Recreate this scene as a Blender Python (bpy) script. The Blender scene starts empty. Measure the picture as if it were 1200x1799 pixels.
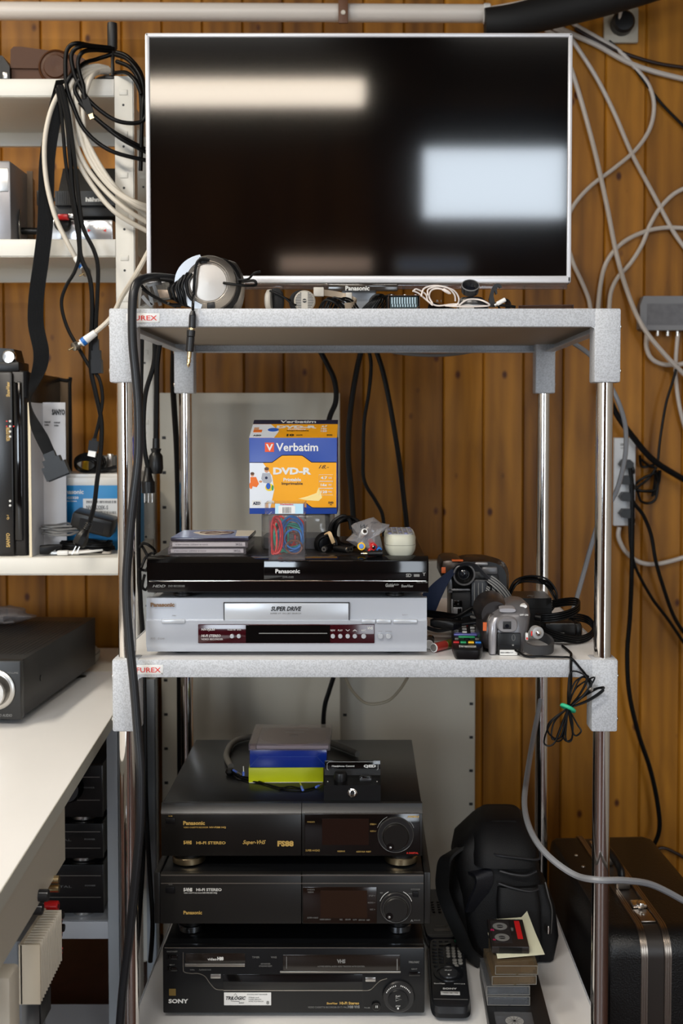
import bpy, bmesh, math, random
from mathutils import Vector, Matrix, Quaternion
R = math.radians
C = bpy.context.scene.collection
sc = bpy.context.scene
# ---------------------------------------------------------------- camera
F = 2000.0; PX, PY = 639.0, 827.0; PITCH = math.atan(80/2000.0); EYE = 1.25
cd = bpy.data.cameras.new('camera'); cam = bpy.data.objects.new('camera', cd); C.objects.link(cam)
cam.location = (0, 0, EYE); cam.rotation_euler = (math.pi/2-PITCH, 0, 0)
cd.sensor_fit = 'VERTICAL'; cd.sensor_height = 36; cd.lens = F/1799*36
cd.shift_x = (600-PX)/1799; cd.shift_y = -(899.5-PY)/1799
cd.dof.use_dof = True; cd.dof.focus_distance = 1.80; cd.dof.aperture_fstop = 5.0
sc.camera = cam
def ray(px, py):
    a = (px-PX)/F; b = (PY-py)/F; c, s = math.cos(PITCH), math.sin(PITCH)
    return Vector((a, c+b*s, -s+b*c))
def at(px, py, Y):
    d = ray(px, py); t = Y/d.y
    return Vector((d.x*t, Y, EYE+d.z*t))
def atz(px, py, Z):
    d = ray(px, py); t = (Z-EYE)/d.z
    return Vector((d.x*t, d.y*t, Z))
# ---------------------------------------------------------------- world, lights, exposure
sc.view_settings.view_transform = 'Standard'; sc.view_settings.look = 'None'
sc.view_settings.exposure = 0.0; sc.view_settings.gamma = 1
w = bpy.data.worlds.new('world'); sc.world = w; w.use_nodes = True
w.node_tree.nodes['Background'].inputs[0].default_value = (.55, .7, 1, 1)
w.node_tree.nodes['Background'].inputs[1].default_value = 0.25
def area(name, loc, rot, sx, sy, power, col):
    l = bpy.data.lights.new(name, 'AREA'); l.shape = 'RECTANGLE'; l.size = sx; l.size_y = sy
    l.energy = power; l.color = col
    o = bpy.data.objects.new(name, l); o.location = loc; o.rotation_euler = rot; C.objects.link(o); return o
area('added_ceiling_fill', (-.75, -.35, 2.81), (0, 0, 0), 1.2, .2, 49, (1, .96, .90))  # added fill lamp, unseen, brightens the front from above left
area('added_ceiling_fill', (.85, -.45, 2.81), (0, 0, 0), 1.0, .2, 13, (1, .96, .90))  # weaker added fill lamp above right, also unseen
area('added_ceiling_fill', (-1.6, 1.2, 2.81), (0, 0, R(90)), 1.2, .2, 38, (1, .91, .76))  # added warm fill lamp that lifts the desk and left wall
W1 = (.30, 1.10, 2.335, 2.745); W2 = (-2.3, -1.25, 1.0, 2.0); W3 = (.16, .58, 2.06, 2.16); W4 = (1.18, 1.8, .12, 2.0)  # second and fourth are added openings that carry fill light
area('window_and_fill_light', ((W1[0]+W1[1])/2, -2.26, (W1[2]+W1[3])/2), (R(90), 0, 0), W1[1]-W1[0], W1[3]-W1[2], 13, (.80, .90, 1))
area('window_and_fill_light', ((W2[0]+W2[1])/2, -2.26, (W2[2]+W2[3])/2), (R(90), 0, 0), W2[1]-W2[0], W2[3]-W2[2], 58, (.80, .90, 1))  # cool fill for the added second opening, out of view
area('added_door_fill', ((W4[0]+W4[1])/2, -2.26, (W4[2]+W4[3])/2), (R(90), 0, 0), W4[1]-W4[0], W4[3]-W4[2], 30, (.84, .92, 1))  # low fill from a glazed door added behind the camera
# ---------------------------------------------------------------- materials
def lin(c):
    def g(v):
        v /= 255.0
        return v/12.92 if v <= .04045 else ((v+.055)/1.055)**2.4
    return (g(c[0]), g(c[1]), g(c[2]), 1)
MC = {}
def M(name, col, rough=.5, metal=0, bump=0, bscale=200, var=0, vscale=8, coat=0, spec=.5, aniso=0):
    if name in MC: return MC[name]
    m = bpy.data.materials.new(name); m.use_nodes = True; nt = m.node_tree; N = nt.nodes; L = nt.links
    p = N['Principled BSDF']; c = lin(col)
    p.inputs['Base Color'].default_value = c; p.inputs['Roughness'].default_value = rough
    p.inputs['Metallic'].default_value = metal; p.inputs['Coat Weight'].default_value = coat
    p.inputs['Coat Roughness'].default_value = .08; p.inputs['Specular IOR Level'].default_value = spec
    tc = N.new('ShaderNodeTexCoord')
    if aniso: p.inputs['Anisotropic'].default_value = aniso
    nz = N.new('ShaderNodeTexNoise'); nz.inputs['Scale'].default_value = vscale; nz.inputs['Detail'].default_value = 5
    L.new(tc.outputs['Object'], nz.inputs['Vector'])
    mx = N.new('ShaderNodeMix'); mx.data_type = 'RGBA'
    v = var if var else .04
    mx.inputs['A'].default_value = tuple(x*(1-v) for x in c[:3])+(1,)
    mx.inputs['B'].default_value = tuple(min(1, x*(1+v)) for x in c[:3])+(1,)
    L.new(nz.outputs['Fac'], mx.inputs['Factor']); L.new(mx.outputs['Result'], p.inputs['Base Color'])
    if bump:
        n2 = N.new('ShaderNodeTexNoise'); n2.inputs['Scale'].default_value = bscale; n2.inputs['Detail'].default_value = 3
        L.new(tc.outputs['Object'], n2.inputs['Vector'])
        b = N.new('ShaderNodeBump'); b.inputs['Strength'].default_value = bump; b.inputs['Distance'].default_value = .001
        L.new(n2.outputs['Fac'], b.inputs['Height']); L.new(b.outputs['Normal'], p.inputs['Normal'])
    MC[name] = m; return m
def emit(name, col, s):
    m = bpy.data.materials.new(name); m.use_nodes = True; nt = m.node_tree
    p = nt.nodes['Principled BSDF']; p.inputs['Base Color'].default_value = lin(col)
    p.inputs['Emission Color'].default_value = lin(col); p.inputs['Emission Strength'].default_value = s
    return m
def clear(name, col=(255, 255, 255), tint=.9, rough=.05, haze=.0, hcol=(200, 200, 200)):
    m = bpy.data.materials.new(name); m.use_nodes = True; nt = m.node_tree; N = nt.nodes; L = nt.links
    out = N['Material Output']; N.remove(N['Principled BSDF'])
    tr = N.new('ShaderNodeBsdfTransparent'); c = lin(col); tr.inputs[0].default_value = tuple(x*tint for x in c[:3])+(1,)
    gl = N.new('ShaderNodeBsdfGlossy'); gl.inputs['Roughness'].default_value = rough
    lw = N.new('ShaderNodeLayerWeight'); lw.inputs[0].default_value = .5
    pw = N.new('ShaderNodeMath'); pw.operation = 'POWER'; L.new(lw.outputs['Facing'], pw.inputs[0]); pw.inputs[1].default_value = 4.0
    fr = N.new('ShaderNodeMath'); fr.operation = 'MULTIPLY_ADD'; L.new(pw.outputs[0], fr.inputs[0]); fr.inputs[1].default_value = .7; fr.inputs[2].default_value = .035
    mx = N.new('ShaderNodeMixShader'); L.new(fr.outputs[0], mx.inputs[0]); L.new(tr.outputs[0], mx.inputs[1]); L.new(gl.outputs[0], mx.inputs[2])
    last = mx
    if haze:
        di = N.new('ShaderNodeBsdfDiffuse'); di.inputs[0].default_value = lin(hcol)
        m2 = N.new('ShaderNodeMixShader'); m2.inputs[0].default_value = haze
        L.new(mx.outputs[0], m2.inputs[1]); L.new(di.outputs[0], m2.inputs[2]); last = m2
    L.new(last.outputs[0], out.inputs[0]); return m
def wood(name, plank, axis='X', dark=(100, 60, 12), light=(182, 122, 36), rough=.42, knots=True):
    m = bpy.data.materials.new(name); m.use_nodes = True; nt = m.node_tree; N = nt.nodes; L = nt.links
    p = N['Principled BSDF']; p.inputs['Roughness'].default_value = rough; p.inputs['Specular IOR Level'].default_value = .22
    tc = N.new('ShaderNodeTexCoord'); sp = N.new('ShaderNodeSeparateXYZ'); L.new(tc.outputs['Object'], sp.inputs[0])
    def math_(op, a, b=None):
        n = N.new('ShaderNodeMath'); n.operation = op
        for i, v in enumerate((a, b)):
            if v is None: continue
            if isinstance(v, (int, float)): n.inputs[i].default_value = v
            else: L.new(v, n.inputs[i])
        return n.outputs[0]
    ax = sp.outputs[axis]
    idx = math_('FLOOR', math_('DIVIDE', ax, plank))
    wn = N.new('ShaderNodeTexWhiteNoise'); wn.noise_dimensions = '1D'; L.new(idx, wn.inputs['W'])
    off = math_('MULTIPLY', wn.outputs['Value'], 17.3)
    long = sp.outputs['Z'] if axis != 'Z' else sp.outputs['X']
    cb = N.new('ShaderNodeCombineXYZ')
    L.new(math_('ADD', ax, off), cb.inputs[0]); L.new(math_('ADD', math_('MULTIPLY', long, .13), off), cb.inputs[1])
    if axis == 'Z' : pass
    nz = N.new('ShaderNodeTexNoise'); nz.inputs['Scale'].default_value = 22; nz.inputs['Detail'].default_value = 6; nz.inputs['Distortion'].default_value = .6
    L.new(cb.outputs[0], nz.inputs['Vector'])
    wv = N.new('ShaderNodeTexWave'); wv.inputs['Scale'].default_value = 9; wv.inputs['Distortion'].default_value = 7; wv.inputs['Detail'].default_value = 2
    wv.inputs['Detail Scale'].default_value = .7
    L.new(cb.outputs[0], wv.inputs['Vector'])
    f = math_('ADD', math_('MULTIPLY', nz.outputs['Fac'], .65), math_('MULTIPLY', wv.outputs['Fac'], .10))
    f = math_('ADD', f, math_('MULTIPLY', wn.outputs['Value'], .30))
    rp = N.new('ShaderNodeValToRGB'); rp.color_ramp.elements[0].position = .28; rp.color_ramp.elements[1].position = .80
    rp.color_ramp.elements[0].color = lin(dark); rp.color_ramp.elements[1].color = lin(light)
    L.new(f, rp.inputs[0]); res = rp.outputs[0]
    if knots:
        cb2 = N.new('ShaderNodeCombineXYZ')
        L.new(math_('ADD', math_('MULTIPLY', ax, 14), off), cb2.inputs[0]); L.new(math_('MULTIPLY', long, 9), cb2.inputs[1])
        vo = N.new('ShaderNodeTexVoronoi'); vo.inputs['Scale'].default_value = 1.0; L.new(cb2.outputs[0], vo.inputs['Vector'])
        r2 = N.new('ShaderNodeValToRGB'); r2.color_ramp.elements[0].position = .05; r2.color_ramp.elements[1].position = .12
        L.new(vo.outputs['Distance'], r2.inputs[0])
        mx = N.new('ShaderNodeMix'); mx.data_type = 'RGBA'; mx.inputs['A'].default_value = lin((78, 38, 12))
        L.new(r2.outputs[0], mx.inputs['Factor']); L.new(res, mx.inputs['B']); res = mx.outputs['Result']
    L.new(res, p.inputs['Base Color'])
    if 'dark' in name or 'brown' in name: p.inputs['Specular IOR Level'].default_value = 0; p.inputs['Roughness'].default_value = .9
    return m
def speckle(name, col, amt=.22, scale=420, rough=.42, bump=.35):
    m = bpy.data.materials.new(name); m.use_nodes = True; nt = m.node_tree; N = nt.nodes; L = nt.links
    p = N['Principled BSDF']; p.inputs['Roughness'].default_value = rough
    tc = N.new('ShaderNodeTexCoord'); v = N.new('ShaderNodeTexNoise'); v.inputs['Scale'].default_value = scale; v.inputs['Detail'].default_value = 2
    L.new(tc.outputs['Object'], v.inputs['Vector'])
    rp = N.new('ShaderNodeValToRGB'); c = lin(col)
    rp.color_ramp.elements[0].position = .35; rp.color_ramp.elements[1].position = .6
    rp.color_ramp.elements[0].color = tuple(x*(1-amt*1.6) for x in c[:3])+(1,); rp.color_ramp.elements[1].color = c
    L.new(v.outputs['Fac'], rp.inputs[0]); L.new(rp.outputs[0], p.inputs['Base Color'])
    b = N.new('ShaderNodeBump'); b.inputs['Strength'].default_value = bump; b.inputs['Distance'].default_value = .0008
    L.new(v.outputs['Fac'], b.inputs['Height']); L.new(b.outputs['Normal'], p.inputs['Normal']); return m
# palette
hammer = speckle('grey_hammertone_paint', (197, 200, 205), .16, 460)
chrome = M('chrome', (225, 222, 218), .10, 1)
steel = M('brushed_steel', (190, 188, 184), .28, 1, .1, 900)
nickel = M('dull_nickel', (170, 166, 158), .35, 1)
brass = M('gold_plating', (226, 202, 156), .25, 1)
white_metal = M('white_enamel', (226, 223, 214), .38)
grey_metal = M('grey_enamel', (158, 163, 168), .4)
board_white = M('white_laminate', (234, 233, 232), .32, var=.03)
board_beige = M('raw_board_underside', (170, 158, 142), .6)
panel_grey = M('pale_panel_paint', (186, 181, 168), .45, var=.05, vscale=3)
black_cable = M('black_cable_rubber', (6, 6, 7), .42, spec=.2)
grey_cable = M('grey_cable_vinyl', (112, 112, 112), .45)
ivory_cable = M('ivory_cable_vinyl', (206, 198, 184), .42)
white_cable = M('white_cable_vinyl', (196, 188, 180), .42)
black_plastic = M('black_plastic', (12, 12, 13), .36, bump=.12, bscale=900, spec=.38)
black_satin = M('black_satin_metal', (22, 22, 23), .3, bump=.05, bscale=900)
black_gloss = M('black_gloss_plastic', (9, 9, 10), .07)
dark_grey = M('charcoal_plastic', (18, 18, 20), .42, spec=.2)
mid_grey = M('mid_grey_plastic', (105, 104, 102), .4)
silver_pl = M('silver_plastic', (186, 190, 196), .3, .25)
silver_dk = M('darker_silver_plastic', (150, 153, 158), .3, .3)
white_pl = M('white_plastic', (226, 226, 224), .35)
ink_white = M('white_lettering', (215, 215, 212), .5)
ink_gold = M('gold_lettering', (192, 158, 86), .45)
ink_grey = M('grey_lettering', (120, 120, 118), .5)
ink_black = M('black_lettering', (20, 20, 22), .5)
ink_red = M('red_lettering', (214, 44, 34), .5)
red_pl = M('red_plastic', (190, 28, 30), .3)
blue_pl = M('blue_plastic', (24, 104, 186), .3)
green_pl = M('green_plastic', (30, 150, 90), .35)
yellow_pl = M('yellow_plastic', (230, 180, 30), .35)
paper = M('white_paper', (222, 220, 214), .7)

# ---------------------------------------------------------------- mesh builder
def spline(pts, n=8, closed=False):
    pts = [Vector(p) for p in pts]
    if len(pts) < 3 and not closed: return pts
    out = []; k = len(pts)
    rng = range(k) if closed else range(k-1)
    for i in rng:
        if closed: p0, p1, p2, p3 = pts[(i-1) % k], pts[i], pts[(i+1) % k], pts[(i+2) % k]
        else: p0, p1, p2, p3 = pts[max(i-1, 0)], pts[i], pts[i+1], pts[min(i+2, k-1)]
        for j in range(n):
            t = j/n
            out.append(.5*((2*p1)+(p2-p0)*t+(2*p0-5*p1+4*p2-p3)*t*t+(3*p1-p0-3*p2+p3)*t*t*t))
    if not closed: out.append(pts[-1])
    return out
SUB = {'button': ('front_panel',), 'key': ('case', 'body', 'keypad_face'), 'rocker': ('case',), 'eyepiece_lens': ('eyepiece',), 'lens': ('lens_ring',), 'side_screw': ('casing',), 'zip_pull': ('right_pocket',), 'brand_tab': ('front_pocket',), 'rating_label': ('battery_bay',), 'lid_piping': ('lid',), 'pocket_flap': ('side_pocket',), 'screw': ('case',), 'rivet': ('left_shell',), 'hinge_pin': ('case',), 'vent_top': ('casing',), 'socket_plate': ('body',)}
class B:
    def __init__(s, name, parent=None, mat=None, label=None, world=False, kind=None):
        s.name = name; s.parent = parent; s.bm = bmesh.new(); s.mats = []; s.label = label; s.world = world; s.kind = kind
        s.X = Matrix.Identity(4); s.cur = 0
        if mat: s.m(mat)
    def m(s, mat):
        if mat not in s.mats: s.mats.append(mat)
        s.cur = s.mats.index(mat); return s
    def x(s, loc=(0, 0, 0), rot=(0, 0, 0)):
        from mathutils import Euler
        s.X = Matrix.Translation(loc) @ Euler(tuple(R(a) for a in rot)).to_matrix().to_4x4(); return s
    def _fin(s, vs, fs):
        for v in vs: v.co = s.X @ v.co
        for f in fs: f.material_index = s.cur; f.smooth = True
    def box(s, x0, x1, y0, y1, z0, z1, bev=0, seg=2, vert_only=False):
        bm = bmesh.new(); r = bmesh.ops.create_cube(bm, size=1)
        for v in bm.verts:
            v.co = Vector(((x0+x1)/2+v.co.x*(x1-x0), (y0+y1)/2+v.co.y*(y1-y0), (z0+z1)/2+v.co.z*(z1-z0)))
        if bev:
            ed = [e for e in bm.edges if (not vert_only) or abs((e.verts[0].co-e.verts[1].co).z) > 1e-9]
            bev = min(bev, .49*min(x1-x0, y1-y0, *((z1-z0,) if not vert_only else ())))
            bmesh.ops.bevel(bm, geom=ed, offset=bev, segments=seg, affect='EDGES', profile=.5)
        s._merge(bm); return s
    def _merge(s, bm):
        mp = {}; vs = []; fs = []
        for v in bm.verts: nv = s.bm.verts.new(v.co); mp[v] = nv; vs.append(nv)
        for f in bm.faces:
            try: fs.append(s.bm.faces.new([mp[v] for v in f.verts]))
            except ValueError: pass
        bm.free(); s._fin(vs, fs)
    def ring(s, rings, closed=False, cap=True):
        vs = [[s.bm.verts.new(p) for p in r] for r in rings]; fs = []
        n = len(vs[0]); K = len(vs)
        for i in range(K if closed else K-1):
            a, b = vs[i], vs[(i+1) % K]
            for j in range(n):
                try: fs.append(s.bm.faces.new((a[j], a[(j+1) % n], b[(j+1) % n], b[j])))
                except ValueError: pass
        if cap and not closed:
            for r in (vs[0][::-1], vs[-1]):
                try: fs.append(s.bm.faces.new(r))
                except ValueError: pass
        s._fin([v for r in vs for v in r], fs); return s
    def tube(s, pts, r, seg=8, sm=8, closed=False, flat=1.0, up=None):
        P = spline(pts, sm, closed) if sm else [Vector(p) for p in pts]
        Q = [P[0]]
        for p in P[1:]:
            if (p-Q[-1]).length > 1e-5: Q.append(p)
        P = Q
        if closed and (P[0]-P[-1]).length < 1e-5: P.pop()
        K = len(P); rings = []
        t0 = (P[1]-P[0]).normalized()
        u = Vector(up) if up else (Vector((0, 0, 1)) if abs(t0.z) < .9 else Vector((1, 0, 0)))
        u = (u-t0*u.dot(t0)).normalized()
        for i, p in enumerate(P):
            if closed: t = (P[(i+1) % K]-P[i-1]).normalized()
            else: t = (P[min(i+1, K-1)]-P[max(i-1, 0)]).normalized()
            if up: u = Vector(up)
            u = u-t*u.dot(t)
            if u.length < 1e-6: u = t.orthogonal()
            u.normalize()
            v = t.cross(u); rr = r(i/(K-1)) if callable(r) else r
            rings.append([p+(u*math.cos(a)*rr*flat+v*math.sin(a)*rr) for a in [2*math.pi*k/seg for k in range(seg)]])
        return s.ring(rings, closed=closed)
    def cyl(s, p0, p1, r, seg=20, r1=None, bev=0):
        p0, p1 = Vector(p0), Vector(p1); d = (p1-p0); l = d.length; d.normalize()
        u = d.orthogonal().normalized(); v = d.cross(u); r1 = r if r1 is None else r1
        prof = [(0, r), (l, r1)] if not bev else [(0, r-bev), (bev, r), (l-bev, r1), (l, r1-bev)]
        return s.ring([[p0+d*h+(u*math.cos(a)+v*math.sin(a))*q for a in [2*math.pi*k/seg for k in range(seg)]] for h, q in prof])
    def lathe(s, prof, p=(0, 0, 0), axis=(0, 0, 1), seg=32, cap=True):
        p = Vector(p); d = Vector(axis).normalized(); u = d.orthogonal().normalized(); v = d.cross(u)
        return s.ring([[p+d*h+(u*math.cos(a)+v*math.sin(a))*max(q, 1e-5) for a in [2*math.pi*k/seg for k in range(seg)]] for q, h in prof], cap=cap)
    def prism(s, poly, h0, h1, plane='xy'):
        def g(a, b, h):
            return Vector((a, b, h)) if plane == 'xy' else (Vector((a, h, b)) if plane == 'xz' else Vector((h, a, b)))
        return s.ring([[g(a, b, h0) for a, b in poly], [g(a, b, h1) for a, b in poly]])
    def loft(s, secs, seg=32, axis='z'):
        # secs: (h, ca, cb, ra, rb, e) superellipse sections along the axis
        def g(a, b, h): return Vector((a, b, h)) if axis == 'z' else (Vector((a, h, b)) if axis == 'y' else Vector((h, a, b)))
        rs = []
        for h, ca, cb, ra, rb, e in secs:
            r = []
            for k in range(seg):
                t = 2*math.pi*k/seg; c, n = math.cos(t), math.sin(t)
                r.append(g(ca+ra*math.copysign(abs(c)**(2/e), c), cb+rb*math.copysign(abs(n)**(2/e), n), h))
            rs.append(r)
        return s.ring(rs)
    def strip(s, pts, w, th, sm=6, wdir=None):
        """flat band along pts; wdir is one width direction or one per point"""
        P = spline(pts, sm); K = len(P); rings = []
        for i, p in enumerate(P):
            t = (P[min(i+1, K-1)]-P[max(i-1, 0)]).normalized()
            if wdir is None: wd = Vector((1, 0, 0))
            elif isinstance(wdir, list):
                f = i/(K-1)*(len(wdir)-1); k = min(int(f), len(wdir)-2); wd = Vector(wdir[k]).lerp(Vector(wdir[k+1]), f-k)
            else: wd = Vector(wdir)
            wd = (wd-t*wd.dot(t)).normalized(); n = t.cross(wd); ww = w(i/(K-1)) if callable(w) else w
            rings.append([p+wd*ww/2+n*th/2, p+wd*ww/2-n*th/2, p-wd*ww/2-n*th/2, p-wd*ww/2+n*th/2])
        return s.ring(rings)
    def quad(s, a, b, c, d, th=None):
        vs = [s.bm.verts.new(p) for p in (a, b, c, d)]; s._fin(vs, [s.bm.faces.new(vs)]); return s
    def text(s, body, cx, cz, h, y=0, wid=None, bold=0.0, shear=0, plane='xz', ex=.00015, align='CENTER', flip=False):
        """lettering on the plane y=const facing -y (plane xz), or z=const facing +z (plane xy)"""
        cu = bpy.data.curves.new('t', 'FONT'); cu.body = body; cu.size = 1; cu.align_x = 'LEFT'; cu.shear = shear
        cu.offset = bold; cu.extrude = .5; cu.resolution_u = 2
        o = bpy.data.objects.new('t', cu); C.objects.link(o)
        dg = bpy.context.evaluated_depsgraph_get(); me = bpy.data.meshes.new_from_object(o.evaluated_get(dg))
        bpy.data.objects.remove(o); bpy.data.curves.remove(cu)
        if not me.vertices: return s
        xs = [v.co.x for v in me.vertices]; ys = [v.co.y for v in me.vertices]
        x0, x1, y0, y1 = min(xs), max(xs), min(ys), max(ys)
        k = h/(y1-y0); kx = (wid/(x1-x0)) if wid else k
        bm = bmesh.new(); bm.from_mesh(me); bpy.data.meshes.remove(me)
        for v in bm.verts:
            a = (v.co.x-(x0 if align == 'LEFT' else (x0+x1)/2))*kx; b = (v.co.y-(y0+y1)/2)*k; c = v.co.z*ex
            if flip: a, b = -a, -b
            v.co = Vector((cx+a, y-c, cz+b)) if plane == 'xz' else Vector((cx+a, cz+b, y+c))
        s._merge(bm); return s
    def done(s, origin=None):
        if s.name in ('lettering', 'seams', 'trim_line') and s.parent:      # marks on a face belong to that face's mesh
            host = [o for o in bpy.data.objects if o.parent == s.parent and o.name.split('.')[0] == 'front_panel'][0]
            me = host.data; ms = list(me.materials); bm0 = bmesh.new(); bm0.from_mesh(me)
            for mt_ in s.mats:
                if mt_ not in ms: ms.append(mt_); me.materials.append(mt_)
            s.bm.transform(s.parent.matrix_basis.inverted()); mp = {}
            for v in s.bm.verts: mp[v] = bm0.verts.new(v.co)
            for f in s.bm.faces:
                nf = bm0.faces.new([mp[v] for v in f.verts]); nf.material_index = ms.index(s.mats[f.material_index]); nf.smooth = True
            bmesh.ops.recalc_face_normals(bm0, faces=bm0.faces); bm0.to_mesh(me); bm0.free(); s.bm.free()
            me.set_sharp_from_angle(angle=R(38)); return host
        me = bpy.data.meshes.new(s.name)
        bmesh.ops.recalc_face_normals(s.bm, faces=s.bm.faces)
        par = s.parent
        if par is None:
            if origin is None and s.bm.verts:
                xs = [v.co.x for v in s.bm.verts]; ys = [v.co.y for v in s.bm.verts]; zs = [v.co.z for v in s.bm.verts]
                origin = Vector(((min(xs)+max(xs))/2, (min(ys)+max(ys))/2, min(zs)))
            T_ = Matrix.Translation(-Vector(origin)); loc = Vector(origin)
        else:
            T_ = Matrix.Identity(4); loc = Vector((0, 0, 0))
            if s.world:
                r = par; mt = Matrix.Identity(4)
                while r: mt = r.matrix_basis @ mt; r = r.parent
                T_ = mt.inverted()
        s.bm.transform(T_); s.bm.to_mesh(me); s.bm.free()
        for m in s.mats: me.materials.append(m)
        me.set_sharp_from_angle(angle=R(38))
        o = bpy.data.objects.new(s.name, me); C.objects.link(o); o.location = loc
        if par:
            o.parent = par
            if not par.parent:                      # small pieces hang under the part that carries them
                for h in SUB.get(s.name, ()):
                    hs = [x for x in par.children if x.name.split('.')[0] == h and x != o]
                    if hs: o.parent = hs[-1]; break
        if s.label: o['label'] = s.label
        if s.kind: o['kind'] = s.kind
        return o
def tag(o, label, cat, group=None, kind=None):
    o['label'] = label; o['category'] = cat
    if group: o['group'] = group
    if kind: o['kind'] = kind
    return o
def struct(o): o['kind'] = 'structure'; return o
def thing(name, label, cat, loc=(0, 0, 0), rz=0, group=None, rx=0, ry=0):
    o = bpy.data.objects.new(name, None); C.objects.link(o); o.empty_display_size = .02
    o.location = loc; o.rotation_euler = (R(rx), R(ry), R(rz)); tag(o, label, cat, group); return o
def copy_tree(o, parent=None):
    c = o.copy(); C.objects.link(c)
    if parent: c.parent = parent
    for ch in [x for x in bpy.data.objects if x.parent == o]: copy_tree(ch, c)
    return c
def cable(name, label, pts, r, mat, group=None, seg=8, sm=8, closed=False, cat='cable'):
    """points are (px, py, Y) or Vector"""
    P = [p if isinstance(p, Vector) else at(*p) for p in pts]
    b = B(name, None, mat); b.tube(P, r, seg, sm, closed); o = b.done(); return tag(o, label, cat, group)
YF = 1.705                                   # front of the trolley
ZT = at(640, 542, YF).z; ZM = at(640, 1159, YF).z; ZB = at(500, 1789, 1.83).z
# ---------------------------------------------------------------- room
WY = 2.75; XL, XR, YB, ZC = -2.6, 1.9, -2.2, 2.90; PW = .0962
pine = wood('pine_panelling', PW)
pine_side = wood('pine_panelling_side', PW, 'Y')
pine_ceil = wood('dark_pine_boards', PW, 'X', (36, 22, 10), (60, 38, 18))
pine_dark = wood('brown_stained_boards', PW, 'X', (52, 32, 16), (84, 56, 30))
floor_m = M('dark_brown_floor', (58, 26, 14), .55, var=.5, vscale=30)
def panelling(name, u0, u1, z0, z1, mk, mat):
    b = B(name, None, mat); n = int(math.ceil((u1-u0)/PW)); k0 = math.floor(u0/PW)
    g = .0035; d = .005
    prof = []
    for k in range(k0, k0+n+2):
        a = k*PW; prof += [(a, d), (a+g, 0), (a+PW-g, 0)]
    prof = [(min(max(u, u0), u1), v) for u, v in prof]
    vs0 = [b.bm.verts.new(mk(u, v, z0)) for u, v in prof]; vs1 = [b.bm.verts.new(mk(u, v, z1)) for u, v in prof]
    fs = []
    for i in range(len(prof)-1):
        if prof[i+1][0]-prof[i][0] < 1e-7: continue
        fs.append(b.bm.faces.new((vs0[i], vs0[i+1], vs1[i+1], vs1[i])))
    for f in fs: f.smooth = False
    o = b.done(Vector((0, 0, 0))); return struct(o)
panelling('wall_back', XL, XR, 0, ZC, lambda u, v, z: Vector((u, WY+v, z)), pine)
plaster = M('grey_plaster', (176, 172, 166), .8, bump=.2, bscale=60)
b = B('wall_left', None, plaster); b.box(XL-.1, XL, YB-.1, WY+.1, 0, ZC); struct(b.done())
b = B('wall_right', None, plaster); b.box(XR, XR+.1, YB-.1, WY+.1, 0, ZC); struct(b.done())
b = B('floor', None, floor_m); b.box(XL-.1, XR+.1, YB-.1, WY+.1, -.06, 0); struct(b.done())
b = B('ceiling', None, pine_ceil); b.box(XL-.1, XR+.1, YB-.1, WY+.1, ZC, ZC+.06); struct(b.done())
# wall behind the camera with its windows and two openings added for fill light
b = B('wall_front', None, pine_dark)
def wall_holes(b, x0, x1, z0, z1, y0, y1, holes):
    xs = sorted({x0, x1, *[h[0] for h in holes], *[h[1] for h in holes]})
    for a, c in zip(xs, xs[1:]):
        zz = z0
        for h in sorted([h for h in holes if h[0] <= a+1e-6 and h[1] >= c-1e-6], key=lambda h: h[2]):
            b.box(a, c, y0, y1, zz, h[2]); zz = h[3]
        b.box(a, c, y0, y1, zz, z1)
wall_holes(b, XL-.1, XR+.1, 0, ZC, YB-.1, YB, [W1, W2, W3, W4])
struct(b.done())
for i, (x0, x1, z0, z1) in enumerate((W1, W2, W3, W4)):  # second and fourth frames line the added fill openings
    b = B('window_%d' % (i+1), None, white_pl); t = .022
    b.box(x0, x1, YB-.05, YB-.01, z0, z0+t); b.box(x0, x1, YB-.05, YB-.01, z1-t, z1); b.box(x0, x0+t, YB-.05, YB-.01, z0, z1); b.box(x1-t, x1, YB-.05, YB-.01, z0, z1)
    if i == 2: b.m(emit('overcast_sky_glow', (150, 165, 190), 1.2)); b.box(x0, x1, YB-.09, YB-.08, z0, z1)
    struct(b.done())
def fixture(loc, lx, ly, lab, e=5.0):
    t = thing('ceiling_light', lab, 'lamp', loc)
    b = B('housing', t, white_pl); b.box(-lx/2, lx/2, -ly/2, ly/2, -.04, -.0, .006); b.done()
    b = B('diffuser', t, emit('lamp_glow', (255, 240, 220), e)); b.box(-lx/2+.02, lx/2-.02, -ly/2+.02, ly/2-.02, -.08, -.04, .01); b.done()
fixture((-.54, -1.62, ZC), 1.12, .34, 'white ceiling light mirrored in the television screen', 15)
fixture((-.75, -.35, ZC), 1.26, .24, 'long white ceiling light added as fill above the viewer, left', 6)
fixture((.85, -.45, ZC), 1.06, .24, 'white ceiling light added as fill above the viewer, right', 3)
fixture((-1.6, 1.2, ZC), .24, 1.26, 'long white ceiling light added as fill above the desk', 4)
t = thing('wall_light', 'small white strip light on the wall behind the viewer', 'lamp', (-.2, YB, 2.1))
b = B('housing', t, white_pl); b.box(-.25, .25, 0, .03, -.045, .045, .004); b.done()
b = B('diffuser', t, emit('strip_glow', (255, 225, 205), 1.3)); b.box(-.235, .235, .03, .045, -.035, .035, .004); b.done()
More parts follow.
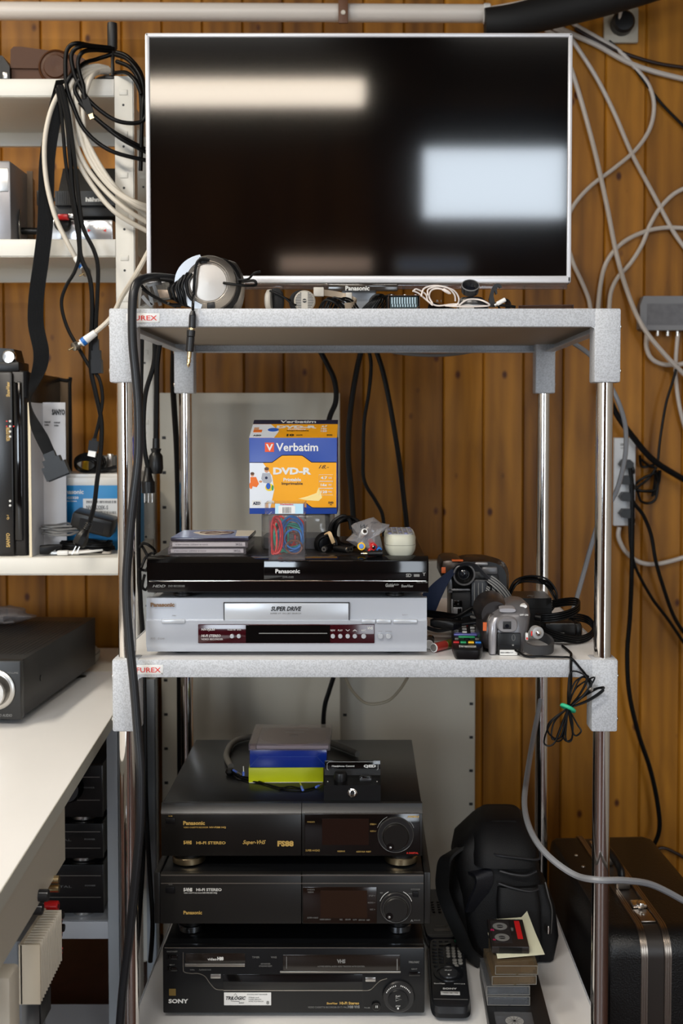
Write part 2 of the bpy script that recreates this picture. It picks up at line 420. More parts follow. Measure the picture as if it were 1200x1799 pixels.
# ---------------------------------------------------------------- trolley
LXo = at(192.5, 600, YF).x; RXo = at(1090, 600, YF).x; SW = .038; SH = .103
FYc = YF+.019; RYc = 2.305; RIM = .027
cart = thing('shelf_trolley', 'tall grey three tier equipment rack with chrome poles in the middle of the picture', 'shelf', ((LXo+RXo)/2, (FYc+RYc)/2, .02))
def plate(par, px0, py0, px1, py1, s):
    p0, p1 = at(px0, py0, YF), at(px1, py1, YF); z0, z1 = p1.z, p0.z; y = YF-.0012
    b = B('name_plate', par, white_pl, 'white maker plate with red lettering', True); b.box(p0.x, p1.x, y, YF+.001, z0, z1, .001)
    b.m(ink_red); b.text(s, (p0.x+p1.x)/2+.001, (z0+z1)/2, (z1-z0)*.52, y-.0002, (p1.x-p0.x)*.80, .012)
    b.m(nickel)
    for x in (p0.x+.002, p1.x-.002): b.cyl((x, y-.001, z0+.002), (x, y+.001, z0+.002), .001, 8)
    b.done()
for lev, (Z, boardm) in enumerate(((ZT, board_white), (ZM, board_white), (ZB, board_white))):
    b = B('shelf', cart, hammer, ('top', 'middle', 'bottom')[lev]+' shelf with grey rim', True)
    th = .0025
    b.box(LXo, RXo, YF, YF+th, Z-RIM, Z, .0012); b.box(LXo, RXo, RYc+.019-th, RYc+.019, Z-RIM, Z, .0012)
    b.box(LXo, LXo+th, YF, RYc+.019, Z-RIM, Z, .0012); b.box(RXo-th, RXo, YF, RYc+.019, Z-RIM, Z, .0012)
    # inward flanges
    b.box(LXo, RXo, YF+.002, YF+.016, Z-RIM, Z-RIM+.002); b.box(LXo, RXo, RYc, RYc+.017, Z-RIM, Z-RIM+.002)
    b.box(LXo+.002, LXo+.02, YF, RYc, Z-RIM, Z-RIM+.002); b.box(RXo-.02, RXo-.002, YF, RYc, Z-RIM, Z-RIM+.002)
    for x in (LXo+SW, RXo-SW):      # rounded inner gussets next to the corner sleeves
        sg = 1 if x < 0 else -1
        b.prism([(x, Z-RIM), (x+sg*.006, Z-RIM), (x+sg*.0018, Z-RIM-.0018), (x, Z-RIM-.006)], YF+.0002, YF+.004, 'xz')
    sh = b.done()
    b = B('board', sh, boardm, world=True); b.box(LXo+.003, RXo-.003, YF+.003, RYc+.016, Z-.008, Z-.001); b.done()
    b = B('underside', sh, board_beige, world=True); b.box(LXo+.003, RXo-.003, YF+.003, RYc+.016, Z-.012, Z-.0082); b.done()
    if lev == 0: plate(sh, 222, 550.5, 281, 567, 'FUREX')
    if lev == 1: plate(sh, 233.5, 1168.5, 287, 1185, 'FUREX')
    for x0 in (LXo, RXo-SW):
        for yc in (FYc, RYc):
            b = B('corner_sleeve', cart, hammer, world=True)
            b.box(x0-.0008, x0+SW+.0008, yc-.0198, yc+.0198, Z-RIM-SH+.02, Z+.0004, .003)
            sl = b.done()
            sx = x0-.0012 if x0 < 0 else x0+SW+.0012; d = -1 if x0 < 0 else 1
            for dz in (.026, .092):
                b = B('screw', sl, chrome, world=True)
                b.lathe([(.0048, 0), (.0048, .0008), (.0030, .0026), (.0001, .003)], (sx, yc-.008, Z-dz), (d, 0, 0), 14); b.done()
for x0 in (LXo, RXo-SW):
    for yc in (FYc, RYc):
        x = x0+SW/2
        b = B('pole', cart, chrome, world=True); b.cyl((x, yc, .09), (x, yc, ZT-.01), .0132, 32); b.done()
        b = B('caster', cart, M('caster_rubber', (40, 40, 42), .5), world=True)
        b.cyl((x-.011, yc, .042), (x+.011, yc, .042), .036, 24, bev=.003)
        b.m(grey_metal); b.box(x-.016, x-.012, yc-.012, yc+.012, .035, .092); b.box(x+.012, x+.016, yc-.012, yc+.012, .035, .092); b.box(x-.016, x+.016, yc-.014, yc+.014, .088, .095); b.done()
# ---------------------------------------------------------------- television
YT = 1.95
p0, p1 = at(254, 57, YT), at(1007, 57, YT); zt = p0.z; zb = at(640, 497, YT).z
tvw = p1.x-p0.x; tcx = (p0.x+p1.x)/2
tv = thing('television', 'flat screen television with a thin silver frame on the top shelf', 'television', (tcx, YT+.06, ZT))
bz = .0085; zb0, zt0 = zb, zt
b = B('frame', tv, M('silver_frame', (212, 212, 216), .32, .2), world=True)
b.box(p0.x, p1.x, YT, YT+.038, zt-.0075, zt, .003); b.box(p0.x, p1.x, YT, YT+.038, zb, zb+.0125, .003)
b.box(p0.x, p0.x+.0078, YT, YT+.038, zb, zt, .003); b.box(p1.x-.0078, p1.x, YT, YT+.038, zb, zt, .003)
b.done()
screen_m = M('screen_glass', (3, 3, 4), .062, spec=.85)
b = B('screen', tv, screen_m, world=True); b.box(p0.x+.007, p1.x-.007, YT+.0035, YT+.030, zb+.012, zt-.007); b.done()
b = B('rear_housing', tv, dark_grey, world=True); b.box(p0.x+.02, p1.x-.02, YT+.034, YT+.062, zb+.03, zt-.02, .01); b.box(tcx-.2, tcx+.2, YT+.05, YT+.085, zb+.05, zb+.3, .015); b.done()
b = B('clear_strip', tv, clear('tinted_clear_acrylic', (225, 205, 190), .82, .05, .05), 'clear acrylic strip under the frame', True); b.box(p0.x+.07, p1.x-.006, YT+.004, YT+.012, zb-.010, zb, .001); b.done()
g = at(628, 506, YT)
b = B('logo_tab', tv, M('dark_clear_tab', (52, 46, 42), .12), world=True); b.box(at(575, 0, YT).x, at(700, 0, YT).x, YT+.003, YT+.014, zb-.013, zb, .002)
b.m(ink_white).text('Panasonic', g.x, g.z, .0080, YT+.0025, .041, .03); b.done()
b = B('stand_neck', tv, silver_dk, world=True); b.box(tcx-.03, tcx+.03, YT+.030, YT+.046, ZT+.010, zb+.04, .003); b.done()
b = B('stand_base', tv, black_gloss, world=True)
b.prism([(tcx+.20*math.cos(a), YT+.07+.10*math.sin(a)) for a in [2*math.pi*k/40 for k in range(40)]], ZT+.0005, ZT+.011); b.done()
# ---------------------------------------------------------------- white shelf unit on the left
SY0, SY1 = 2.20, 2.60
xe = at(236, 300, SY0).x; xs = -1.45
unit = thing('metal_shelf_unit', 'white enamelled metal shelf unit with punched posts at the left edge', 'shelf', ((xs+xe)/2, (SY0+SY1)/2, 0))
SZ = [at(100, y, SY0).z for y in (138, 420, 980)]
lip = .034
for Z in SZ:
    b = B('shelf', unit, white_metal, world=True); x1 = xe-.036
    b.box(xs, x1, SY0+.002, SY1-.002, Z-.002, Z, .0008)
    b.box(xs, x1, SY0+.002, SY0+.004, Z-lip, Z, .001); b.box(xs, x1, SY1-.004, SY1-.002, Z-lip, Z, .001)
    b.box(xs, x1, SY0+.002, SY0+.014, Z-lip, Z-lip+.002); b.box(xs, x1, SY1-.014, SY1-.002, Z-lip, Z-lip+.002)
    b.box(x1-.002, x1, SY0+.002, SY1-.002, Z-lip, Z); b.done()
ztop = at(100, 136, SY0).z
dimp = M('post_shadow_enamel', (205, 202, 194), .4)
for yy, xx, side in ((SY0, xe, 1), (SY1-.03, at(276, 900, SY1).x, -1)):
    b = B('post', unit, white_metal, world=True)
    b.box(xx-.037, xx, yy, yy+.002, .02, ztop+.003, .0008); b.box(xx-.002, xx, yy, yy+.03, .02, ztop+.003)
    z = ztop-.028; k = 0
    while z > .1:
        b.m(white_metal); b.box(xx-.028, xx-.012, yy-.0018, yy+.001, z-.0055, z+.0055, .0012)
        b.m(ink_black); b.cyl((xx-.02, yy-.0004, z-.024), (xx-.02, yy+.001, z-.024), .0024, 10)
        z -= .0785; k += 1
    b.done()
    b = B('post', unit, white_metal, world=True); b.box(xs-.001, xs+.036, yy, yy+.002, .02, ztop+.003); b.box(xs-.001, xs+.001, yy, yy+.03, .02, ztop+.003); b.done()
# ---------------------------------------------------------------- pale panels leaning at the wall
def hole_panel(px0, px1, pyt, Y, holes, lab, pz0=.0):
    a = at(px0, pyt, Y); c = at(px1, pyt, Y)
    b = B('perforated_metal_sheet', None, panel_grey); b.box(a.x, c.x, Y, Y+.03, pz0, a.z, .002)
    b.m(ink_black)
    for hx, hy, n in holes:
        p = at(hx, hy, Y)
        for k in range(n):
            z = p.z-.0785*k
            if z > .05: b.box(p.x-.0045, p.x+.0045, Y-.0004, Y+.002, z-.0035, z+.0035, .0008)
    return tag(b.done(), lab, 'metal sheet')
hole_panel(280, 597, 690, 2.56, [(288, 769, 18)], 'tall pale metal panel with square holes down its left edge behind the rack')
hole_panel(432, 836, 985, 2.62, [(829, 1000, 16), (606, 1256, 1), (593, 1262, 1)], 'lower wide pale metal panel reaching right, behind the tall panel')
# ---------------------------------------------------------------- helpers for fronts measured on the photograph
def fbox(b, x0, y0, x1, y1, Y, out=.0005, dp=.002, bev=0):
    a = at(x0, y0, Y); c = at(x1, y1, Y); b.box(a.x, c.x, Y-out, Y+dp, c.z, a.z, bev); return b
def ftext(b, s, x0, x1, yc, hp, Y, out=.0006, bold=.0, shear=0, flip=False):
    a = at(x0, yc, Y); c = at(x1, yc, Y); h = (at(x0, yc-hp/2, Y)-at(x0, yc+hp/2, Y)).length
    b.text(s, (a.x+c.x)/2, a.z, h, Y-out, c.x-a.x, bold, shear, ex=.0003, flip=flip); return b
def fdisc(b, x, y, rp, Y, out=.004, dp=.001, bev=.0006, seg=28):
    c = at(x, y, Y); r = rp/F*Y; b.cyl((c.x, Y+dp, c.z), (c.x, Y-out, c.z), r, seg, bev=bev); return b
def dev(name, label, cat, x0, x1, Y, z0, group=None):
    return thing(name, label, cat, ((at(x0, 1000, Y).x+at(x1, 1000, Y).x)/2, Y, z0), group=group)
def feet(t, xs, Y, z0, z1, dys, r, mat=None, ring=None):
    rh = min(.0112, (z1-z0)*.62)
    for x in xs:
        for dy in dys:
            b = B('foot', t, black_plastic, world=True); b.cyl((x, Y+dy, z0+rh-.001), (x, Y+dy, z1+.0005), r*.86, 28, bev=.0008)
            b.m(ring or black_plastic); b.cyl((x, Y+dy, z0), (x, Y+dy, z0+rh), r, 32, bev=.001); b.done()
# ---------------------------------------------------------------- silver video recorder
Y = 1.730; z0 = ZM+.0005; z1 = at(500, 1146, Y).z; z2 = at(500, 1050, Y).z
t = dev('video_recorder', 'silver video cassette recorder with dark red display, on the middle shelf', 'video recorder', 257, 750, Y, z0)
xa, xb = at(257, 1100, Y).x, at(750, 1100, Y).x
b = B('casing', t, silver_dk, world=True); b.box(xa+.004, xb-.004, Y+.012, Y+.33, z1+.001, z2-.001, .003); b.done()
silver_hi = M('satin_silver_front', (188, 193, 202), .26, .25)
b = B('front_panel', t, silver_hi, world=True)
zm_ = at(500, 1088, Y).z; zc_ = at(500, 1132, Y).z
b.prism([(Y+.014, z2), (Y+.003, z2-.001), (Y+.0015, zm_), (Y-.004, zm_-.0015), (Y-.002, zc_), (Y+.006, z1), (Y+.014, z1)], xa, xb, 'yz')
b.done()
Yf = Y-.0035
b = B('cassette_door', t, silver_pl, world=True); fbox(b, 394, 1059, 613, 1092, Y, .002, .004, .0015); b.m(ink_black)
for r in ((393, 1058, 614, 1059), (393, 1092.5, 614, 1093.5), (393, 1058, 394, 1093.5), (613, 1058, 614, 1093.5)): fbox(b, *r, Y, .0022, .002)
ftext(b, 'SUPER DRIVE', 476, 530, 1069, 8, Y, .0024, .035, .3); b.m(ink_grey); ftext(b, 'SUPER VT  9H / JET SEARCH', 475, 529, 1077.5, 3, Y, .0024, .01); b.done()
b = B('lettering', t, M('bronze_letters', (120, 92, 66), .4, .4), world=True); ftext(b, 'Panasonic', 265, 307, 1062, 7.5, Y, .0022, .05)
b.m(ink_grey); ftext(b, 'AV3', 265, 273, 1121, 3.5, Yf, .003); ftext(b, 'G-Link', 278, 290, 1121, 3.5, Yf, .003, 0, .3); ftext(b, 'POWER', 303, 309, 1081, 2.2, Y, .003); ftext(b, 'EJECT', 707, 716, 1080, 2.2, Y, .003)
ftext(b, 'CH', 665, 671, 1109, 2.2, Yf, .003); ftext(b, 'TRACKING', 677, 688, 1109, 2.2, Yf, .003); b.done()
for x0, x1 in ((285, 326), (635, 660), (661, 687), (691, 733)):
    b = B('button', t, silver_pl, world=True); fbox(b, x0, 1087.5, x1, 1094.5, Y, .0065, .002, .0012); b.done()
b = B('display_window', t, M('dark_red_window', (52, 8, 16), .1), world=True); fbox(b, 348, 1096.5, 658, 1130, Yf, .0015, .003, .001)
b.m(black_gloss); fbox(b, 432, 1098, 580, 1129, Yf, .0018, .002); b.m(ink_grey); fbox(b, 455, 1111.5, 575, 1113, Yf, .0021, .001)
b.m(ink_white); ftext(b, 'NV-FJ630', 354, 378, 1106, 5, Yf, .0022, .01, .2); ftext(b, 'HI-FI STEREO', 354, 388, 1116.5, 4.5, Yf, .0022, .01, .2); ftext(b, 'VIDEO RECORDER', 354, 392, 1122.5, 3, Yf, .0022)
ftext(b, 'INTELLIGENT TIMER', 400, 414, 1106, 2.4, Yf, .0022); ftext(b, 'EXT LINK', 417, 424, 1106, 2.4, Yf, .0022)
for s_, x in (('REW', 585), ('PLAY', 598), ('V', 611), ('A', 623.5), ('REC', 639)): ftext(b, s_, x-4, x+4, 1107, 3, Yf, .0022)
ftext(b, 'VHS', 645, 655, 1103, 5, Yf, .0022, .03); b.done()
for x, y, r in ((408, 1117, 3.6), (420, 1117, 3.6), (585, 1117, 3.8), (598, 1117, 3.8), (611, 1117, 3.8), (623.5, 1117, 3.8), (639, 1117, 4.2), (668.5, 1117, 4.6), (682.5, 1117, 4.6)):
    b = B('button', t, silver_pl, world=True); fdisc(b, x, y, r, Yf, .005); b.done()
feet(t, (xa+.05, xb-.05), Y, z0, z1, (.04, .29), .016)
ZV = z2
# ---------------------------------------------------------------- black disc recorder
Y = 1.722; z0 = ZV+.0003; z1 = at(500, 1042, Y).z; z2 = at(500, 984, Y).z
t = dev('disc_recorder', 'glossy black disc recorder on top of the silver video recorder', 'disc recorder', 258, 753, Y, z0)
xa, xb = at(258, 1010, Y).x, at(753, 1010, Y).x
b = B('casing', t, M('black_textured_metal', (24, 23, 23), .33, .2, .15, 700), world=True); b.box(xa+.004, xb-.004, Y+.020, Y+.33, z1+.002, z2+.004, .002); b.done()
b = B('front_panel', t, black_gloss, world=True); zl = at(500, 1021, Y).z
b.prism([(Y+.024, z2+.0045), (Y+.010, z2+.0035), (Y, z2-.004), (Y+.0005, zl+.001), (Y+.0025, zl), (Y+.003, zl-.0006), (Y+.0005, zl-.0016), (Y+.002, z1+.002), (Y+.006, z1), (Y+.024, z1)], xa, xb, 'yz')
b.done()
b = B('chrome_strip', t, chrome, world=True); fbox(b, 262, 1019.6, 749, 1021.8, Y, .0012, .003, .0004); b.done()
b = B('flap', t, black_gloss, world=True); fbox(b, 463.5, 984.5, 750, 1018.5, Y, .0012, .001, .0008)
b.m(ink_white); ftext(b, 'Panasonic', 484, 527, 1003.2, 7.4, Y, .0016, .035); b.m(ink_grey); ftext(b, 'DMR-EX83', 497, 516, 1013.6, 3.2, Y, .0016)
ftext(b, 'SD', 713, 723, 1010.5, 6.5, Y, .0016, .05); fbox(b, 727, 1008.5, 737, 1013, Y, .0016); ftext(b, 'Y', 742, 748, 1008.5, 6, Y, .0016, .06); b.done()
b = B('lettering', t, ink_grey, world=True); ftext(b, 'HDD', 268, 291, 1029.5, 4.5, Y, .0008, .03, .3); ftext(b, 'DVD RECORDER', 296, 325, 1029.5, 3.6, Y, .0008)
ftext(b, 'Guide', 677, 692, 1028, 6.5, Y, .0008, .05, .2); ftext(b, 'PLUS+', 692, 701, 1027, 3, Y, .0008, .03); ftext(b, 'ShowView', 705, 726, 1029.3, 5, Y, .0008, .04); ftext(b, 'FULL HD 1080', 732, 751, 1022.6, 2.6, Y, .0014); b.done()
feet(t, (xa+.05, xb-.05), Y, z0, z1, (.03, .29), .015)
ZD = z2+.004
# ---------------------------------------------------------------- lower stack: Hi8 and VHS deck
def deck_body(t, px0, px1, pytop, pybot, Y, depth, mat, topmat=None, cheeks=False, name='casing'):
    xa, xb = at(px0, (pytop+pybot)/2, Y).x, at(px1, (pytop+pybot)/2, Y).x
    z1, z2 = at(500, pybot, Y).z, at(500, pytop, Y).z
    b = B(name, t, topmat or mat, world=True); b.box(xa+.001, xb-.001, Y+.012, Y+depth, z1+.003, z2-.0004, .0015); b.done()
    return xa, xb, z1, z2
Y = 1.83; z0 = ZB+.0005
t = dev('video_recorder', 'black dual cassette deck with a white sticker, bottom of the lower stack', 'video recorder', 285, 746, Y, z0)
deckb = M('deck_black', (17, 18, 20), .30, .1, .05, 900, spec=.42)
xa, xb, z1, z2 = deck_body(t, 286, 746, 1664, 1780, Y, .37, deckb)
b = B('front_panel', t, deckb, world=True); b.box(xa, xb, Y, Y+.016, z1, z2-.0004, .0022); b.done()
b = B('trim_line', t, nickel, world=True); fbox(b, 289, 1664.5, 743, 1665.8, Y, .0004, .001)
for r in ((325, 1692, 430.5, 1697.5), (492, 1705.5, 704, 1708.5)): fbox(b, *r, Y, .0022, .001, .0006)
fbox(b, 393, 1738.6, 637, 1740.4, Y, .0012, .001)
P = [at(*q, Y) for q in ((322, 1673), (322, 1700), (324, 1707.5), (336, 1710), (348, 1710), (360, 1715), (368, 1726), (377, 1736), (384, 1738.5), (393, 1739))]
b.tube([Vector((p.x, Y-.0003, p.z)) for p in P], .0007, 6, 5)
P = [at(*q, Y) for q in ((637, 1740), (650, 1739), (659, 1731), (668, 1723), (680, 1719))]
b.tube([Vector((p.x, Y-.0003, p.z)) for p in P], .0006, 6, 5); b.done()
b = B('cassette_door', t, M('smoked_brown_window', (30, 24, 20), .16), world=True); fbox(b, 325.5, 1674.5, 431, 1691, Y, .0012, .001, .0006); b.m(ink_white); ftext(b, 'video', 365, 381, 1684.3, 4.6, Y, .0016, .02); ftext(b, 'Hi8', 382, 393, 1683.3, 6.4, Y, .0016, .06); b.done()
b = B('cassette_door', t, M('smoked_brown_window', (30, 24, 20), .16), world=True); fbox(b, 497, 1677, 703, 1706.5, Y, .0012, .001, .0008); b.m(ink_grey)
ftext(b, 'VHS', 592, 607, 1688, 7, Y, .0016, .06); ftext(b, 'HI-FI PRO DIGITAL AUDIO VIDEO TRACKING AUTO CONTROL', 558, 641, 1697, 2.4, Y, .0016); fbox(b, 503, 1680, 504, 1701, Y, .0016); fbox(b, 697, 1684, 698.5, 1704, Y, .0016); b.done()
b = B('display_window', t, black_gloss, world=True); fbox(b, 392, 1711.5, 637, 1738, Y, .001, .001, .0004); b.done()
b = B('seams', t, ink_black, world=True); fbox(b, 391, 1735, 391.8, 1775, Y, .0003); fbox(b, 637.3, 1712, 638.1, 1777, Y, .0003); b.done()
b = B('sticker', t, white_pl, 'white sticker with black lettering', True); fbox(b, 393.5, 1743.5, 476.5, 1766, Y, .0006, .001, .0005); b.m(ink_black)
ftext(b, 'TRILOGIC', 397, 432, 1753, 6, Y, .0010, .03, .3)
P = [at(*q, Y) for q in ((411, 1748), (413.5, 1745), (417, 1750))]; b.tube([Vector((p.x, Y-.0008, p.z)) for p in P], .0003, 5, 0)
P = [at(*q, Y) for q in ((408, 1752), (406, 1758.5), (421, 1759))]; b.tube([Vector((p.x, Y-.0008, p.z)) for p in P], .0003, 5, 0)
ftext(b, 'SONY', 420, 429, 1761.5, 2, Y, .001); b.m(ink_grey)
ftext(b, 'SYNCHRO EDIT RECORDER', 434, 470, 1746.5, 1.8, Y, .001)
for k, s_ in enumerate(('STEREO Hi-Fi', 'INDEX SEARCH', 'NTSC PLAYBACK')): ftext(b, s_, 437, 437+18+4*k, 1752+k*3.4, 1.8, Y, .001)
ftext(b, '8', 468, 473, 1761, 6, Y, .001, .03); b.done()
b = B('lettering', t, ink_white, world=True); ftext(b, 'SONY', 296, 331, 1758.5, 7.5, Y, .0006, .04); b.m(ink_grey)
ftext(b, 'ON/STANDBY', 293, 312, 1671.5, 2.6, Y); ftext(b, 'EJECT', 298, 307, 1695, 2.6, Y); ftext(b, 'TIMER', 443, 456, 1681.5, 3.2, Y); ftext(b, 'VHS', 476, 486, 1681.5, 3.2, Y)
ftext(b, 'ADVANCED', 458, 475, 1693, 2.6, Y); ftext(b, 'SYNCHRO EDIT', 455, 478, 1697, 2.6, Y); ftext(b, 'NORMAL', 334, 342, 1703.5, 2, Y); ftext(b, 'PLAYBACK PACK', 350, 371, 1703.5, 2.4, Y)
ftext(b, 'TRILOGIC', 718, 737, 1690, 3.4, Y, .0006, .02, .3); ftext(b, 'EJECT', 723, 733, 1702.5, 2.4, Y)
ftext(b, 'VIDEO CASSETTE RECORDER EV-T1 PAL', 541, 610, 1769.2, 3, Y); ftext(b, 'Hi8', 611, 621, 1768.5, 5, Y, .0006, .05); ftext(b, 'VHS', 622, 632, 1768.5, 5, Y, .0006, .05); ftext(b, 'PAUSE', 640, 650, 1770, 2.4, Y)
b.m(ink_gold); ftext(b, 'ShowView', 574, 593, 1762.4, 3.6, Y, .0006, .03); ftext(b, 'Hi-Fi Stereo', 597, 631, 1762, 5, Y, .0006, .03)
b.m(M('worn_gold_label', (120, 98, 48), .5, .3)); fbox(b, 297, 1737, 309, 1749, Y, .0005); b.done()
for r, m_ in (((293, 1677, 312, 1685), black_gloss), ((293, 1698, 312, 1706), black_gloss), ((718, 1707, 738.5, 1714.5), black_gloss), ((370, 1711, 388, 1718.5), steel), ((642, 1716.5, 660, 1724), steel)):
    b = B('button', t, m_, world=True); fbox(b, *r, Y, .0018, .001, .0008); b.done()
b = B('jog_dial', t, M('dial_black', (30, 30, 31), .28), world=True); fdisc(b, 701, 1749, 28.5, Y, .006, .001, .002, 48); b.m(ink_black); fdisc(b, 700, 1752, 19.5, Y, .0066, .001, .0005, 40)
b.m(deckb); fdisc(b, 699.5, 1752.5, 18, Y, .0085, .001, .001, 40); b.m(ink_white); ftext(b, 'PLAY', 695, 703, 1745.5, 2.6, Y, .0088)
c = at(699.5, 1751, Y); b.tube([Vector((c.x-.004, Y-.0088, c.z+.0028)), Vector((c.x+.005, Y-.0088, c.z)), Vector((c.x-.004, Y-.0088, c.z-.0028))], .0004, 5, 0, closed=True)
ftext(b, 'STOP', 695, 703, 1763, 2.4, Y, .0088); fbox(b, 697.5, 1765.5, 700.5, 1768.5, Y, .0088, .001)
for a in range(-60, 61, 8):
    if abs(a) < 5: continue
    q = at(699.5+23.5*math.sin(R(a)), 1752-23.5*math.cos(R(a)), Y); b.box(q.x-.0007, q.x+.0007, Y-.0064, Y-.0058, q.z-.001, q.z+.001)
b.done()
b = B('button', t, black_gloss, 'round pause button', True); fdisc(b, 661, 1767, 8, Y, .003); b.m(ink_white); fbox(b, 660, 1765, 661, 1769, Y, .0033); fbox(b, 662.5, 1765, 663.5, 1769, Y, .0033); b.done()
feet(t, (xa+.06, xb-.06), Y, z0, z1+.002, (.04, .31), .024)
ZS = z2
# ---------------------------------------------------------------- middle deck of the lower stack, with side cheeks
Y = 1.822; z1 = at(500, 1623, Y).z; z2 = at(500, 1536, Y).z; z0 = ZS+.0003
t = dev('video_recorder', 'black video recorder with wide side cheeks and a jog dial, middle of the lower stack', 'video recorder', 270, 758, Y, z0)
xa, xb, z1, z2 = deck_body(t, 281, 745, 1536, 1623, Y, .38, deckb)
gunm = M('gunmetal_front', (36, 35, 34), .36, .3)
b = B('front_panel', t, gunm, world=True); b.box(xa, at(530, 1580, Y).x-.0004, Y, Y+.014, z1, z2, .0015); b.box(at(530, 1580, Y).x+.0004, xb, Y, Y+.014, z1, z2, .0015)
b.m(nickel); fbox(b, 283, 1537, 744, 1538.6, Y, .0006); fbox(b, 283, 1551, 744, 1552.4, Y, .0009, .001); b.done()
for x0, x1 in ((270, 281), (745.6, 757)):
    b = B('side_cheek', t, gunm, world=True); q0, q1 = at(x0, 1580, Y).x, at(x1, 1580, Y).x; b.box(q0, q1-.0004, Y+.003, Y+.385, z1-.001, z2+.002, .0015); b.done()
b = B('display_window', t, M('amber_black_window', (26, 16, 11), .14), world=True); fbox(b, 532, 1558, 662, 1622, Y, .0012, .001, .0008); b.m(M('dim_brown_display', (38, 23, 14), .2)); fbox(b, 563, 1564, 645, 1612, Y, .0014, .001)
b.m(ink_grey); ftext(b, 'POWER DATA', 540, 553, 1562.3, 2.4, Y, .0017); ftext(b, 'RESERVE', 541, 551, 1566.6, 2.4, Y, .0017); ftext(b, 'SUPER 4 HEAD', 540, 559, 1611.5, 2.6, Y, .0017)
for s_, x0, x1, y in (('INDEX SEARCH', 562, 581, 1614.5), ('REC', 597, 602, 1614.8), ('REW/FF', 607, 616, 1614.8), ('SLOW', 620, 627, 1615), ('AUDIO DUB', 630, 641, 1615.4), ('INSERT', 644, 650, 1615.6), ('STOP >', 648, 659, 1573), ('AUDIO >', 646, 659, 1585), ('REC >', 650, 659, 1597)): ftext(b, s_, x0, x1, y, 2.4, Y, .0017)
b.done()
def knob(t, cx, cy, ro, ri, Y, kx, ky, ledge=gunm):
    b = B('jog_dial', t, M('dial_black', (30, 30, 31), .28), world=True); fdisc(b, cx, cy, ro, Y, .0050, .001, .0016, 56)
    b.m(ink_black); fdisc(b, cx, cy+2, ri+1.8, Y, .0056, .001, .0005, 48); b.m(ledge); fdisc(b, cx, cy+2, ri, Y, .0100, .001, .0018, 56)
    q = at(cx, cy+2, Y); r_ = (ri+.8)/F*Y; b.m(M('knob_ring_highlight', (104, 102, 98), .3, .6)); b.tube([Vector((q.x+r_*math.cos(a), Y-.0060, q.z+r_*math.sin(a))) for a in [2*math.pi*k/40 for k in range(40)]], .0004, 5, 0, closed=True)  # thin pale rings paint edge highlights onto the dial
    r_ = (ro-.5)/F*Y; q = at(cx, cy, Y); b.tube([Vector((q.x+r_*math.cos(a), Y-.0040, q.z+r_*math.sin(a))) for a in [2*math.pi*k/44 for k in range(44)]], .0004, 5, 0, closed=True)
    b.m(black_gloss); c = at(kx, ky, Y-.010); b.lathe([(.0062, 0), (.0062, .0005)], (c.x, Y-.0098, c.z), (0, -1, 0), 20)
    b.m(steel); b.lathe([(.0024, 0), (.002, .0016), (.0001, .0022)], (c.x, Y-.0102, c.z-.001), (0, -1, 0), 12)
    b.m(ink_white)
    for a in (-48, 48):
        P = [at(cx+(ro+2)*math.sin(R(a+d)), cy-(ro+2)*math.cos(R(a+d)), Y) for d in (-22, -11, 0, 11, 22)]
        b.tube([Vector((p.x, Y-.0006, p.z)) for p in P], .0005, 5, 3)
    b.done()
knob(t, 695.5, 1593, 27.5, 22, Y, 684, 1610)
b = B('lettering', t, ink_white, world=True); ftext(b, 'S-VHS', 322.5, 338, 1562.8, 6.5, Y, .0006, .06); ftext(b, 'HI-FI STEREO', 345, 389.5, 1562.8, 5, Y, .0006, .03); ftext(b, 'VIDEO CASSETTE RECORDER', 323, 355, 1568.6, 2, Y); ftext(b, 'NV-FS100 HQ', 356, 381.5, 1568.6, 3.2, Y, .0006, .02)
b.m(ink_grey); ftext(b, 'EXPANDER', 722, 738, 1562, 2, Y); ftext(b, 'REV', 668, 673, 1568.4, 2.2, Y); ftext(b, 'FWD', 718, 724, 1569.8, 2.2, Y); ftext(b, 'A', 721, 726, 1617, 4, Y, .0006, .03); ftext(b, 'DIGITAL AUTO', 727, 738, 1616.4, 2, Y); ftext(b, 'POWER', 296, 303, 1553.8, 1.8, Y)
b.m(ink_gold); ftext(b, 'Panasonic', 322.5, 355, 1603, 6.2, Y, .0006, .03); b.done()
for r in ((291, 1557, 307, 1567.5), (725, 1565.5, 735, 1575)):
    b = B('button', t, dark_grey, world=True); fbox(b, *r, Y, .003, .001, .001); b.done()
feet(t, (at(324, 1640, Y).x, at(703, 1640, Y).x), Y, z0, z1+.001, (.078, .32), .0225, ring=M('foot_dark_chrome', (120, 122, 126), .25, 1))
ZP = z2+.002
# ---------------------------------------------------------------- top deck of the lower stack
Y = 1.846; z1 = at(500, 1504, Y).z; z2 = at(500, 1413, Y).z; z0 = ZP+.0003
t = dev('video_recorder', 'black video recorder with gold lettering and a large jog dial, top of the lower stack', 'video recorder', 283, 742, Y, z0)
xa, xb = at(283, 1450, Y).x, at(742, 1450, Y).x
b = B('casing', t, deckb, world=True); b.box(xa+.001, xb-.001, Y+.012, Y+.385, z1+.003, z2, .0015); b.done()
zb_ = at(500, 1430, Y).z; xm = at(529.8, 1450, Y).x
fsb = M('warm_black_front', (20, 18, 16), .32, .15)
b = B('front_panel', t, deckb, world=True)
for q0, q1 in ((xa, xm-.0005), (xm+.0005, xb)):
    b.m(deckb); b.prism([(Y+.014, z2), (Y+.006, z2-.0002), (Y+.001, zb_+.001), (Y, zb_), (Y+.014, zb_)], q0, q1, 'yz'); b.m(fsb); b.box(q0, q1, Y+.0005, Y+.014, z1, zb_, .0008)
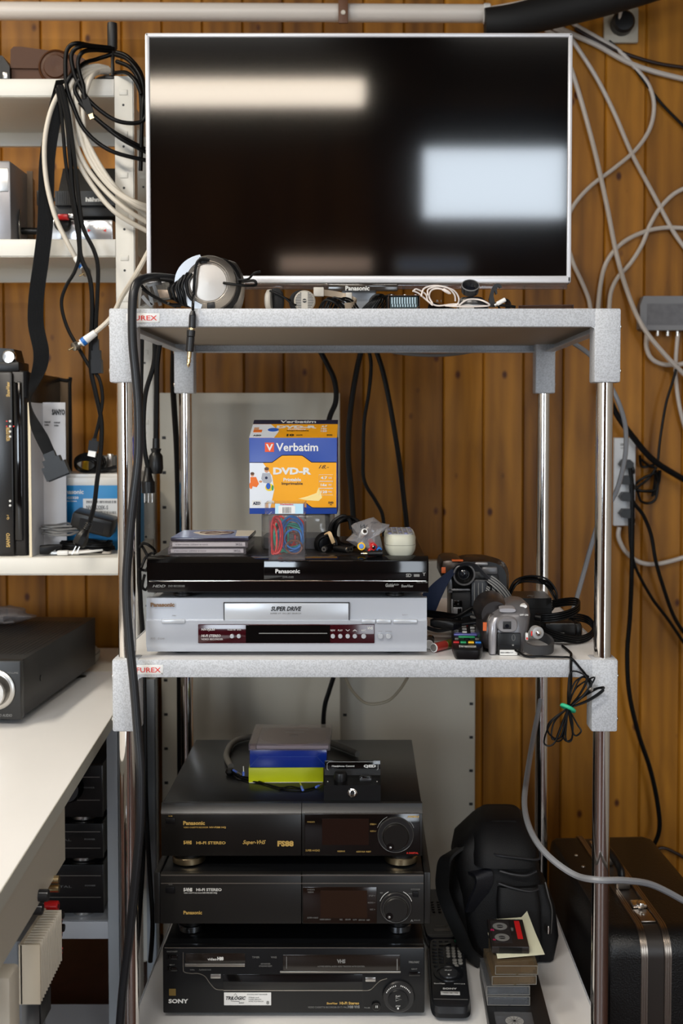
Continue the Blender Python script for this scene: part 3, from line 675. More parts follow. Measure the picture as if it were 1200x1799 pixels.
b.m(nickel); fbox(b, 284, 1430, 529, 1430.7, Y, .0006, .001); b.done()
b = B('display_window', t, M('gloss_black_inset', (14, 11, 10), .1), world=True); fbox(b, 535, 1429, 738, 1502, Y, .0010, .001, .002); b.m(M('dark_red_display', (29, 14, 8), .2)); fbox(b, 566, 1438, 648, 1484, Y, .0013, .001)
b.m(nickel)
fbox(b, 536, 1428.6, 737, 1429.5, Y, .0016)
b.m(ink_gold); ftext(b, 'POWER DATA', 540, 553, 1443.5, 2.2, Y, .0015); ftext(b, 'SUPER 4-HEAD', 537, 562, 1493.5, 3.4, Y, .0015); ftext(b, 'RESERVE', 593, 606, 1495, 2.6, Y, .0015); ftext(b, 'AUDIO DUB', 626, 641, 1495.6, 2.6, Y, .0015); ftext(b, 'INSERT', 643, 652, 1495.7, 2.6, Y, .0015)
ftext(b, 'STEREO >', 650, 661, 1447.5, 2.6, Y, .0015); ftext(b, 'AUDIO L >', 650, 661, 1459.5, 2.6, Y, .0015); ftext(b, 'XGM012', 715, 736, 1434.3, 3.6, Y, .0015, .04, .3)
b.m(ink_red); ftext(b, 'A DIGITAL', 714, 735, 1498, 3, Y, .0015, .02); b.done()
knob(t, 695, 1465.5, 32, 23.5, Y, 686, 1488, fsb)
b = B('lettering', t, ink_gold, world=True); ftext(b, 'Panasonic', 322, 360, 1445.8, 7, Y, .0004, .035); ftext(b, 'VIDEO CASSETTE RECORDER', 322.5, 366, 1453.4, 2.6, Y, .0004); ftext(b, 'NV-FS88 HQ', 368, 397, 1453.6, 3.6, Y, .0004, .02)
ftext(b, 'S-VHS', 322.5, 337, 1480, 6.5, Y, .0004, .06); ftext(b, 'HI-FI STEREO', 345, 396.5, 1480.6, 5, Y, .0004, .03); ftext(b, 'Super-VHS', 426.5, 467, 1480.4, 9, Y, .0004, .02, .35); ftext(b, 'FS88', 487.5, 516, 1482, 10, Y, .0004, .05)
ftext(b, 'POWER', 296, 303, 1433.6, 1.8, Y, .0004); b.done()
b = B('button', t, black_plastic, world=True); fbox(b, 291, 1437, 307.5, 1446, Y, .002, .001, .0008); b.done()
feet(t, (at(327, 1515, Y).x, at(706, 1515, Y).x), Y, z0, z1+.001, (.031, .32), .0275, ring=M('foot_champagne', (188, 170, 136), .3, 1))
ZF = z2
# ---------------------------------------------------------------- desk at the lower left
ZDK = EYE-.532
def edge(Y): return -.463+(2.087-Y)*(.046/.783)
desk = thing('desk', 'white topped desk reaching in from the left edge', 'desk', (-.95, 1.75, 0))
b = B('desktop', desk, board_white, world=True)
b.prism([(edge(.95), .95), (edge(2.44), 2.44), (-1.6, 2.44), (-1.6, .95)], ZDK-.024, ZDK, 'xy'); b.done()
b = B('rear_board', desk, M('cream_laminate', (222, 216, 204), .4), world=True); b.prism([(edge(2.44), 2.443), (edge(2.74), 2.70), (-1.6, 2.70), (-1.6, 2.443)], ZDK-.024, ZDK, 'xy'); b.done()
b = B('edge_banding', desk, M('edge_band', (198, 196, 184), .4), world=True); b.prism([(edge(.95), .95), (edge(2.44), 2.44), (edge(2.44)+.001, 2.44), (edge(.95)+.001, .95)], ZDK-.0235, ZDK-.0005, 'xy'); b.done()
beige_pl = M('beige_painted_steel', (196, 188, 172), .4)
b = B('apron', desk, beige_pl, world=True); b.prism([(-.418, 1.0), (-.440, 1.654), (-.50, 1.654), (-.50, 1.0)], ZDK-.108, ZDK-.0245, 'xy'); b.done()
for x, y in ((-.437, 1.315), (-.53, 2.62), (-1.5, 1.1), (-1.5, 2.6)):
    b = B('leg', desk, beige_pl, world=True); b.box(x-.027, x+.027, y-.02, y+.02, 0, ZDK-(.108 if y < 1.5 and x > -1 else .0245), .006); b.done()
c = atz(140, 1189, ZDK)
b = B('grommet', desk, M('grommet_ring', (90, 84, 74), .4, .5), 'dark metal cable grommet', True)
b.ring([[Vector((c.x+r*math.cos(a), c.y+r*math.sin(a), ZDK+h)) for a in [2*math.pi*k/24 for k in range(24)]] for r, h in ((.0135, .0002), (.0135, .0012), (.009, .0012), (.009, .0002))], cap=False); b.m(black_plastic); b.cyl((c.x, c.y, ZDK), (c.x, c.y, ZDK+.0004), .009, 20); b.done()
# receiver
t = thing('hifi_receiver', 'dark grey hi-fi receiver with silver volume knob on the desk', 'receiver', (-.82, 2.02, ZDK+.0003), -3)
rc = M('receiver_charcoal', (46, 45, 45), .42, .4, .05, 900)
b = B('casing', t, rc); b.box(-.212, .212, .006, .455, .012, .114, .0015); b.done()
b = B('front_panel', t, M('receiver_front', (30, 31, 32), .34)); b.box(-.214, .214, -.012, .007, .010, .115, .002); b.m(ink_grey)
b.text('DIGITAL SURROUND', .135, .018, .004, -.0122, .06, .01); b.text('HD AUDIO', .185, .018, .005, -.0122, .026, .02); b.text('MASTER VOLUME', .19, .094, .003, -.0122, .04); b.done()
b = B('vent_top', t, M('vent_dark', (26, 26, 26), .5), 'slotted top')
for k in range(44): b.box(-.19+k*.009, -.186+k*.009, .05, .40, .1139, .1145)
b.done()
b = B('volume_knob', t, steel); b.lathe([(.036, .0), (.036, .004), (.033, .006), (.029, .007), (.027, .028), (.025, .030), (.0001, .0305)], (.169, -.012, .064), (0, -1, 0), 40); b.done()
b = B('side_screw', t, black_plastic); b.cyl((.211, .10, .060), (.2135, .10, .060), .006, 16); b.done()
for x in (-.17, .17):
    for y in (.04, .40):
        b = B('foot', t, black_plastic); b.cyl((x, y, 0), (x, y, .0125), .018, 20, bev=.002); b.done()
def crumple(b, cx, cy, cz, rx, ry, rz, seed, n=14, m=10, jag=.35):
    rnd = random.Random(seed); rs = []
    for i in range(m+1):
        v = i/m*math.pi; r = []
        for k in range(n):
            u = 2*math.pi*k/n; j = 1+rnd.uniform(-jag, jag)
            if i in (0, m): j = 1
            r.append(Vector((cx+rx*math.sin(v)*math.cos(u)*j, cy+ry*math.sin(v)*math.sin(u)*j, max(cz+.0005, cz+rz*(1-math.cos(v))*(.9+.1*j)))))
        rs.append(r)
    b.ring(rs)
    for f in b.bm.faces: f.smooth = False
    return b
b = B('plastic_bag', None, clear('bag_film', (235, 235, 240), .92, .12, .22, (210, 210, 212)))
p = atz(8, 1100, ZDK+.115); crumple(b, p.x-.01, p.y+.03, ZDK+.1155, .055, .045, .018, 3); tag(b.done(), 'crumpled clear plastic bag lying on the hi-fi receiver', 'bag')
# small grey round-backed gadget behind the receiver
p = atz(134, 1172, ZDK+.0015)
b = B('computer_mouse', None, M('old_beige_plastic', (176, 174, 164), .45)); b.loft([(ZDK+.0018, p.x, p.y+.06, .031, .058, 2.6), (ZDK+.008, p.x, p.y+.06, .034, .062, 2.6), (ZDK+.020, p.x, p.y+.062, .033, .060, 2.5), (ZDK+.030, p.x-.002, p.y+.066, .026, .050, 2.3), (ZDK+.036, p.x-.004, p.y+.07, .012, .026, 2)], 32)
b.m(dark_grey); b.loft([(ZDK+.0195, p.x, p.y+.062, .0334, .0604, 2.5), (ZDK+.0205, p.x, p.y+.062, .0334, .0604, 2.5)], 32); tag(b.done(), 'rounded grey plastic mouse on the desk behind the receiver', 'mouse')
# amplifier with heatsink under the desk
t = thing('power_amplifier', 'grey amplifier module with cream heatsink fins and red terminals under the desk', 'amplifier', (-.50, 1.62, .36))
xh = -.4205; HZ1 = at(40, 1660, 1.452).z; HZ0 = at(40, 1765, 1.452).z
b = B('chassis', t, M('zinc_plate', (150, 154, 158), .35, .6), world=True); b.box(-.60, -.448, 1.462, 1.572, .36, HZ1-.0, .002); b.done()
b = B('heatsink', t, M('cream_anodised', (214, 200, 176), .45), world=True); b.box(-.448, -.444, 1.452, 1.565, HZ0, HZ1)
b.box(-.4465, xh, 1.452, 1.4555, HZ0, HZ1, .0005)
b.m(M('cream_fin', (206, 196, 178), .45))
for k in range(13):
    y = 1.461+k*.0080; b.box(-.4465, xh, y, y+.0017, HZ0+k*.0006, HZ1, .0003)
b.done()
for px, py, m_, r in ((95, 1592, red_pl, .0075), (105, 1608, black_plastic, .005), (101, 1619, red_pl, .0055), (106, 1630, black_plastic, .0055), (101, 1642, red_pl, .0055), (102, 1670, red_pl, .005)):
    q = at(px, py, 1.580)
    b = B('terminal', t, m_, 'red terminal' if m_ is red_pl else 'black terminal', True); b.cyl((-.450, 1.580, q.z), (q.x+.006, 1.580, q.z), r, 18, bev=.0008); b.m(ink_black); b.cyl((q.x+.0058, 1.580, q.z), (q.x+.0066, 1.580, q.z), r*.4, 10); b.done()
for py in (1550, 1566):
    q = at(93, py, 1.575); b = B('socket', t, brass, 'gold phono socket', True); b.cyl((-.470, 1.585, q.z), (q.x+.006, 1.585, q.z), .0055, 18); b.cyl((-.455, 1.585, q.z), (-.447, 1.585, q.z), .008, 6); b.done()
for px, py in ((70, 1597), (80, 1573)):
    q = at(px, py, 1.50); b = B('plug', t, M('plug_black_white', (40, 40, 42), .4), world=True); b.cyl((-.45, 1.50, q.z), (q.x+.004, 1.50, q.z), .008, 16, bev=.001); b.m(white_pl); b.box(q.x-.008, q.x+.004, 1.494, 1.506, q.z+.001, q.z+.006, .001); b.done()
b = B('fan_grille', t, black_plastic, world=True); b.box(-.4365, -.434, 1.50, 1.55, .44, .475, .002); b.done()
# stand carrying the amplifier
b = B('metal_stand', None, grey_metal); b.box(-.62, -.425, 1.45, 1.64, .345, .3598, .002)
for x in (-.615, -.435):
    for y in (1.455, 1.625): b.box(x, x+.01, y, y+.01, 0, .346)
tag(b.done(), 'grey metal stand under the amplifier module', 'stand')
# low rack with black units
t = thing('low_rack', 'low grey steel rack behind the desk, filled with black hi-fi units', 'rack', (-.75, 2.3, 0))
RKY = 2.12; px_ = at(187, 1300, RKY).x
z_s = at(150, 1618, RKY).z
for x in (px_, -1.2):
    for y in (RKY, 2.5):
        b = B('post', t, grey_metal, world=True); b.box(x, x+.0225, y, y+.002, 0, .688, .0005); b.box(x+.0205, x+.0225, y, y+.025, 0, .688); b.done()
for z, ye in ((z_s, 2.5), (.042, 2.33)):
    b = B('shelf', t, M('light_grey_enamel', (186, 188, 192), .35), world=True); b.box(-1.2, px_-.0005, RKY+.003, ye, z-.002, z); b.box(-1.2, px_-.0005, RKY+.003, RKY+.005, z-.036, z, .0008); b.done()
zz = z_s+.0004
for k, (h, lab) in enumerate(((.104, 'bottom'), (.078, 'middle'), (.110, 'top'))):
    u = thing('hifi_unit', 'black hi-fi unit, %s of the stack on the low rack behind the desk' % lab, 'hi-fi unit', (px_-.225, RKY+.01, zz), group='black hi-fi units on the low rack')
    b = B('casing', u, deckb); b.box(-.212, .212, .008, .33, .012, h, .001); b.done()
    b = B('front_panel', u, M('unit_front', (17, 17, 18), .25)); b.box(-.215, .215, -.002, .009, .011, h+.0005, .0015); b.m(ink_grey)
    b.text('DIGITAL', .13, h*.6, .004, -.0022, .05); b.text('POWER', .19, h*.62, .003, -.0022, .02); b.m(nickel); b.box(-.21, .21, -.0026, -.0018, h*.80, h*.80+.0008); b.box(-.21, .21, -.0026, -.0018, h*.40, h*.40+.0006); b.done()
    if k == 2:
        b = B('volume_knob', u, black_gloss); b.lathe([(.03, 0), (.03, .004), (.026, .012), (.024, .02), (.0001, .0202)], (.15, -.002, .07), (0, -1, 0), 32); b.done()
    for x in (-.17, .17):
        b = B('foot', u, steel); b.cyl((x, .035, 0), (x, .035, .0115), .024, 28, bev=.001); b.done()
    zz += h+.0012
# ---------------------------------------------------------------- things on the left shelf unit
Z1, Z2, Z3 = SZ
# top shelf
b = B('battery_charger', None, black_plastic); q = at(17, 135, 2.24)
b.prism([(q.x, Z1), (q.x, Z1+.036), (q.x-.014, Z1+.056), (q.x-.10, Z1+.060), (q.x-.10, Z1)], 2.24, 2.36, 'xz'); b.m(steel); b.box(q.x-.013, q.x-.004, 2.2385, 2.242, Z1+.012, Z1+.024, .001)
tag(b.done(), 'small black slanted box at the far left of the top white shelf', 'box')
leather = M('brown_leather', (72, 42, 22), .45, bump=.4, bscale=260, var=.25, spec=.25)
t = thing('camera_case', 'worn brown leather camera case on the top white shelf', 'camera case', (at(68, 130, 2.25).x, 2.25, Z1))
xl, xr = at(20, 130, 2.25).x, at(150, 130, 2.25).x; zt_ = at(30, 83, 2.25).z
b = B('body', t, leather, world=True); b.prism([(xl+.001, Z1+.0005), (xl, Z1+.035), (xr, Z1+.030), (xr-.002, Z1+.0005)], 2.25, 2.32, 'xz'); b.done()
b = B('lid', t, leather, world=True)
b.prism([(xl-.001, Z1+.034), (xl, zt_-.006), (xl+.006, zt_), (xl+.02, zt_), (xr-.02, zt_-.014), (xr, zt_-.024), (xr+.001, Z1+.032)], 2.246, 2.325, 'xz'); b.done()
c = at(99, 119, 2.246)
b = B('lens_cover', t, leather, world=True); b.lathe([(.035, 0), (.034, .005), (.030, .009), (.029, .007), (.023, .008), (.021, .012), (.010, .012), (.0001, .010)], (c.x, 2.247, c.z), (0, -1, 0), 40); b.done()
# aerial
c = at(196, 133, 2.225)
t = thing('antenna', 'black rod antenna on a round magnetic foot, upright on the top white shelf', 'antenna', (c.x, 2.235, Z1))
b = B('base', t, black_plastic); b.lathe([(.036, 0), (.036, .003), (.030, .0075), (.012, .010), (.008, .013), (.0001, .013)], (0, 0, .0006), seg=36); b.done()
b = B('rod', t, M('antenna_rubber', (26, 24, 24), .5)); b.lathe([(.0065, .010), (.0040, .018), (.0032, .045), (.0062, .062), (.0095, .068), (.0098, .110), (.0092, .116), (.0001, .119)], (0, 0, 0), seg=24); b.done()
# second shelf
t = thing('reel_splicer', 'grey metal film viewer with a steel reel on the middle white shelf', 'film viewer', (at(20, 400, 2.26).x, 2.27, Z2))
q0, q1 = at(-60, 300, 2.25).x, at(18, 300, 2.25).x
b = B('housing', t, M('brushed_grey', (140, 138, 140), .35, .5), world=True); b.box(q0, q1, 2.25, 2.42, Z2+.0005, at(10, 282, 2.25).z, .004); b.m(steel); b.box(q0, q1-.004, 2.2485, 2.251, Z2+.10, at(10, 295, 2.25).z, .002); b.done()
b = B('bracket', t, M('brown_grey_plate', (92, 74, 54), .4, .3), world=True); b.box(q1, at(58, 380, 2.36).x, 2.36, 2.364, Z2+.005, at(10, 292, 2.36).z-.01); b.done()
c = at(30, 380, 2.30)
b = B('reel', t, nickel, world=True)
b.lathe([(.0375, 0), (.0390, .0012), (.0375, .0024), (.033, .0024), (.033, .0)], (c.x, 2.30+.02, Z2+.0405), (1, .25, 0), 40); b.lathe([(.033, 0), (.033, .001), (.0001, .001)], (c.x-.001, 2.32, Z2+.0405), (1, .25, 0), 40); b.done()
b = B('spindle', t, black_plastic, world=True); b.cyl((c.x, 2.32, Z2+.036), (at(72, 388, 2.32).x, 2.325, Z2+.036), .007, 16); b.done()
q0, q1 = at(66, 400, 2.23).x, at(198, 400, 2.23).x
t = thing('film_editor', 'polished silver base unit with red clip knob, on the middle white shelf', 'editor', ((q0+q1)/2, 2.23, Z2))
zt_ = at(100, 386, 2.23).z
b = B('base', t, M('polished_aluminium', (214, 216, 220), .18, .7), world=True); b.box(q0, q1, 2.23, 2.33, Z2+.0005, zt_, .002); b.m(ink_grey); b.text('VD 2100', at(172, 398, 2.229).x, at(172, 398, 2.229).z, .006, 2.2298, .034, .01)
b.m(ink_red)
for px, s_ in ((157, 1), (184, -1)):
    c = at(px, 405, 2.23); b.prism([(c.x-.003*s_, c.z+.003), (c.x+.003*s_, c.z), (c.x-.003*s_, c.z-.003)], 2.2294, 2.2301, 'xz')
b.done()
c = at(111, 393, 2.23)
b = B('knob', t, black_plastic, world=True); b.lathe([(.0165, 0), (.0165, .006), (.013, .010), (.0001, .011)], (c.x, 2.2295, c.z), (0, -1, 0), 24); b.m(red_pl); a = at(113, 382, 2.215); b.box(a.x-.011, a.x+.009, 2.205, 2.22, a.z-.005, a.z+.005, .002); b.m(steel); b.box(a.x-.017, a.x-.011, 2.208, 2.217, a.z-.004, a.z+.004, .001); b.box(a.x+.009, a.x+.020, 2.208, 2.217, a.z-.002, a.z+.006, .001); b.done()
t = thing('editing_viewer', 'black viewer with white lettering on the polished silver base, middle white shelf', 'viewer', ((q0+q1)/2, 2.34, Z2))
q2 = at(96, 350, 2.25).x
b = B('body', t, M('black_crackle', (30, 30, 31), .45, 0, .2, 800), world=True); z_a, z_b, z_c = at(150, 362, 2.26).z, at(150, 337, 2.26).z, at(150, 296, 2.30).z
b.box(q0+.0, q1, 2.26, 2.40, zt_+.012, z_a+.001, .002); b.prism([(q2, z_a), (q1, z_a), (q1, z_b), (q2, z_b)], 2.252, 2.40, 'xz'); b.prism([(2.262, z_b), (2.30, z_c), (2.40, z_c), (2.40, z_b)], q2+.004, q1, 'yz')
b.box(q0+.03, q1-.03, 2.335, 2.39, Z2+.0005, zt_+.013)
for k in range(9): b.box(q2+.003+k*.0035, q2+.0048+k*.0035, 2.2512, 2.2525, z_a+.001, z_b-.001)
b.m(ink_white); b.text('hähnel', at(167, 350, 2.252).x, at(167, 350.5, 2.252).z, .0088, 2.2518, .037, .05); b.done()
b = B('side_knob', t, dark_grey, world=True); b.box(at(63, 350, 2.25).x, at(71, 350, 2.25).x, 2.254, 2.27, z_a, z_b+.002, .002); b.box(at(70, 350, 2.25).x, q2+.001, 2.262, 2.268, (z_a+z_b)/2-.003, (z_a+z_b)/2+.003); b.done()
# third shelf: upright projector, folders, box, pile of leads
q0, q1 = at(-40, 900, 2.22).x, at(47, 900, 2.22).x; zt_ = at(20, 652, 2.22).z
t = thing('video_recorder', 'black video recorder stood on its end on the lowest white shelf', 'video recorder', ((q0+q1)/2, 2.22, Z3))
vb = M('standing_deck_black', (24, 22, 21), .3, .2)
b = B('casing', t, vb, world=True); b.box(q0, q1-.006, 2.232, 2.50, Z3+.001, zt_, .003); b.done()
b = B('front_panel', t, vb, world=True); qa = at(24, 900, 2.22).x; b.box(q0, qa, 2.222, 2.234, Z3+.0005, zt_, .006); b.m(black_gloss); b.box(qa+.0005, at(38, 900, 2.22).x, 2.224, 2.234, Z3+.03, zt_-.02, .003)
b.m(ink_white)
for k, y in enumerate((740, 749, 758, 767)):
    c = at(18, y, 2.222); b.cyl((c.x, 2.2225, c.z), (c.x, 2.2205, c.z), .0022, 12)
for y in (880, 888):
    c = at(18, y, 2.222); b.cyl((c.x, 2.2225, c.z), (c.x, 2.2205, c.z), .0022, 12)
b.m(ink_red)
for y, x in ((740, 12), (749, 12), (749, 24)):
    c = at(x, y, 2.222); b.cyl((c.x, 2.2225, c.z), (c.x, 2.2213, c.z), .0014, 10)
me_host = b.done()
for s_, py, hp, mm in (('SANYO', 949, 25, ink_gold), ('ShowView', 684, 26, ink_gold), ('Q-1', 909, 8, ink_gold), ('VIDEO SYSTEM', 763, 24, ink_gold)):
    bb = B('lettering', t, mm, world=True); c = at(14, py, 2.2215); L_ = hp/F*2.22
    bb.text(s_, 0, 0, .0072 if hp > 20 else .005, 0, L_, .03)
    bb.bm.transform(Matrix.Translation((c.x, 2.2218, c.z)) @ Matrix.Rotation(R(-90), 4, 'Y')); bb.done()
for py0, py1 in ((652, 700), (930, 978)):
    b = B('roller', t, dark_grey, 'ribbed round end piece', True)
    a, c = at(41, py0, 2.24), at(41, py1, 2.24); b.cyl((a.x, 2.245, a.z), (a.x, 2.245, c.z), .011, 20, bev=.002); b.done()
t = thing('small_device', 'small black and chrome device on top of the upright recorder', 'device', (at(12, 640, 2.26).x, 2.26, zt_))
b = B('body', t, black_plastic, world=True); a = at(33, 640, 2.25); b.box(a.x-.09, a.x, 2.25, 2.32, zt_+.0005, zt_+.020, .003); b.prism([(a.x-.09, zt_+.019), (a.x-.006, zt_+.019), (a.x-.012, zt_+.045), (a.x-.09, zt_+.052)], 2.256, 2.31, 'xz'); b.done()
b = B('dial', t, chrome, world=True); c = at(15, 627, 2.25); b.lathe([(.014, 0), (.014, .006), (.011, .009), (.0001, .0095)], (c.x, 2.257, c.z), (0, -1, 0), 28); b.done()
fold = M('grey_folder_card', (198, 198, 202), .55, var=.08, vscale=12)
b = B('magazine_file', None, fold); xa, xb = at(51.5, 900, 2.21).x, at(98, 900, 2.40).x
b.box(xa, xa+.003, 2.212, 2.47, Z3-.006+.0065, at(48, 707, 2.212).z, .001)
b.m(M('yellowed_edge', (220, 208, 180), .6)); b.box(xa-.001, xa+.004, 2.2105, 2.2125, Z3+.0005, at(48, 707, 2.212).z); b.m(fold)
b.box(xa+.003, xa+.0485, 2.30, 2.304, Z3+.0005, at(80, 707, 2.30).z); b.m(ink_black); c = at(105, 724, 2.298); b.text('SANYO', c.x-.003, c.z, .012, 2.2985, .026, .05)
for x, y in ((63, 737), (83, 741), (100, 742)):
    c = at(x, y, 2.298); b.text('manual', c.x, c.z, .004, 2.2985, .012, .02); b.text('index', c.x-.001, c.z-.006, .004, 2.2985, .009, .02)
tag(b.done(), 'pale grey card magazine file with black lettering on the lowest white shelf', 'file')
b = B('picture_board', None, M('tan_board', (136, 112, 84), .5)); a, c = at(54, 655, 2.45), at(112, 655, 2.45)
b.prism([(a.x-.03, Z3+.001), (c.x, Z3+.001), (c.x, a.z-.022), (c.x-.004, a.z-.016), (c.x-.02, a.z-.012), (a.x-.03, a.z)], 2.50, 2.505, 'xz'); b.m(black_plastic)
P = [Vector((c.x, 2.499, Z3+.15)), Vector((c.x, 2.499, a.z-.024)), Vector((c.x-.006, 2.499, a.z-.015)), Vector((a.x-.03, 2.499, a.z+.001))]; b.tube(P, .004, 6, 3); tag(b.done(), 'tan board with rounded black edge standing behind the magazine file', 'board')
t = thing('camcorder_box', 'blue and white cardboard product box on the lowest white shelf', 'box', (at(160, 900, 2.33).x, 2.33, Z3))
q0, q1 = at(98, 900, 2.33).x, at(222, 900, 2.33).x; zt_ = at(150, 852, 2.33).z
b = B('carton', t, M('cyan_blue_card', (16, 132, 196), .45), world=True); b.box(q0, q1, 2.33, 2.52, Z3+.0005, zt_, .001); b.m(white_pl); b.box(q0-.0002, q1+.0002, 2.3297, 2.52, zt_-.001, zt_+.0155, .0008); b.box(q0-.003, q1+.0002, 2.34, 2.52, zt_+.0155, zt_+.022, .001)
def fm(s_, x0, x1, y, hp, m_): b.m(m_); ftext(b, s_, x0, x1, y, hp, 2.33, .0006, .03)
fm('Panasonic', 106, 147, 864, 8, white_pl); fm('NV-GS320', 106, 138, 874.5, 4.5, white_pl); fm('Digital Video Camera', 106, 135, 880.5, 3, white_pl); b.m(white_pl); fbox(b, 146, 876, 222, 915, 2.33, .0007)
b.m(ink_black)
rnd = random.Random(5)
for y0, y1 in ((879.5, 884), (898, 903), (909, 912)):
    x = 152
    while x < 205: w_ = rnd.choice((.6, .9, 1.4)); fbox(b, x, y0, x+w_, y1, 2.33, .0011); x += w_+rnd.choice((.7, 1.0, 1.5))
ftext(b, 'NV-GS32EK-S', 152, 190, 891.5, 7, 2.33, .0011, .01); b.done()
# small clutter on the carton
t = thing('gadget', 'yellow tagged grey gadget lying on the blue carton', 'gadget', (at(170, 845, 2.42).x, 2.42, zt_+.0222))
b = B('body', t, mid_grey, world=True); c = at(172, 822, 2.42); b.box(c.x-.028, c.x+.040, 2.41, 2.46, zt_+.0225, zt_+.058, .006); b.m(steel); b.box(c.x+.022, c.x+.034, 2.405, 2.42, zt_+.03, zt_+.062, .003); b.done()
b = B('tag', t, yellow_pl, 'yellow tag', True); c = at(149, 800, 2.41); b.prism([(c.x-.006, zt_+.024), (c.x+.008, zt_+.024), (c.x+.010, zt_+.066), (c.x+.002, zt_+.060)], 2.405, 2.409, 'xz'); b.m(white_pl); b.box(c.x-.016, c.x-.007, 2.405, 2.415, zt_+.026, zt_+.052, .002); b.done()
b = B('coiled_lead', None, black_cable)
for k in range(5):
    c = at(149+k*1.5, 822, 2.36); rr = .017+.002*k
    b.tube([Vector((c.x+rr*1.25*math.cos(a), 2.365+.006*math.sin(a*2)+k*.003, zt_+.0255+rr*.75+rr*.75*math.sin(a))) for a in [2*math.pi*j/12 for j in range(12)]], .003, 6, 4, closed=True)
b.tube([at(160, 830, 2.37), at(178, 826, 2.37), at(205, 820, 2.37)], .0035, 6); b.tube([at(180, 836, 2.36), at(186, 846, 2.35), at(196, 846, 2.35), at(204, 838, 2.36)], .003, 6)
tag(b.done(), 'black coiled lead lying on top of the blue carton', 'cable')
# power brick and leads in front of the carton
t = thing('power_adapter', 'black mains adapter lying on leads in front of the blue carton', 'adapter', (at(160, 930, 2.26).x, 2.26, Z3+.045))
b = B('body', t, black_plastic); b.x((0, .01, .018), (8, 14, 0)); b.box(-.038, .046, -.022, .03, -.018, .018, .006); b.done()
b = B('label', t, dark_grey); b.x((0, .01, .018), (8, 14, 0)); b.box(-.02, .03, -.0226, -.0218, -.010, .010); b.done()
def squiggle(rnd, c, rx, ry, rz, n, loops=1):
    P = []
    for k in range(n):
        a = 2*math.pi*k/n*loops; P.append(Vector((c.x+rx*math.cos(a)*rnd.uniform(.75, 1.05), c.y+ry*math.sin(a)*rnd.uniform(.7, 1.1), c.z+rz*rnd.uniform(0, 1))))
    return P
rnd = random.Random(11)
for nm, m_, lab, n_, r_, zoff in (('lead', black_cable, 'tangle of black leads under the black mains adapter', 7, .0026, .004), ('lead', grey_cable, 'grey leads looping out left of the black mains adapter', 4, .0022, .012), ('lead', white_cable, 'white leads at the bottom of the pile on the lowest white shelf', 2, .0026, .0032)):
    b = B(nm, None, m_)
    for k in range(n_):
        c = at(150, 950, 2.27); c.z = Z3+zoff+k*.003
        if m_ is grey_cable: c = at(110, 935, 2.27); c.z = Z3+.040+k*.005
        b.tube(squiggle(rnd, c, .055 if m_ is not grey_cable else .042, .03, .004, 12), r_, 6, 5, closed=True)
    tag(b.done(), lab, 'cable', None)
b = B('usb_plug', None, white_pl); a, c = at(100, 975, 2.23), at(128, 975, 2.235); z_ = Z3+.006; b.box(a.x, c.x-.008, 2.228, 2.242, z_-.0045, z_+.0045, .002); b.cyl((c.x-.008, 2.235, z_), (c.x+.012, 2.236, z_), .0035, 12); b.tube([Vector((c.x+.010, 2.236, z_)), Vector((c.x+.035, 2.240, z_+.002)), Vector((c.x+.055, 2.25, z_+.004))], .0024, 8); b.m(steel); b.box(a.x-.012, a.x, 2.230, 2.240, z_-.0022, z_+.0022)
tag(b.done(), 'white USB plug on the lowest white shelf edge', 'plug')
b = B('mains_connector', None, dark_grey); c = at(80, 968, 2.225); b.loft([(c.x-.012, 2.232, Z3+.012, .007, .009, 3), (c.x+.004, 2.232, Z3+.013, .008, .010, 3), (c.x+.018, 2.234, Z3+.018, .004, .005, 2.5), (c.x+.03, 2.236, Z3+.02, .003, .003, 2)], 20, 'x'); tag(b.done(), 'dark grey moulded mains connector left of the white USB plug', 'connector')
# ---------------------------------------------------------------- things on the disc recorder
pic = M('pale_blue_print', (120, 132, 168), .25)
p = atz(365, 974, ZD); q0 = at(295, 970, p.y).x; q1 = at(432, 970, p.y).x; cw = q1-q0
case_edge = clear('jewel_case', (250, 248, 250), .96, .05, .08, (200, 194, 200))
zc = ZD+.0004; lean = 0
for k, (lab, dx, dy) in enumerate((('lower clear jewel case with white spine in the pile on the black disc recorder', 0, 0), ('upper clear jewel case with white spine, under the pictured slim case', .003, -.002))):
    t = thing('cd_case', lab, 'disc case', ((q0+q1)/2+dx, p.y+dy, zc), rz=.8*k, group='jewel cases on the black disc recorder'); w_ = cw/2
    b = B('shell', t, case_edge); b.box(-w_, w_, 0, .135, 0, .0012); b.box(-w_, w_, 0, .135, .0088, .0100); b.box(-w_, -w_+.0012, 0, .135, .0012, .0088); b.box(w_-.0012, w_, 0, .135, .0012, .0088); b.box(-w_, w_, 0, .0012, .0012, .0088); b.done()
    b = B('paper_inlay', t, paper); b.box(-w_+.004, w_-.004, .0018, .0024, .0016, .0084); b.box(-w_+.004, w_-.004, .0018, .13, .0016, .0020)
    b.m(ink_grey); b.text('TDK', w_-.014, .0050, .0036, .0016, .012, .04, flip=True); b.text('DVD-R INKJET PRINTABLE', -w_+.034, .0050, .0026, .0016, .050, .02, flip=True); b.done()
    b = B('disc', t, steel); b.cyl((0, .068, .0030), (0, .068, .0042), .058, 40); b.done()
    zc += .0102
t = thing('slim_disc_case', 'slim disc case with a blue and white picture cover, topmost of its pile', 'disc case', ((q0+q1)/2+.004, p.y+.002, zc), rz=0)
b = B('shell', t, M('smoky_case_bottom', (40, 34, 48), .2)); b.box(-w_, w_, 0, .122, 0, .0052, .0008); b.done()
b = B('cover_picture', t, pic); b.box(-w_+.001, w_-.001, .001, .121, .0053, .0058)
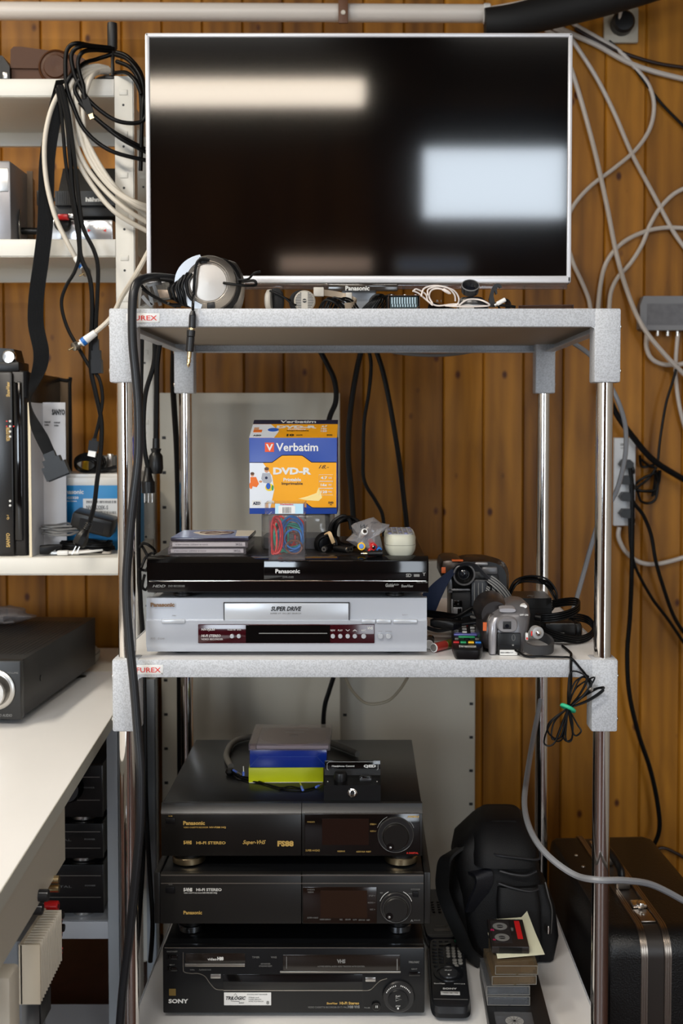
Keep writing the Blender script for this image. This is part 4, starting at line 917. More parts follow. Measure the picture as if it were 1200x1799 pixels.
b.m(M('cream_print', (206, 196, 180), .3)); b.prism([(-.004+.030*math.cos(a)*(1+.2*math.sin(3*a)), .070+.034*math.sin(a)) for a in [2*math.pi*k/24 for k in range(24)]], .0058, .0060); b.prism([(.038, .02), (.06, .02), (.06, .115), (.030, .115)], .0058, .00605)
b.m(M('brown_print_lines', (90, 70, 66), .4))
for rr, cx_, cy_ in ((.016, -.008, .076), (.020, .006, .062), (.010, .018, .078)): b.tube([Vector((cx_+rr*math.cos(a)*1.1, cy_+rr*math.sin(a)*.9, .0061)) for a in [2*math.pi*k/14 for k in range(14)]], .0008, 5, 3, closed=True)
b.done()
# clear cake box under the DVD carton
p = atz(520, 966, ZD); yb_ = p.y; r_ = (at(586, 950, yb_).x-at(456, 950, yb_).x)/2; cx_ = at(521, 950, yb_).x; zt_ = at(520, 903, yb_+.01).z
t = thing('clear_container', 'large clear plastic container carrying the yellow and blue disc carton', 'container', (cx_, yb_+r_, ZD+.0004))
smoke = clear('hazy_clear_plastic', (240, 240, 240), .93, .08, .16, (160, 160, 158))
b = B('wall', t, smoke); h_ = zt_-ZD-.002
b.loft([(0, 0, 0, r_*.99, r_*.9, 5), (.002, 0, 0, r_, r_*.92, 5), (h_-.002, 0, 0, r_, r_*.92, 5), (h_, 0, 0, r_*.99, r_*.9, 5)], 48); b.done()
b = B('base', t, M('dark_base', (36, 38, 52), .3)); b.loft([(.0005, 0, 0, r_*.96, r_*.86, 5), (.018, 0, 0, r_*.96, r_*.86, 5)], 48); b.done()
# DVD carton
Y = yb_+.004
x0, x1 = at(438, 830, Y).x, at(592, 830, Y).x; za, zb_ = at(500, 903, Y).z, at(500, 769, Y).z
t = thing('disc_carton', 'yellow and blue carton of recordable discs with its lid flap raised', 'box', ((x0+x1)/2, Y, za))
blue_c = M('carton_blue', (24, 66, 158), .35); orange_c = M('carton_orange', (244, 168, 14), .35); navy = M('carton_navy', (14, 22, 58), .35); pale = M('carton_white', (226, 232, 240), .35)
D = .092
b = B('carton', t, blue_c, world=True); b.box(x0, x1, Y, Y+D, za, zb_, .0006)
def cb(pts, m_, o):
    P = [at(x, y, Y) for x, y in pts]; b.m(m_); b.prism([(q.x, q.z) for q in P], Y-o, Y, 'xz')
def rect(x0_, y0_, x1_, y1_, m_, o): cb([(x0_, y1_), (x1_, y1_), (x1_, y0_), (x0_, y0_)], m_, o)
band = [(438.5, 812.5), (474, 812.5), (480, 811), (494, 801), (500, 800), (526, 800), (533, 801.5), (546, 811), (552, 812), (591, 812)]
cb([(438.5, 892), (540, 892), (546, 893)][:2]+[(548, 892), (591, 891.5)]+band[::-1], orange_c, .0003)
cb([(438.5, 892.5), (475, 892.5), (482, 860), (478, 836), (462, 813), (438.5, 813)], pale, .0006)
b.m(navy); P = [at(x, y, Y) for x, y in band]; b.tube([Vector((q.x, Y-.0003, q.z)) for q in P], .0006, 5, 3)
P = [at(x, y, Y) for x, y in ((538, 884), (546, 890), (552, 892), (591, 892))]; b.tube([Vector((q.x, Y-.0003, q.z)) for q in P], .0006, 5, 3)
cb([(525, 893), (591.5, 893), (591.5, 892), (552, 892), (545, 889.5), (536, 882)], blue_c, .0006)
rect(465.5, 777.5, 481.5, 794, M('orange_red_print', (232, 84, 40), .35), .0006)
b.m(white_pl); ftext(b, 'V', 467.5, 480, 786, 12, Y, .0009, .03); ftext(b, 'Verbatim', 485, 559, 785.5, 14.5, Y, .0005, .02); ftext(b, 'DVD-R', 480, 547, 827.5, 12.5, Y, .0008, .05); ftext(b, 'Printable', 498, 529, 842.5, 6, Y, .0008, .03)
b.m(ink_black); ftext(b, 'Imprimable', 495, 532, 850, 6, Y, .0008, .02); ftext(b, '18,-', 560, 578, 820.5, 7, Y, .0008, .0, .4); ftext(b, 'DVD', 577, 586, 883, 3.6, Y, .0008, .05); ftext(b, 'R', 580, 584, 886.6, 2, Y, .0008)
b.m(white_pl)
for k, (s_, u_) in enumerate((('4.7', 'GB'), ('16x', 'SPEED'), ('120', 'MIN'))):
    y_ = 839.5+12.3*k; ftext(b, s_, 563.5, 575, y_, 5, Y, .0008, .04); ftext(b, u_, 577, 583, y_, 3, Y, .0008)
    P = [at(*q, Y) for q in ((560.5, y_-5.6), (585, y_-5.6), (585, y_+5.6), (560.5, y_+5.6))]; b.tube([Vector((q.x, Y-.0005, q.z)) for q in P], .00035, 4, 0, closed=True)
rect(443, 879, 459, 889, white_pl, .0008); b.m(navy); ftext(b, 'AZO', 444.5, 457.5, 884, 5.5, Y, .0012, .05)
# plain stand-in children playing ball
def ell(cx, cy, rx, ry, m_, o, n=18): cb([(cx+rx*math.cos(2*math.pi*k/n), cy+ry*math.sin(2*math.pi*k/n)) for k in range(n)], m_, o)
sk = M('print_skin', (206, 150, 112), .4); hair = M('print_hair', (88, 56, 34), .4); oj = M('print_orange', (232, 112, 24), .4)
ell(443.5, 833.5, 3.2, 3.6, sk, .0009); ell(443.5, 832, 3.5, 2.6, hair, .0010); cb([(440, 838), (450, 838), (455, 850), (451, 856), (443, 854), (440, 846)], oj, .0009); ell(441, 853, 2.8, 6, oj, .0011)
ell(468.5, 826, 3.8, 4.4, sk, .0009); ell(468.5, 823.5, 4, 3, hair, .0010); cb([(461, 831), (475, 831), (478, 845), (474, 850), (463, 848), (459, 841)], M('print_grey_shirt', (168, 172, 182), .4), .0009); ell(458, 846, 3, 2, sk, .0010); ell(468, 839.5, 2.4, 2.4, navy, .0011)
ell(473.5, 856, 7.6, 6.6, M('print_yellow', (236, 206, 30), .4), .0011); ell(471.5, 854, 4, 5.6, M('print_ball_blue', (34, 92, 190), .4), .0013, 12); ell(479, 857, 1.8, 5, M('print_green', (40, 150, 80), .4), .0013, 10)
b.m(M('print_glow', (250, 226, 150), .35)); cb([(524, 876), (540, 872), (556, 866), (560, 856), (566, 874), (560, 880), (540, 879)], M('print_glow', (250, 226, 150), .35), .0005)
b.done()
# raised flap (the lid), printed like the front
f0 = Vector((0, Y+.0006, zb_+.0003)); yb2 = Y+.086; zf = at(520, 738, yb2).z
b = B('lid_flap', t, orange_c, world=True)
ang = math.atan2(zf-f0.z, yb2-f0.y); L_ = math.hypot(zf-f0.z, yb2-f0.y)
Mx = Matrix.Translation((0, f0.y, f0.z)) @ Matrix.Rotation(ang, 4, 'X')
b.box(x0, x1, 0, L_, -.0012, 0)
b.m(navy); b.box(x0, x1, L_*.76, L_, 0, .0003); b.m(pale); b.prism([(x0, 0), (x0+.040, 0), (x0+.046, L_*.35), (x0+.030, L_*.74), (x0, L_*.74)], 0, .0003)
xc = (x0+x1)/2; b.m(ink_black); b.text('10', xc-.005, L_*.12, L_*.12, .0006, .012, .05, plane='xy'); b.text('pack', xc+.010, L_*.12, L_*.08, .0006, .010, .02, plane='xy'); b.text('AZO', x0+.012, L_*.10, L_*.08, .0006, .013, .05, plane='xy'); b.text('Imprimable', xc+.006, L_*.36, L_*.07, .0006, .036, .03, plane='xy'); b.text('DVD', x1-.012, L_*.12, L_*.07, .0006, .009, .05, plane='xy')
b.m(white_pl); b.text('DVD-R', xc+.003, L_*.58, L_*.16, .0006, .066, .06, plane='xy'); b.text('Printable', xc+.004, L_*.45, L_*.06, .0006, .030, .03, plane='xy'); b.text('Verbatim', xc+.004, L_*.88, L_*.15, .0008, .060, .03, plane='xy'); b.text('4.7', x1-.022, L_*.62, L_*.09, .0006, .010, .04, plane='xy'); b.text('16x', x1-.022, L_*.48, L_*.09, .0006, .010, .04, plane='xy'); b.text('120', x1-.022, L_*.34, L_*.09, .0006, .010, .04, plane='xy')
b.m(sk); b.box(x0+.004, x0+.012, L_*.40, L_*.55, .0003, .0006); b.m(oj); b.box(x0+.004, x0+.018, L_*.28, L_*.42, .0003, .0006); b.m(M('print_ball_blue', (34, 92, 190), .4)); b.cyl((x0+.036, L_*.42, .0003), (x0+.036, L_*.42, .0007), .009, 20)
b.bm.transform(Mx); b.done()
for x in (x0, x1-.0008):
    b = B('side_flap', t, navy, world=True); b.prism([(Y+.004, zb_), (Y+.084, zb_), (Y+.080, zf-.004), (Y+.050, zb_+.014)], x+.001 if x < xc else x-.001, x+.0017 if x < xc else x-.0003, 'yz'); b.done()
# clear box of coloured leads
p = atz(500, 985, ZD); Y = p.y; x0, x1 = at(472, 950, Y).x, at(535.5, 950, Y).x; zt_ = at(500, 904, Y).z; zt2 = at(500, 884, Y).z
t = thing('clear_box', 'small clear plastic box full of coloured wires, in front of the disc carton', 'box', ((x0+x1)/2, Y, ZD+.0004)); w_ = (x1-x0)/2; hh = zt_-ZD; D = .050
cb_m = clear('clear_styrene', (252, 252, 254), .985, .05, .025, (220, 220, 226))
b = B('body', t, cb_m); b.box(-w_, w_, 0, .0014, 0, hh); b.box(-w_, w_, D-.0014, D, 0, hh); b.box(-w_, -w_+.0014, .0014, D-.0014, 0, hh); b.box(w_-.0014, w_, .0014, D-.0014, 0, hh); b.box(-w_, w_, 0, D, 0, .002); b.done()
b = B('lid', t, cb_m); h2 = zt2-ZD; lw = w_+.0028; b.box(-lw-.0026, lw-.0026, -.0028, D+.003, h2-.0014, h2); b.box(-lw-.0026, lw-.0026, -.0028, -.0014, hh, h2); b.box(-lw-.0026, -lw-.0012, -.0014, D, hh, h2); b.box(lw-.004, lw-.0026, -.0014, D, hh, h2); b.done()
b = B('barcode_label', t, M('pale_cyan_label', (176, 214, 232), .4), 'pale blue barcode label'); b.box(-w_+.010, w_-.002, -.0033, -.0028, hh+.001, h2-.001); b.m(white_pl); b.box(-w_+.015, w_-.014, -.0036, -.0033, hh+.0014, h2-.004); b.m(ink_black)
x = -w_+.021
while x < w_-.020: b.box(x, x+.0006, -.0039, -.0036, hh+.002, h2-.006); x += .0017 if int(x*1e4) % 3 else .0011
b.m(ink_red); b.text('Verbatim', 0, h2-.002, .0022, -.0037, .02, .04); b.done()
rnd = random.Random(4); cols = [red_pl, M('wire_blue', (28, 110, 180), .4), M('wire_teal', (40, 170, 140), .4), M('wire_brown', (110, 70, 50), .4), M('wire_red2', (220, 60, 48), .4)]
wires = [(0, -.014, .036, .012, .026), (4, -.012, .034, .010, .028), (0, .008, .040, .018, .022), (4, -.006, .030, .016, .020), (3, .004, .024, .016, .014), (3, -.004, .030, .021, .024), (2, -.010, .034, .011, .024), (2, .006, .034, .020, .018), (2, .003, .030, .022, .020), (1, .007, .036, .018, .028), (1, .008, .034, .016, .024), (1, .006, .038, .019, .026), (1, .009, .030, .013, .015), (3, .010, .018, .012, .010), (0, -.019, .034, .009, .026), (4, -.021, .030, .006, .022), (0, -.016, .036, .010, .028)]
for k, (ci, cx_, cz_, rx, rz_) in enumerate(wires):
    b = B('wire_loop', t, cols[ci], cols[ci].name.replace('_', ' ')+' loop'); yy = .044-k*.0022; sc_ = 1.0
    for j in range(2):
        P = []
        for a in range(10):
            an = 2*math.pi*a/10; P.append(Vector((max(-w_+.004, min(w_-.004, cx_+rx*math.cos(an)*rnd.uniform(.9, 1.05))), max(.004, min(D-.004, yy+rnd.uniform(-.002, .002))), max(.004, min(hh-.004, cz_+rz_*math.sin(an)*rnd.uniform(.92, 1.05))))))
        b.tube(P, .00135, 6, 4, closed=True)
    b['label'] if False else None
    b.label = {0: 'red', 4: 'light red', 1: 'blue', 2: 'teal', 3: 'brown'}[ci]+' wire loop'; b.done()
# coil of black audio leads
p = atz(590, 970, ZD); Y = p.y
t = thing('cable_coil', 'coil of black audio leads with jack ends beside the bag of plugs', 'cable', (p.x, Y+.03, ZD))
b = B('coil', t, black_cable, world=True)
rnd = random.Random(8)
for k in range(6):
    c = at(612, 935, Y+.03+.004*k); P = [Vector((c.x+(.020+.002*k)*math.cos(a)+rnd.uniform(-.002, .002), Y+.02+k*.005+.006*math.sin(2*a), c.z+(.026-.001*k)*math.sin(a)+rnd.uniform(-.001, .002))) for a in [2*math.pi*j/10 for j in range(10)]]; b.tube(P, .0022, 7, 4, closed=True)
for k in range(5):
    c = at(575, 955, Y+.015+.004*k); P = [Vector((c.x+(.015+.001*k)*math.cos(a), Y+.012+k*.005, c.z-.001+(.014+.001*k)*math.sin(a))) for a in [2*math.pi*j/10 for j in range(10)]]; b.tube(P, .0026, 7, 4, closed=True)
P = [at(*q) for q in ((578, 938, Y+.02), (585, 918, Y+.02), (602, 907, Y+.022), (614, 914, Y+.022), (617, 930, Y+.02))]; b.tube(P, .0034, 8); b.done()
b = B('tape', t, M('tan_tape', (206, 176, 132), .5), 'tan tape around the leads', True); P = [at(*q) for q in ((571, 938, Y+.002), (578, 936, Y-.002), (582, 944, Y-.004), (586, 954, Y-.001))]; b.strip(P, .006, .0012, 4, (1, .3, .6)); b.done()
for a_, c_ in (((582, 960, Y+.02), (569, 966, Y-.006)), ((588, 965, Y+.01), (612, 972, Y-.012)), ((598, 966, Y+.02), (617, 965, Y-.004))):
    a, c = at(*a_), at(*c_); a.z = max(a.z, ZD+.0055); c.z = max(c.z, ZD+.0052); d = (c-a).normalized()
    b = B('jack_socket', t, black_plastic, world=True); b.cyl(a, c-d*.002, .0050, 18, bev=.0008); b.m(steel); b.cyl(c-d*.003, c, .0042, 18); b.m(ink_black); b.cyl(c, c+d*.0003, .0018, 12); b.done()
# bag of phono plugs
b = B('plastic_bag', None, clear('zip_bag_film', (240, 240, 244), .95, .12, .20, (205, 205, 208)))
Yg = atz(655, 976, ZD).y
out = [(607, 951), (620, 938), (616, 925), (622, 921), (648, 912), (656, 910), (670, 920), (685, 923), (683, 929), (670, 929), (668, 940), (672, 965), (670, 975), (645, 972), (625, 962)]
c0 = at(645, 950, Yg); n_ = len(out); rs = []
for f_, yo in ((0.02, -.013), (.55, -.016), (.92, -.006), (1.0, .002), (.92, .012), (.5, .022), (.02, .022)):
    rs.append([Vector((c0.x+(at(x, y, Yg).x-c0.x)*f_+rnd.uniform(-.0008, .0008), Yg+.014+yo+rnd.uniform(-.002, .002), max(ZD+.001, c0.z+(at(x, y, Yg).z-c0.z)*f_))) for x, y in out])
b.ring(rs)
for f in b.bm.faces: f.smooth = False
c = at(657, 918, Yg-.004); b.m(ink_black); b.text('zip', c.x, c.z, .004, Yg-.006, .012, 0, .3); c = at(640, 925, Yg-.004); b.text('W', c.x, c.z, .006, Yg-.004, .012, 0, .4)
tag(b.done(), 'clear zip bag with white, yellow and red phono plugs on the disc recorder', 'bag')
for nm, x, y, dx, dz_, m_, r_ in (('white', 634, 944, .006, .010, white_pl, .0052), ('yellow', 636, 962, -.001, .003, yellow_pl, .0062), ('red', 650, 951, .006, -.008, red_pl, .0055), ('lower red', 649, 966, .003, -.002, red_pl, .0052), ('blue', 664, 962, .002, -.003, blue_pl, .0042)):
    c = at(x, y, Yg+.004); d = Vector((dx, -.014, dz_)); e = c+Vector((dx, -.010, dz_)); c.z = max(c.z, ZD+.007); e.z = max(e.z, ZD+.0066)
    t = thing('phono_plug', '%s phono plug inside the clear zip bag' % nm, 'plug', c)
    b = B('shell', t, m_, world=True); b.cyl(c+Vector((0, .012, 0)), e, r_*.75, 20, r1=r_, bev=.0008); b.done()
    d = (e-c).normalized(); b = B('contact', t, blue_pl if nm == 'yellow' else steel, world=True); b.cyl(e-d*.001, e+d*.0012, r_*.6, 18); b.done()
a, c = at(672, 972, Yg-.012), at(645, 975, Yg-.016); a.z = c.z = ZD+.0050
t = thing('jack_plug', 'black jack plug with gold tip lying in front of the zip bag', 'plug', (c.x, c.y, ZD))
b = B('sleeve', t, black_plastic, world=True); b.cyl(a, c, .0048, 18, r1=.0036, bev=.0008); b.done(); b = B('tip', t, brass, world=True); d = (c-a).normalized(); b.cyl(c, c+d*.006, .0022, 14); b.m(steel); b.cyl(c+d*.006, c+d*.010, .0020, 14, r1=.0012); b.done()
# beige handset
Yh = atz(705, 977, ZD).y; x0, x1 = at(676, 960, Yh).x, at(733, 960, Yh).x; cx_ = (x0+x1)/2; w_ = (x1-x0)/2
t = thing('handset', 'thick beige keypad handset at the right end of the disc recorder', 'remote control', (cx_, Yh, ZD+.0003), rx=0)
b = B('body', t, M('handset_beige', (186, 186, 170), .42)); h_ = at(700, 941, Yh).z-ZD
b.loft([(0, 0, .07, w_*.82, .066, 4), (.006, 0, .07, w_*.95, .069, 4), (h_*.45, 0, .07, w_, .070, 4), (h_*.55, 0, .07, w_*.97, .070, 4), (h_-.006, 0, .07, w_*.98, .070, 4), (h_, 0, .07, w_*.9, .066, 4)], 40); b.m(M('handset_gap', (120, 120, 108), .5)); b.loft([(h_*.49, 0, .07, w_*1.003, .0702, 4), (h_*.51, 0, .07, w_*1.003, .0702, 4)], 40); b.done()
b = B('keypad_face', t, M('keypad_grey', (176, 178, 182), .4)); b.loft([(h_-.0005, 0, .07, w_*.84, .062, 5), (h_+.001, 0, .07, w_*.84, .062, 5)], 36); b.done()
for j in range(6):
    for k in range(5):
        b = B('key', t, mid_grey if (j+k) % 3 else M('key_blue_grey', (110, 114, 150), .4)); x = (k-2)*w_*.33; y = .018+j*.018; b.box(x-w_*.11, x+w_*.11, y-.0055, y+.0055, h_+.0008, h_+.0028, .0012); b.done()
# ---------------------------------------------------------------- camcorders
def ring_lathe(t, name, mat, c, axis, prof, label=None, seg=40):
    b = B(name, t, mat, label, True); b.lathe(prof, c, axis, seg); return b
Y = 1.925; zs = ZM+.0005
t = thing('camcorder', 'large dark camcorder with round eyepiece and striped strap, behind the small camcorder', 'camcorder', (at(830, 1090, Y).x, Y, ZM))
cam_black = M('camcorder_black', (15, 16, 19), .38, bump=.1, bscale=900, spec=.4); cam_brown = M('camcorder_bronze', (58, 48, 42), .3, .4); cam_silver = M('camcorder_silver', (138, 138, 140), .35, .4)
def pb(b, x0_, y0_, x1_, y1_, ya, yb, bev=.003):
    a = at(x0_, y0_, ya); c = at(x1_, y1_, ya); b.box(a.x, c.x, ya, yb, max(c.z, ZM+.0006), a.z, bev); return b
b = B('body', t, cam_black, world=True); pb(b, 792, 1038, 868, 1108, Y+.01, Y+.10, .004); pb(b, 797, 1002, 880, 1045, Y+.015, Y+.13, .010)
a = at(840, 1010, Y+.05); b.loft([(Y+.018, a.x, at(840, 1030, Y).z, .046, .040, 3), (Y+.05, a.x+.004, at(840, 1028, Y).z, .050, .043, 3), (Y+.13, a.x, at(840, 1028, Y).z, .044, .038, 3)], 36, 'y'); b.done()
b = B('top_cover', t, cam_brown, world=True); pb(b, 774, 982, 815, 1022, Y+.012, Y+.12, .012); a = at(832, 994, Y+.05)
b.loft([(Y+.02, a.x, a.z-.004, .018, .012, 2.6), (Y+.04, a.x+.002, a.z, .028, .017, 2.6), (Y+.11, a.x+.002, a.z-.002, .024, .014, 2.6)], 30, 'y'); b.done()
b = B('sticker', t, M('orange_sticker', (206, 96, 40), .4), 'orange sticker', True); a = at(793, 985, Y+.012); b.box(a.x+.001, a.x+.020, Y+.0105, Y+.020, a.z-.001, a.z+.0015); a = at(776, 998, Y); b.box(a.x+.0005, a.x+.0075, Y+.0112, Y+.0125, a.z-.010, a.z); b.done()
b = B('side_bracket', t, cam_silver, world=True); pb(b, 787, 1006, 795, 1042, Y+.002, Y+.03, .002); pb(b, 787, 1034.5, 826, 1038.5, Y+.002, Y+.03, .001); b.done()
b = B('socket_surround', t, cam_silver, world=True); pb(b, 793, 1053, 796, 1090, Y+.006, Y+.02, .001); pb(b, 796, 1067, 812, 1088, Y+.006, Y+.012, .001); b.done()
b = B('zoom_key', t, cam_silver, world=True); pb(b, 834, 988, 858, 994, Y+.012, Y+.04, .003); b.done()
b = B('shoulder_plate', t, M('cam_mid_grey', (92, 92, 94), .35, .3), world=True); pb(b, 846, 996, 875, 1010, Y+.006, Y+.03, .004); b.done()
b = B('viewfinder_surround', t, black_plastic, world=True); pb(b, 794, 1000, 832, 1034, Y-.002, Y+.02, .006); b.done()
c = at(815.5, 1009.5, Y-.012)
b = ring_lathe(t, 'eyepiece', black_plastic, (c.x, Y+.006, c.z), (0, -1, 0), [(.0165, 0), (.0185, .010), (.0182, .0185), (.0165, .0195), (.0120, .012), (.0100, .010), (.0095, .006), (.0001, .006)]); b.m(M('eyecup_rim_highlight', (92, 92, 94), .3)); b.lathe([(.0186, .0165), (.0187, .0192), (.0168, .0200), (.0158, .0188)], (c.x, Y+.006, c.z), (0, -1, 0), 40, cap=False); b.done()  # rim coloured lighter to paint in the highlight round the eyecup
b = B('eyepiece_lens', t, M('lens_glass', (22, 24, 30), .05), world=True); b.lathe([(.0092, 0), (.0080, .0030), (.0045, .0050), (.0001, .0056)], (c.x, Y-.0001, c.z), (0, -1, 0), 32); b.done()
b = B('battery', t, M('battery_black', (18, 20, 26), .4), world=True); pb(b, 828, 1018, 858, 1092, Y-.006, Y+.03, .003); b.m(ink_grey); a = at(841, 1018, Y); b.text('lithium ion', a.x+.008, a.z-.001, .002, Y-.0065, .014)
for k in range(3): pb(b, 833+k*7, 1024, 834+k*7, 1086, Y-.0066, Y-.005, 0)
b.done()
b = B('socket_plate', t, black_gloss, world=True); pb(b, 797, 1055, 812, 1066, Y+.004, Y+.012, .001); pb(b, 804, 1069, 811, 1088, Y+.004, Y+.012, .001); b.m(steel); c = at(805, 1061, Y+.004); b.cyl((c.x, Y+.003, c.z), (c.x, Y+.005, c.z), .0014, 10); b.done()
b = B('hand_grip', t, cam_black, world=True); pb(b, 860, 1010, 893, 1058, Y+.03, Y+.13, .014); b.done()
stripe = bpy.data.materials.new('striped_webbing'); stripe.use_nodes = True
nt = stripe.node_tree; tc = nt.nodes.new('ShaderNodeTexCoord'); wv = nt.nodes.new('ShaderNodeTexWave'); wv.inputs['Scale'].default_value = 120; wv.bands_direction = 'DIAGONAL'; nt.links.new(tc.outputs['Object'], wv.inputs[0])
rp = nt.nodes.new('ShaderNodeValToRGB'); rp.color_ramp.elements[0].color = lin((44, 46, 50)); rp.color_ramp.elements[1].color = lin((132, 130, 126)); rp.color_ramp.elements[0].position = .35; rp.color_ramp.elements[1].position = .65
nt.links.new(wv.outputs['Fac'], rp.inputs[0]); nt.links.new(rp.outputs[0], nt.nodes['Principled BSDF'].inputs['Base Color']); nt.nodes['Principled BSDF'].inputs['Roughness'].default_value = .8
b = B('strap', t, M('navy_webbing', (20, 34, 62), .75, bump=.3, bscale=500), 'dark blue shoulder strap', True)
b.strip([at(798, 1001, Y-.004), at(785, 1014, Y-.014), at(772, 1030, Y-.02), at(757, 1052, Y-.02), at(744, 1072, Y-.01)], lambda f: .012+.028*f, .0014, 6, (1, -.5, .2)); b.done()
b = B('strap', t, M('dark_webbing', (46, 46, 50), .7), 'dark grey strap over the eyepiece', True)
b.strip([at(798, 1001, Y-.004), at(808, 993, Y-.014), at(822, 990, Y-.018), at(838, 996, Y-.012), at(850, 1008, Y-.014), at(860, 1018, Y-.016)], .008, .0014, 6, (.2, -.8, .8)); b.done()
b = B('strap', t, stripe, 'grey striped webbing strap', True)
b.strip([at(860, 1016, Y-.016), at(872, 1026, Y-.020), at(884, 1038, Y-.02), at(893, 1052, Y-.016), at(899, 1070, Y-.01)], .014, .0016, 6, (1, -.2, .7))
b.strip([at(858, 1030, Y-.008), at(856, 1044, Y-.010), at(855, 1062, Y-.008)], .007, .0014, 5, (1, 0, 0)); b.strip([at(868, 1028, Y-.006), at(866, 1046, Y-.008), at(862, 1060, Y-.006)], .006, .0014, 5, (1, 0, 0))
b.strip([at(826, 1082, Y-.012), at(836, 1080, Y-.02), at(848, 1086, Y-.022)], .013, .0016, 5, (0, -.3, 1)); b.done()
# small camcorder in front
Y = 1.742
t = thing('camcorder', 'small silver and grey camcorder seen from behind, near the front edge of the middle shelf', 'camcorder', (at(896, 1150, Y).x, Y, ZM))
cs = M('cam_grey_plastic', (104, 102, 104), .3, .3); csl = M('cam_light_silver', (164, 162, 166), .28, .4); cdk = M('cam_dark_barrel', (44, 40, 40), .3, .3)
def Z_(y, yy=None): return at(900, y, yy or Y).z
zb_ = ZM+.0008
a0 = at(862, 1110, Y).x; a1 = at(941, 1110, Y).x
b = B('body', t, cs, world=True)
b.loft([(zb_, (a0+a1)/2-.006, Y+.048, (a1-a0)/2-.008, .040, 4), (zb_+.004, (a0+a1)/2-.006, Y+.048, (a1-a0)/2-.006, .044, 4), (Z_(1110), (a0+a1)/2-.004, Y+.048, (a1-a0)/2-.002, .046, 3.6), (Z_(1085), (a0+a1)/2-.002, Y+.05, (a1-a0)/2-.001, .045, 3.2), (Z_(1070), (a0+a1)/2+.006, Y+.055, .024, .040, 2.8), (Z_(1062), (a0+a1)/2+.010, Y+.058, .012, .028, 2.4)], 40); b.done()
c = at(876, 1090, Y)
b = B('lens_barrel', t, cdk, world=True); b.lathe([(.0215, 0), (.0245, .010), (.0265, .030), (.0285, .070), (.0280, .075), (.0001, .076)], (c.x-.002, Y+.026, Z_(1086)), (0, 1, 0), 44); b.m(csl)
b.done()
b = B('side_door', t, cdk, 'curved dark screen door', True); q0 = at(846, 1110, Y+.012).x
b.loft([(zb_+.006, q0+.016, Y+.056, .0145, .044, 3.2), (Z_(1125), q0+.013, Y+.056, .0165, .046, 3), (Z_(1098), q0+.014, Y+.056, .0165, .046, 3), (Z_(1082), q0+.019, Y+.058, .011, .040, 2.6)], 32); b.done()
b = B('sticker', t, M('orange_sticker', (206, 96, 40), .4), 'orange sticker', True); a = at(851, 1096, Y+.01); b.box(a.x-.002, a.x+.004, Y+.0108, Y+.014, a.z-.011, a.z+.002); b.done()
b = B('silver_pillar', t, csl, world=True); x_, x2 = at(861, 1110, Y).x, at(874, 1110, Y).x
b.loft([(zb_, (x_+x2)/2-.001, Y+.012, .0055, .013, 3), (Z_(1120), (x_+x2)/2-.001, Y+.010, .0062, .014, 3), (Z_(1096), (x_+x2)/2-.0005, Y+.010, .0066, .014, 3), (Z_(1085), (x_+x2)/2+.005, Y+.012, .006, .012, 2.4)], 24); b.done()
c = at(890.5, 1096.5, Y)
b = B('eyepiece', t, M('eyecup_grey', (122, 120, 122), .35), world=True); b.loft([(Y+.012, c.x, c.z, .0165, .0120, 2.6), (Y-.006, c.x, c.z, .0155, .0118, 2.8), (Y-.010, c.x, c.z, .0140, .0102, 3), (Y-.0095, c.x, c.z, .0080, .0066, 4)], 36, 'y'); b.m(ink_black); b.box(c.x-.0072, c.x+.0054, Y-.0104, Y-.0095, c.z-.0058, c.z+.0060, .0004); b.m(M('lens_glass', (22, 24, 30), .05)); b.cyl((c.x-.001, Y-.0112, c.z-.001), (c.x-.001, Y-.0103, c.z-.001), .0030, 16); b.done()
b = B('battery_bay', t, black_plastic, world=True); x3, x4 = at(874, 1110, Y).x, at(915, 1110, Y).x; b.box(x3, x4, Y-.0008, Y+.02, zb_, Z_(1112), .0012)
b.m(dark_grey); b.box(x3+.003, x4-.002, Y-.0016, Y, Z_(1138), Z_(1133)); c = at(902, 1120, Y); b.m(ink_grey); b.tube([Vector((c.x+.0024*math.cos(a), Y-.0012, c.z+.0045*math.sin(a))) for a in [2*math.pi*k/10 for k in range(10)]], .0004, 5, 3, closed=True); c = at(901, 1133, Y); b.box(c.x-.0014, c.x+.0014, Y-.0020, Y-.001, c.z-.0012, c.z+.0012); b.done()
b = B('rating_label', t, white_pl, world=True); x3, x4 = at(878, 1110, Y).x, at(909, 1110, Y).x; b.box(x3, x4, Y-.0022, Y-.0008, Z_(1150.5), Z_(1141.5)); b.m(ink_black); b.text('VIDEO CAMERA 7.2 V', (x3+x4)/2-.003, Z_(1146), .0024, Y-.0024, .020, .02); b.done()
c = at(942, 1112, Y-.004)
b = ring_lathe(t, 'mode_dial', M('dial_light_grey', (168, 168, 168), .3, .3), (c.x, Y+.008, c.z), (.25, -1, 0), [(.0098, 0), (.0100, .010), (.0092, .0125), (.0060, .013)]); b.m(chrome); b.lathe([(.0052, .0125), (.0042, .0150), (.0001, .0162)], (c.x, Y+.008, c.z), (.25, -1, 0), 28); b.m(ink_red); b.box(c.x-.0082, c.x-.0062, Y-.0062, Y-.0045, c.z-.004, c.z+.003); b.done()
b = B('switch', t, white_pl, world=True); a = at(925.5, 1118, Y); b.box(a.x-.0022, a.x+.0022, Y-.003, Y+.006, a.z-.0062, a.z+.0056, .0018); b.m(ink_red); b.box(a.x-.0012, a.x+.0012, Y-.0034, Y-.0028, a.z-.0045, a.z-.001); b.done()
b = B('shoulder_marks', t, white_pl, 'white switch and markings on the shoulder', True)
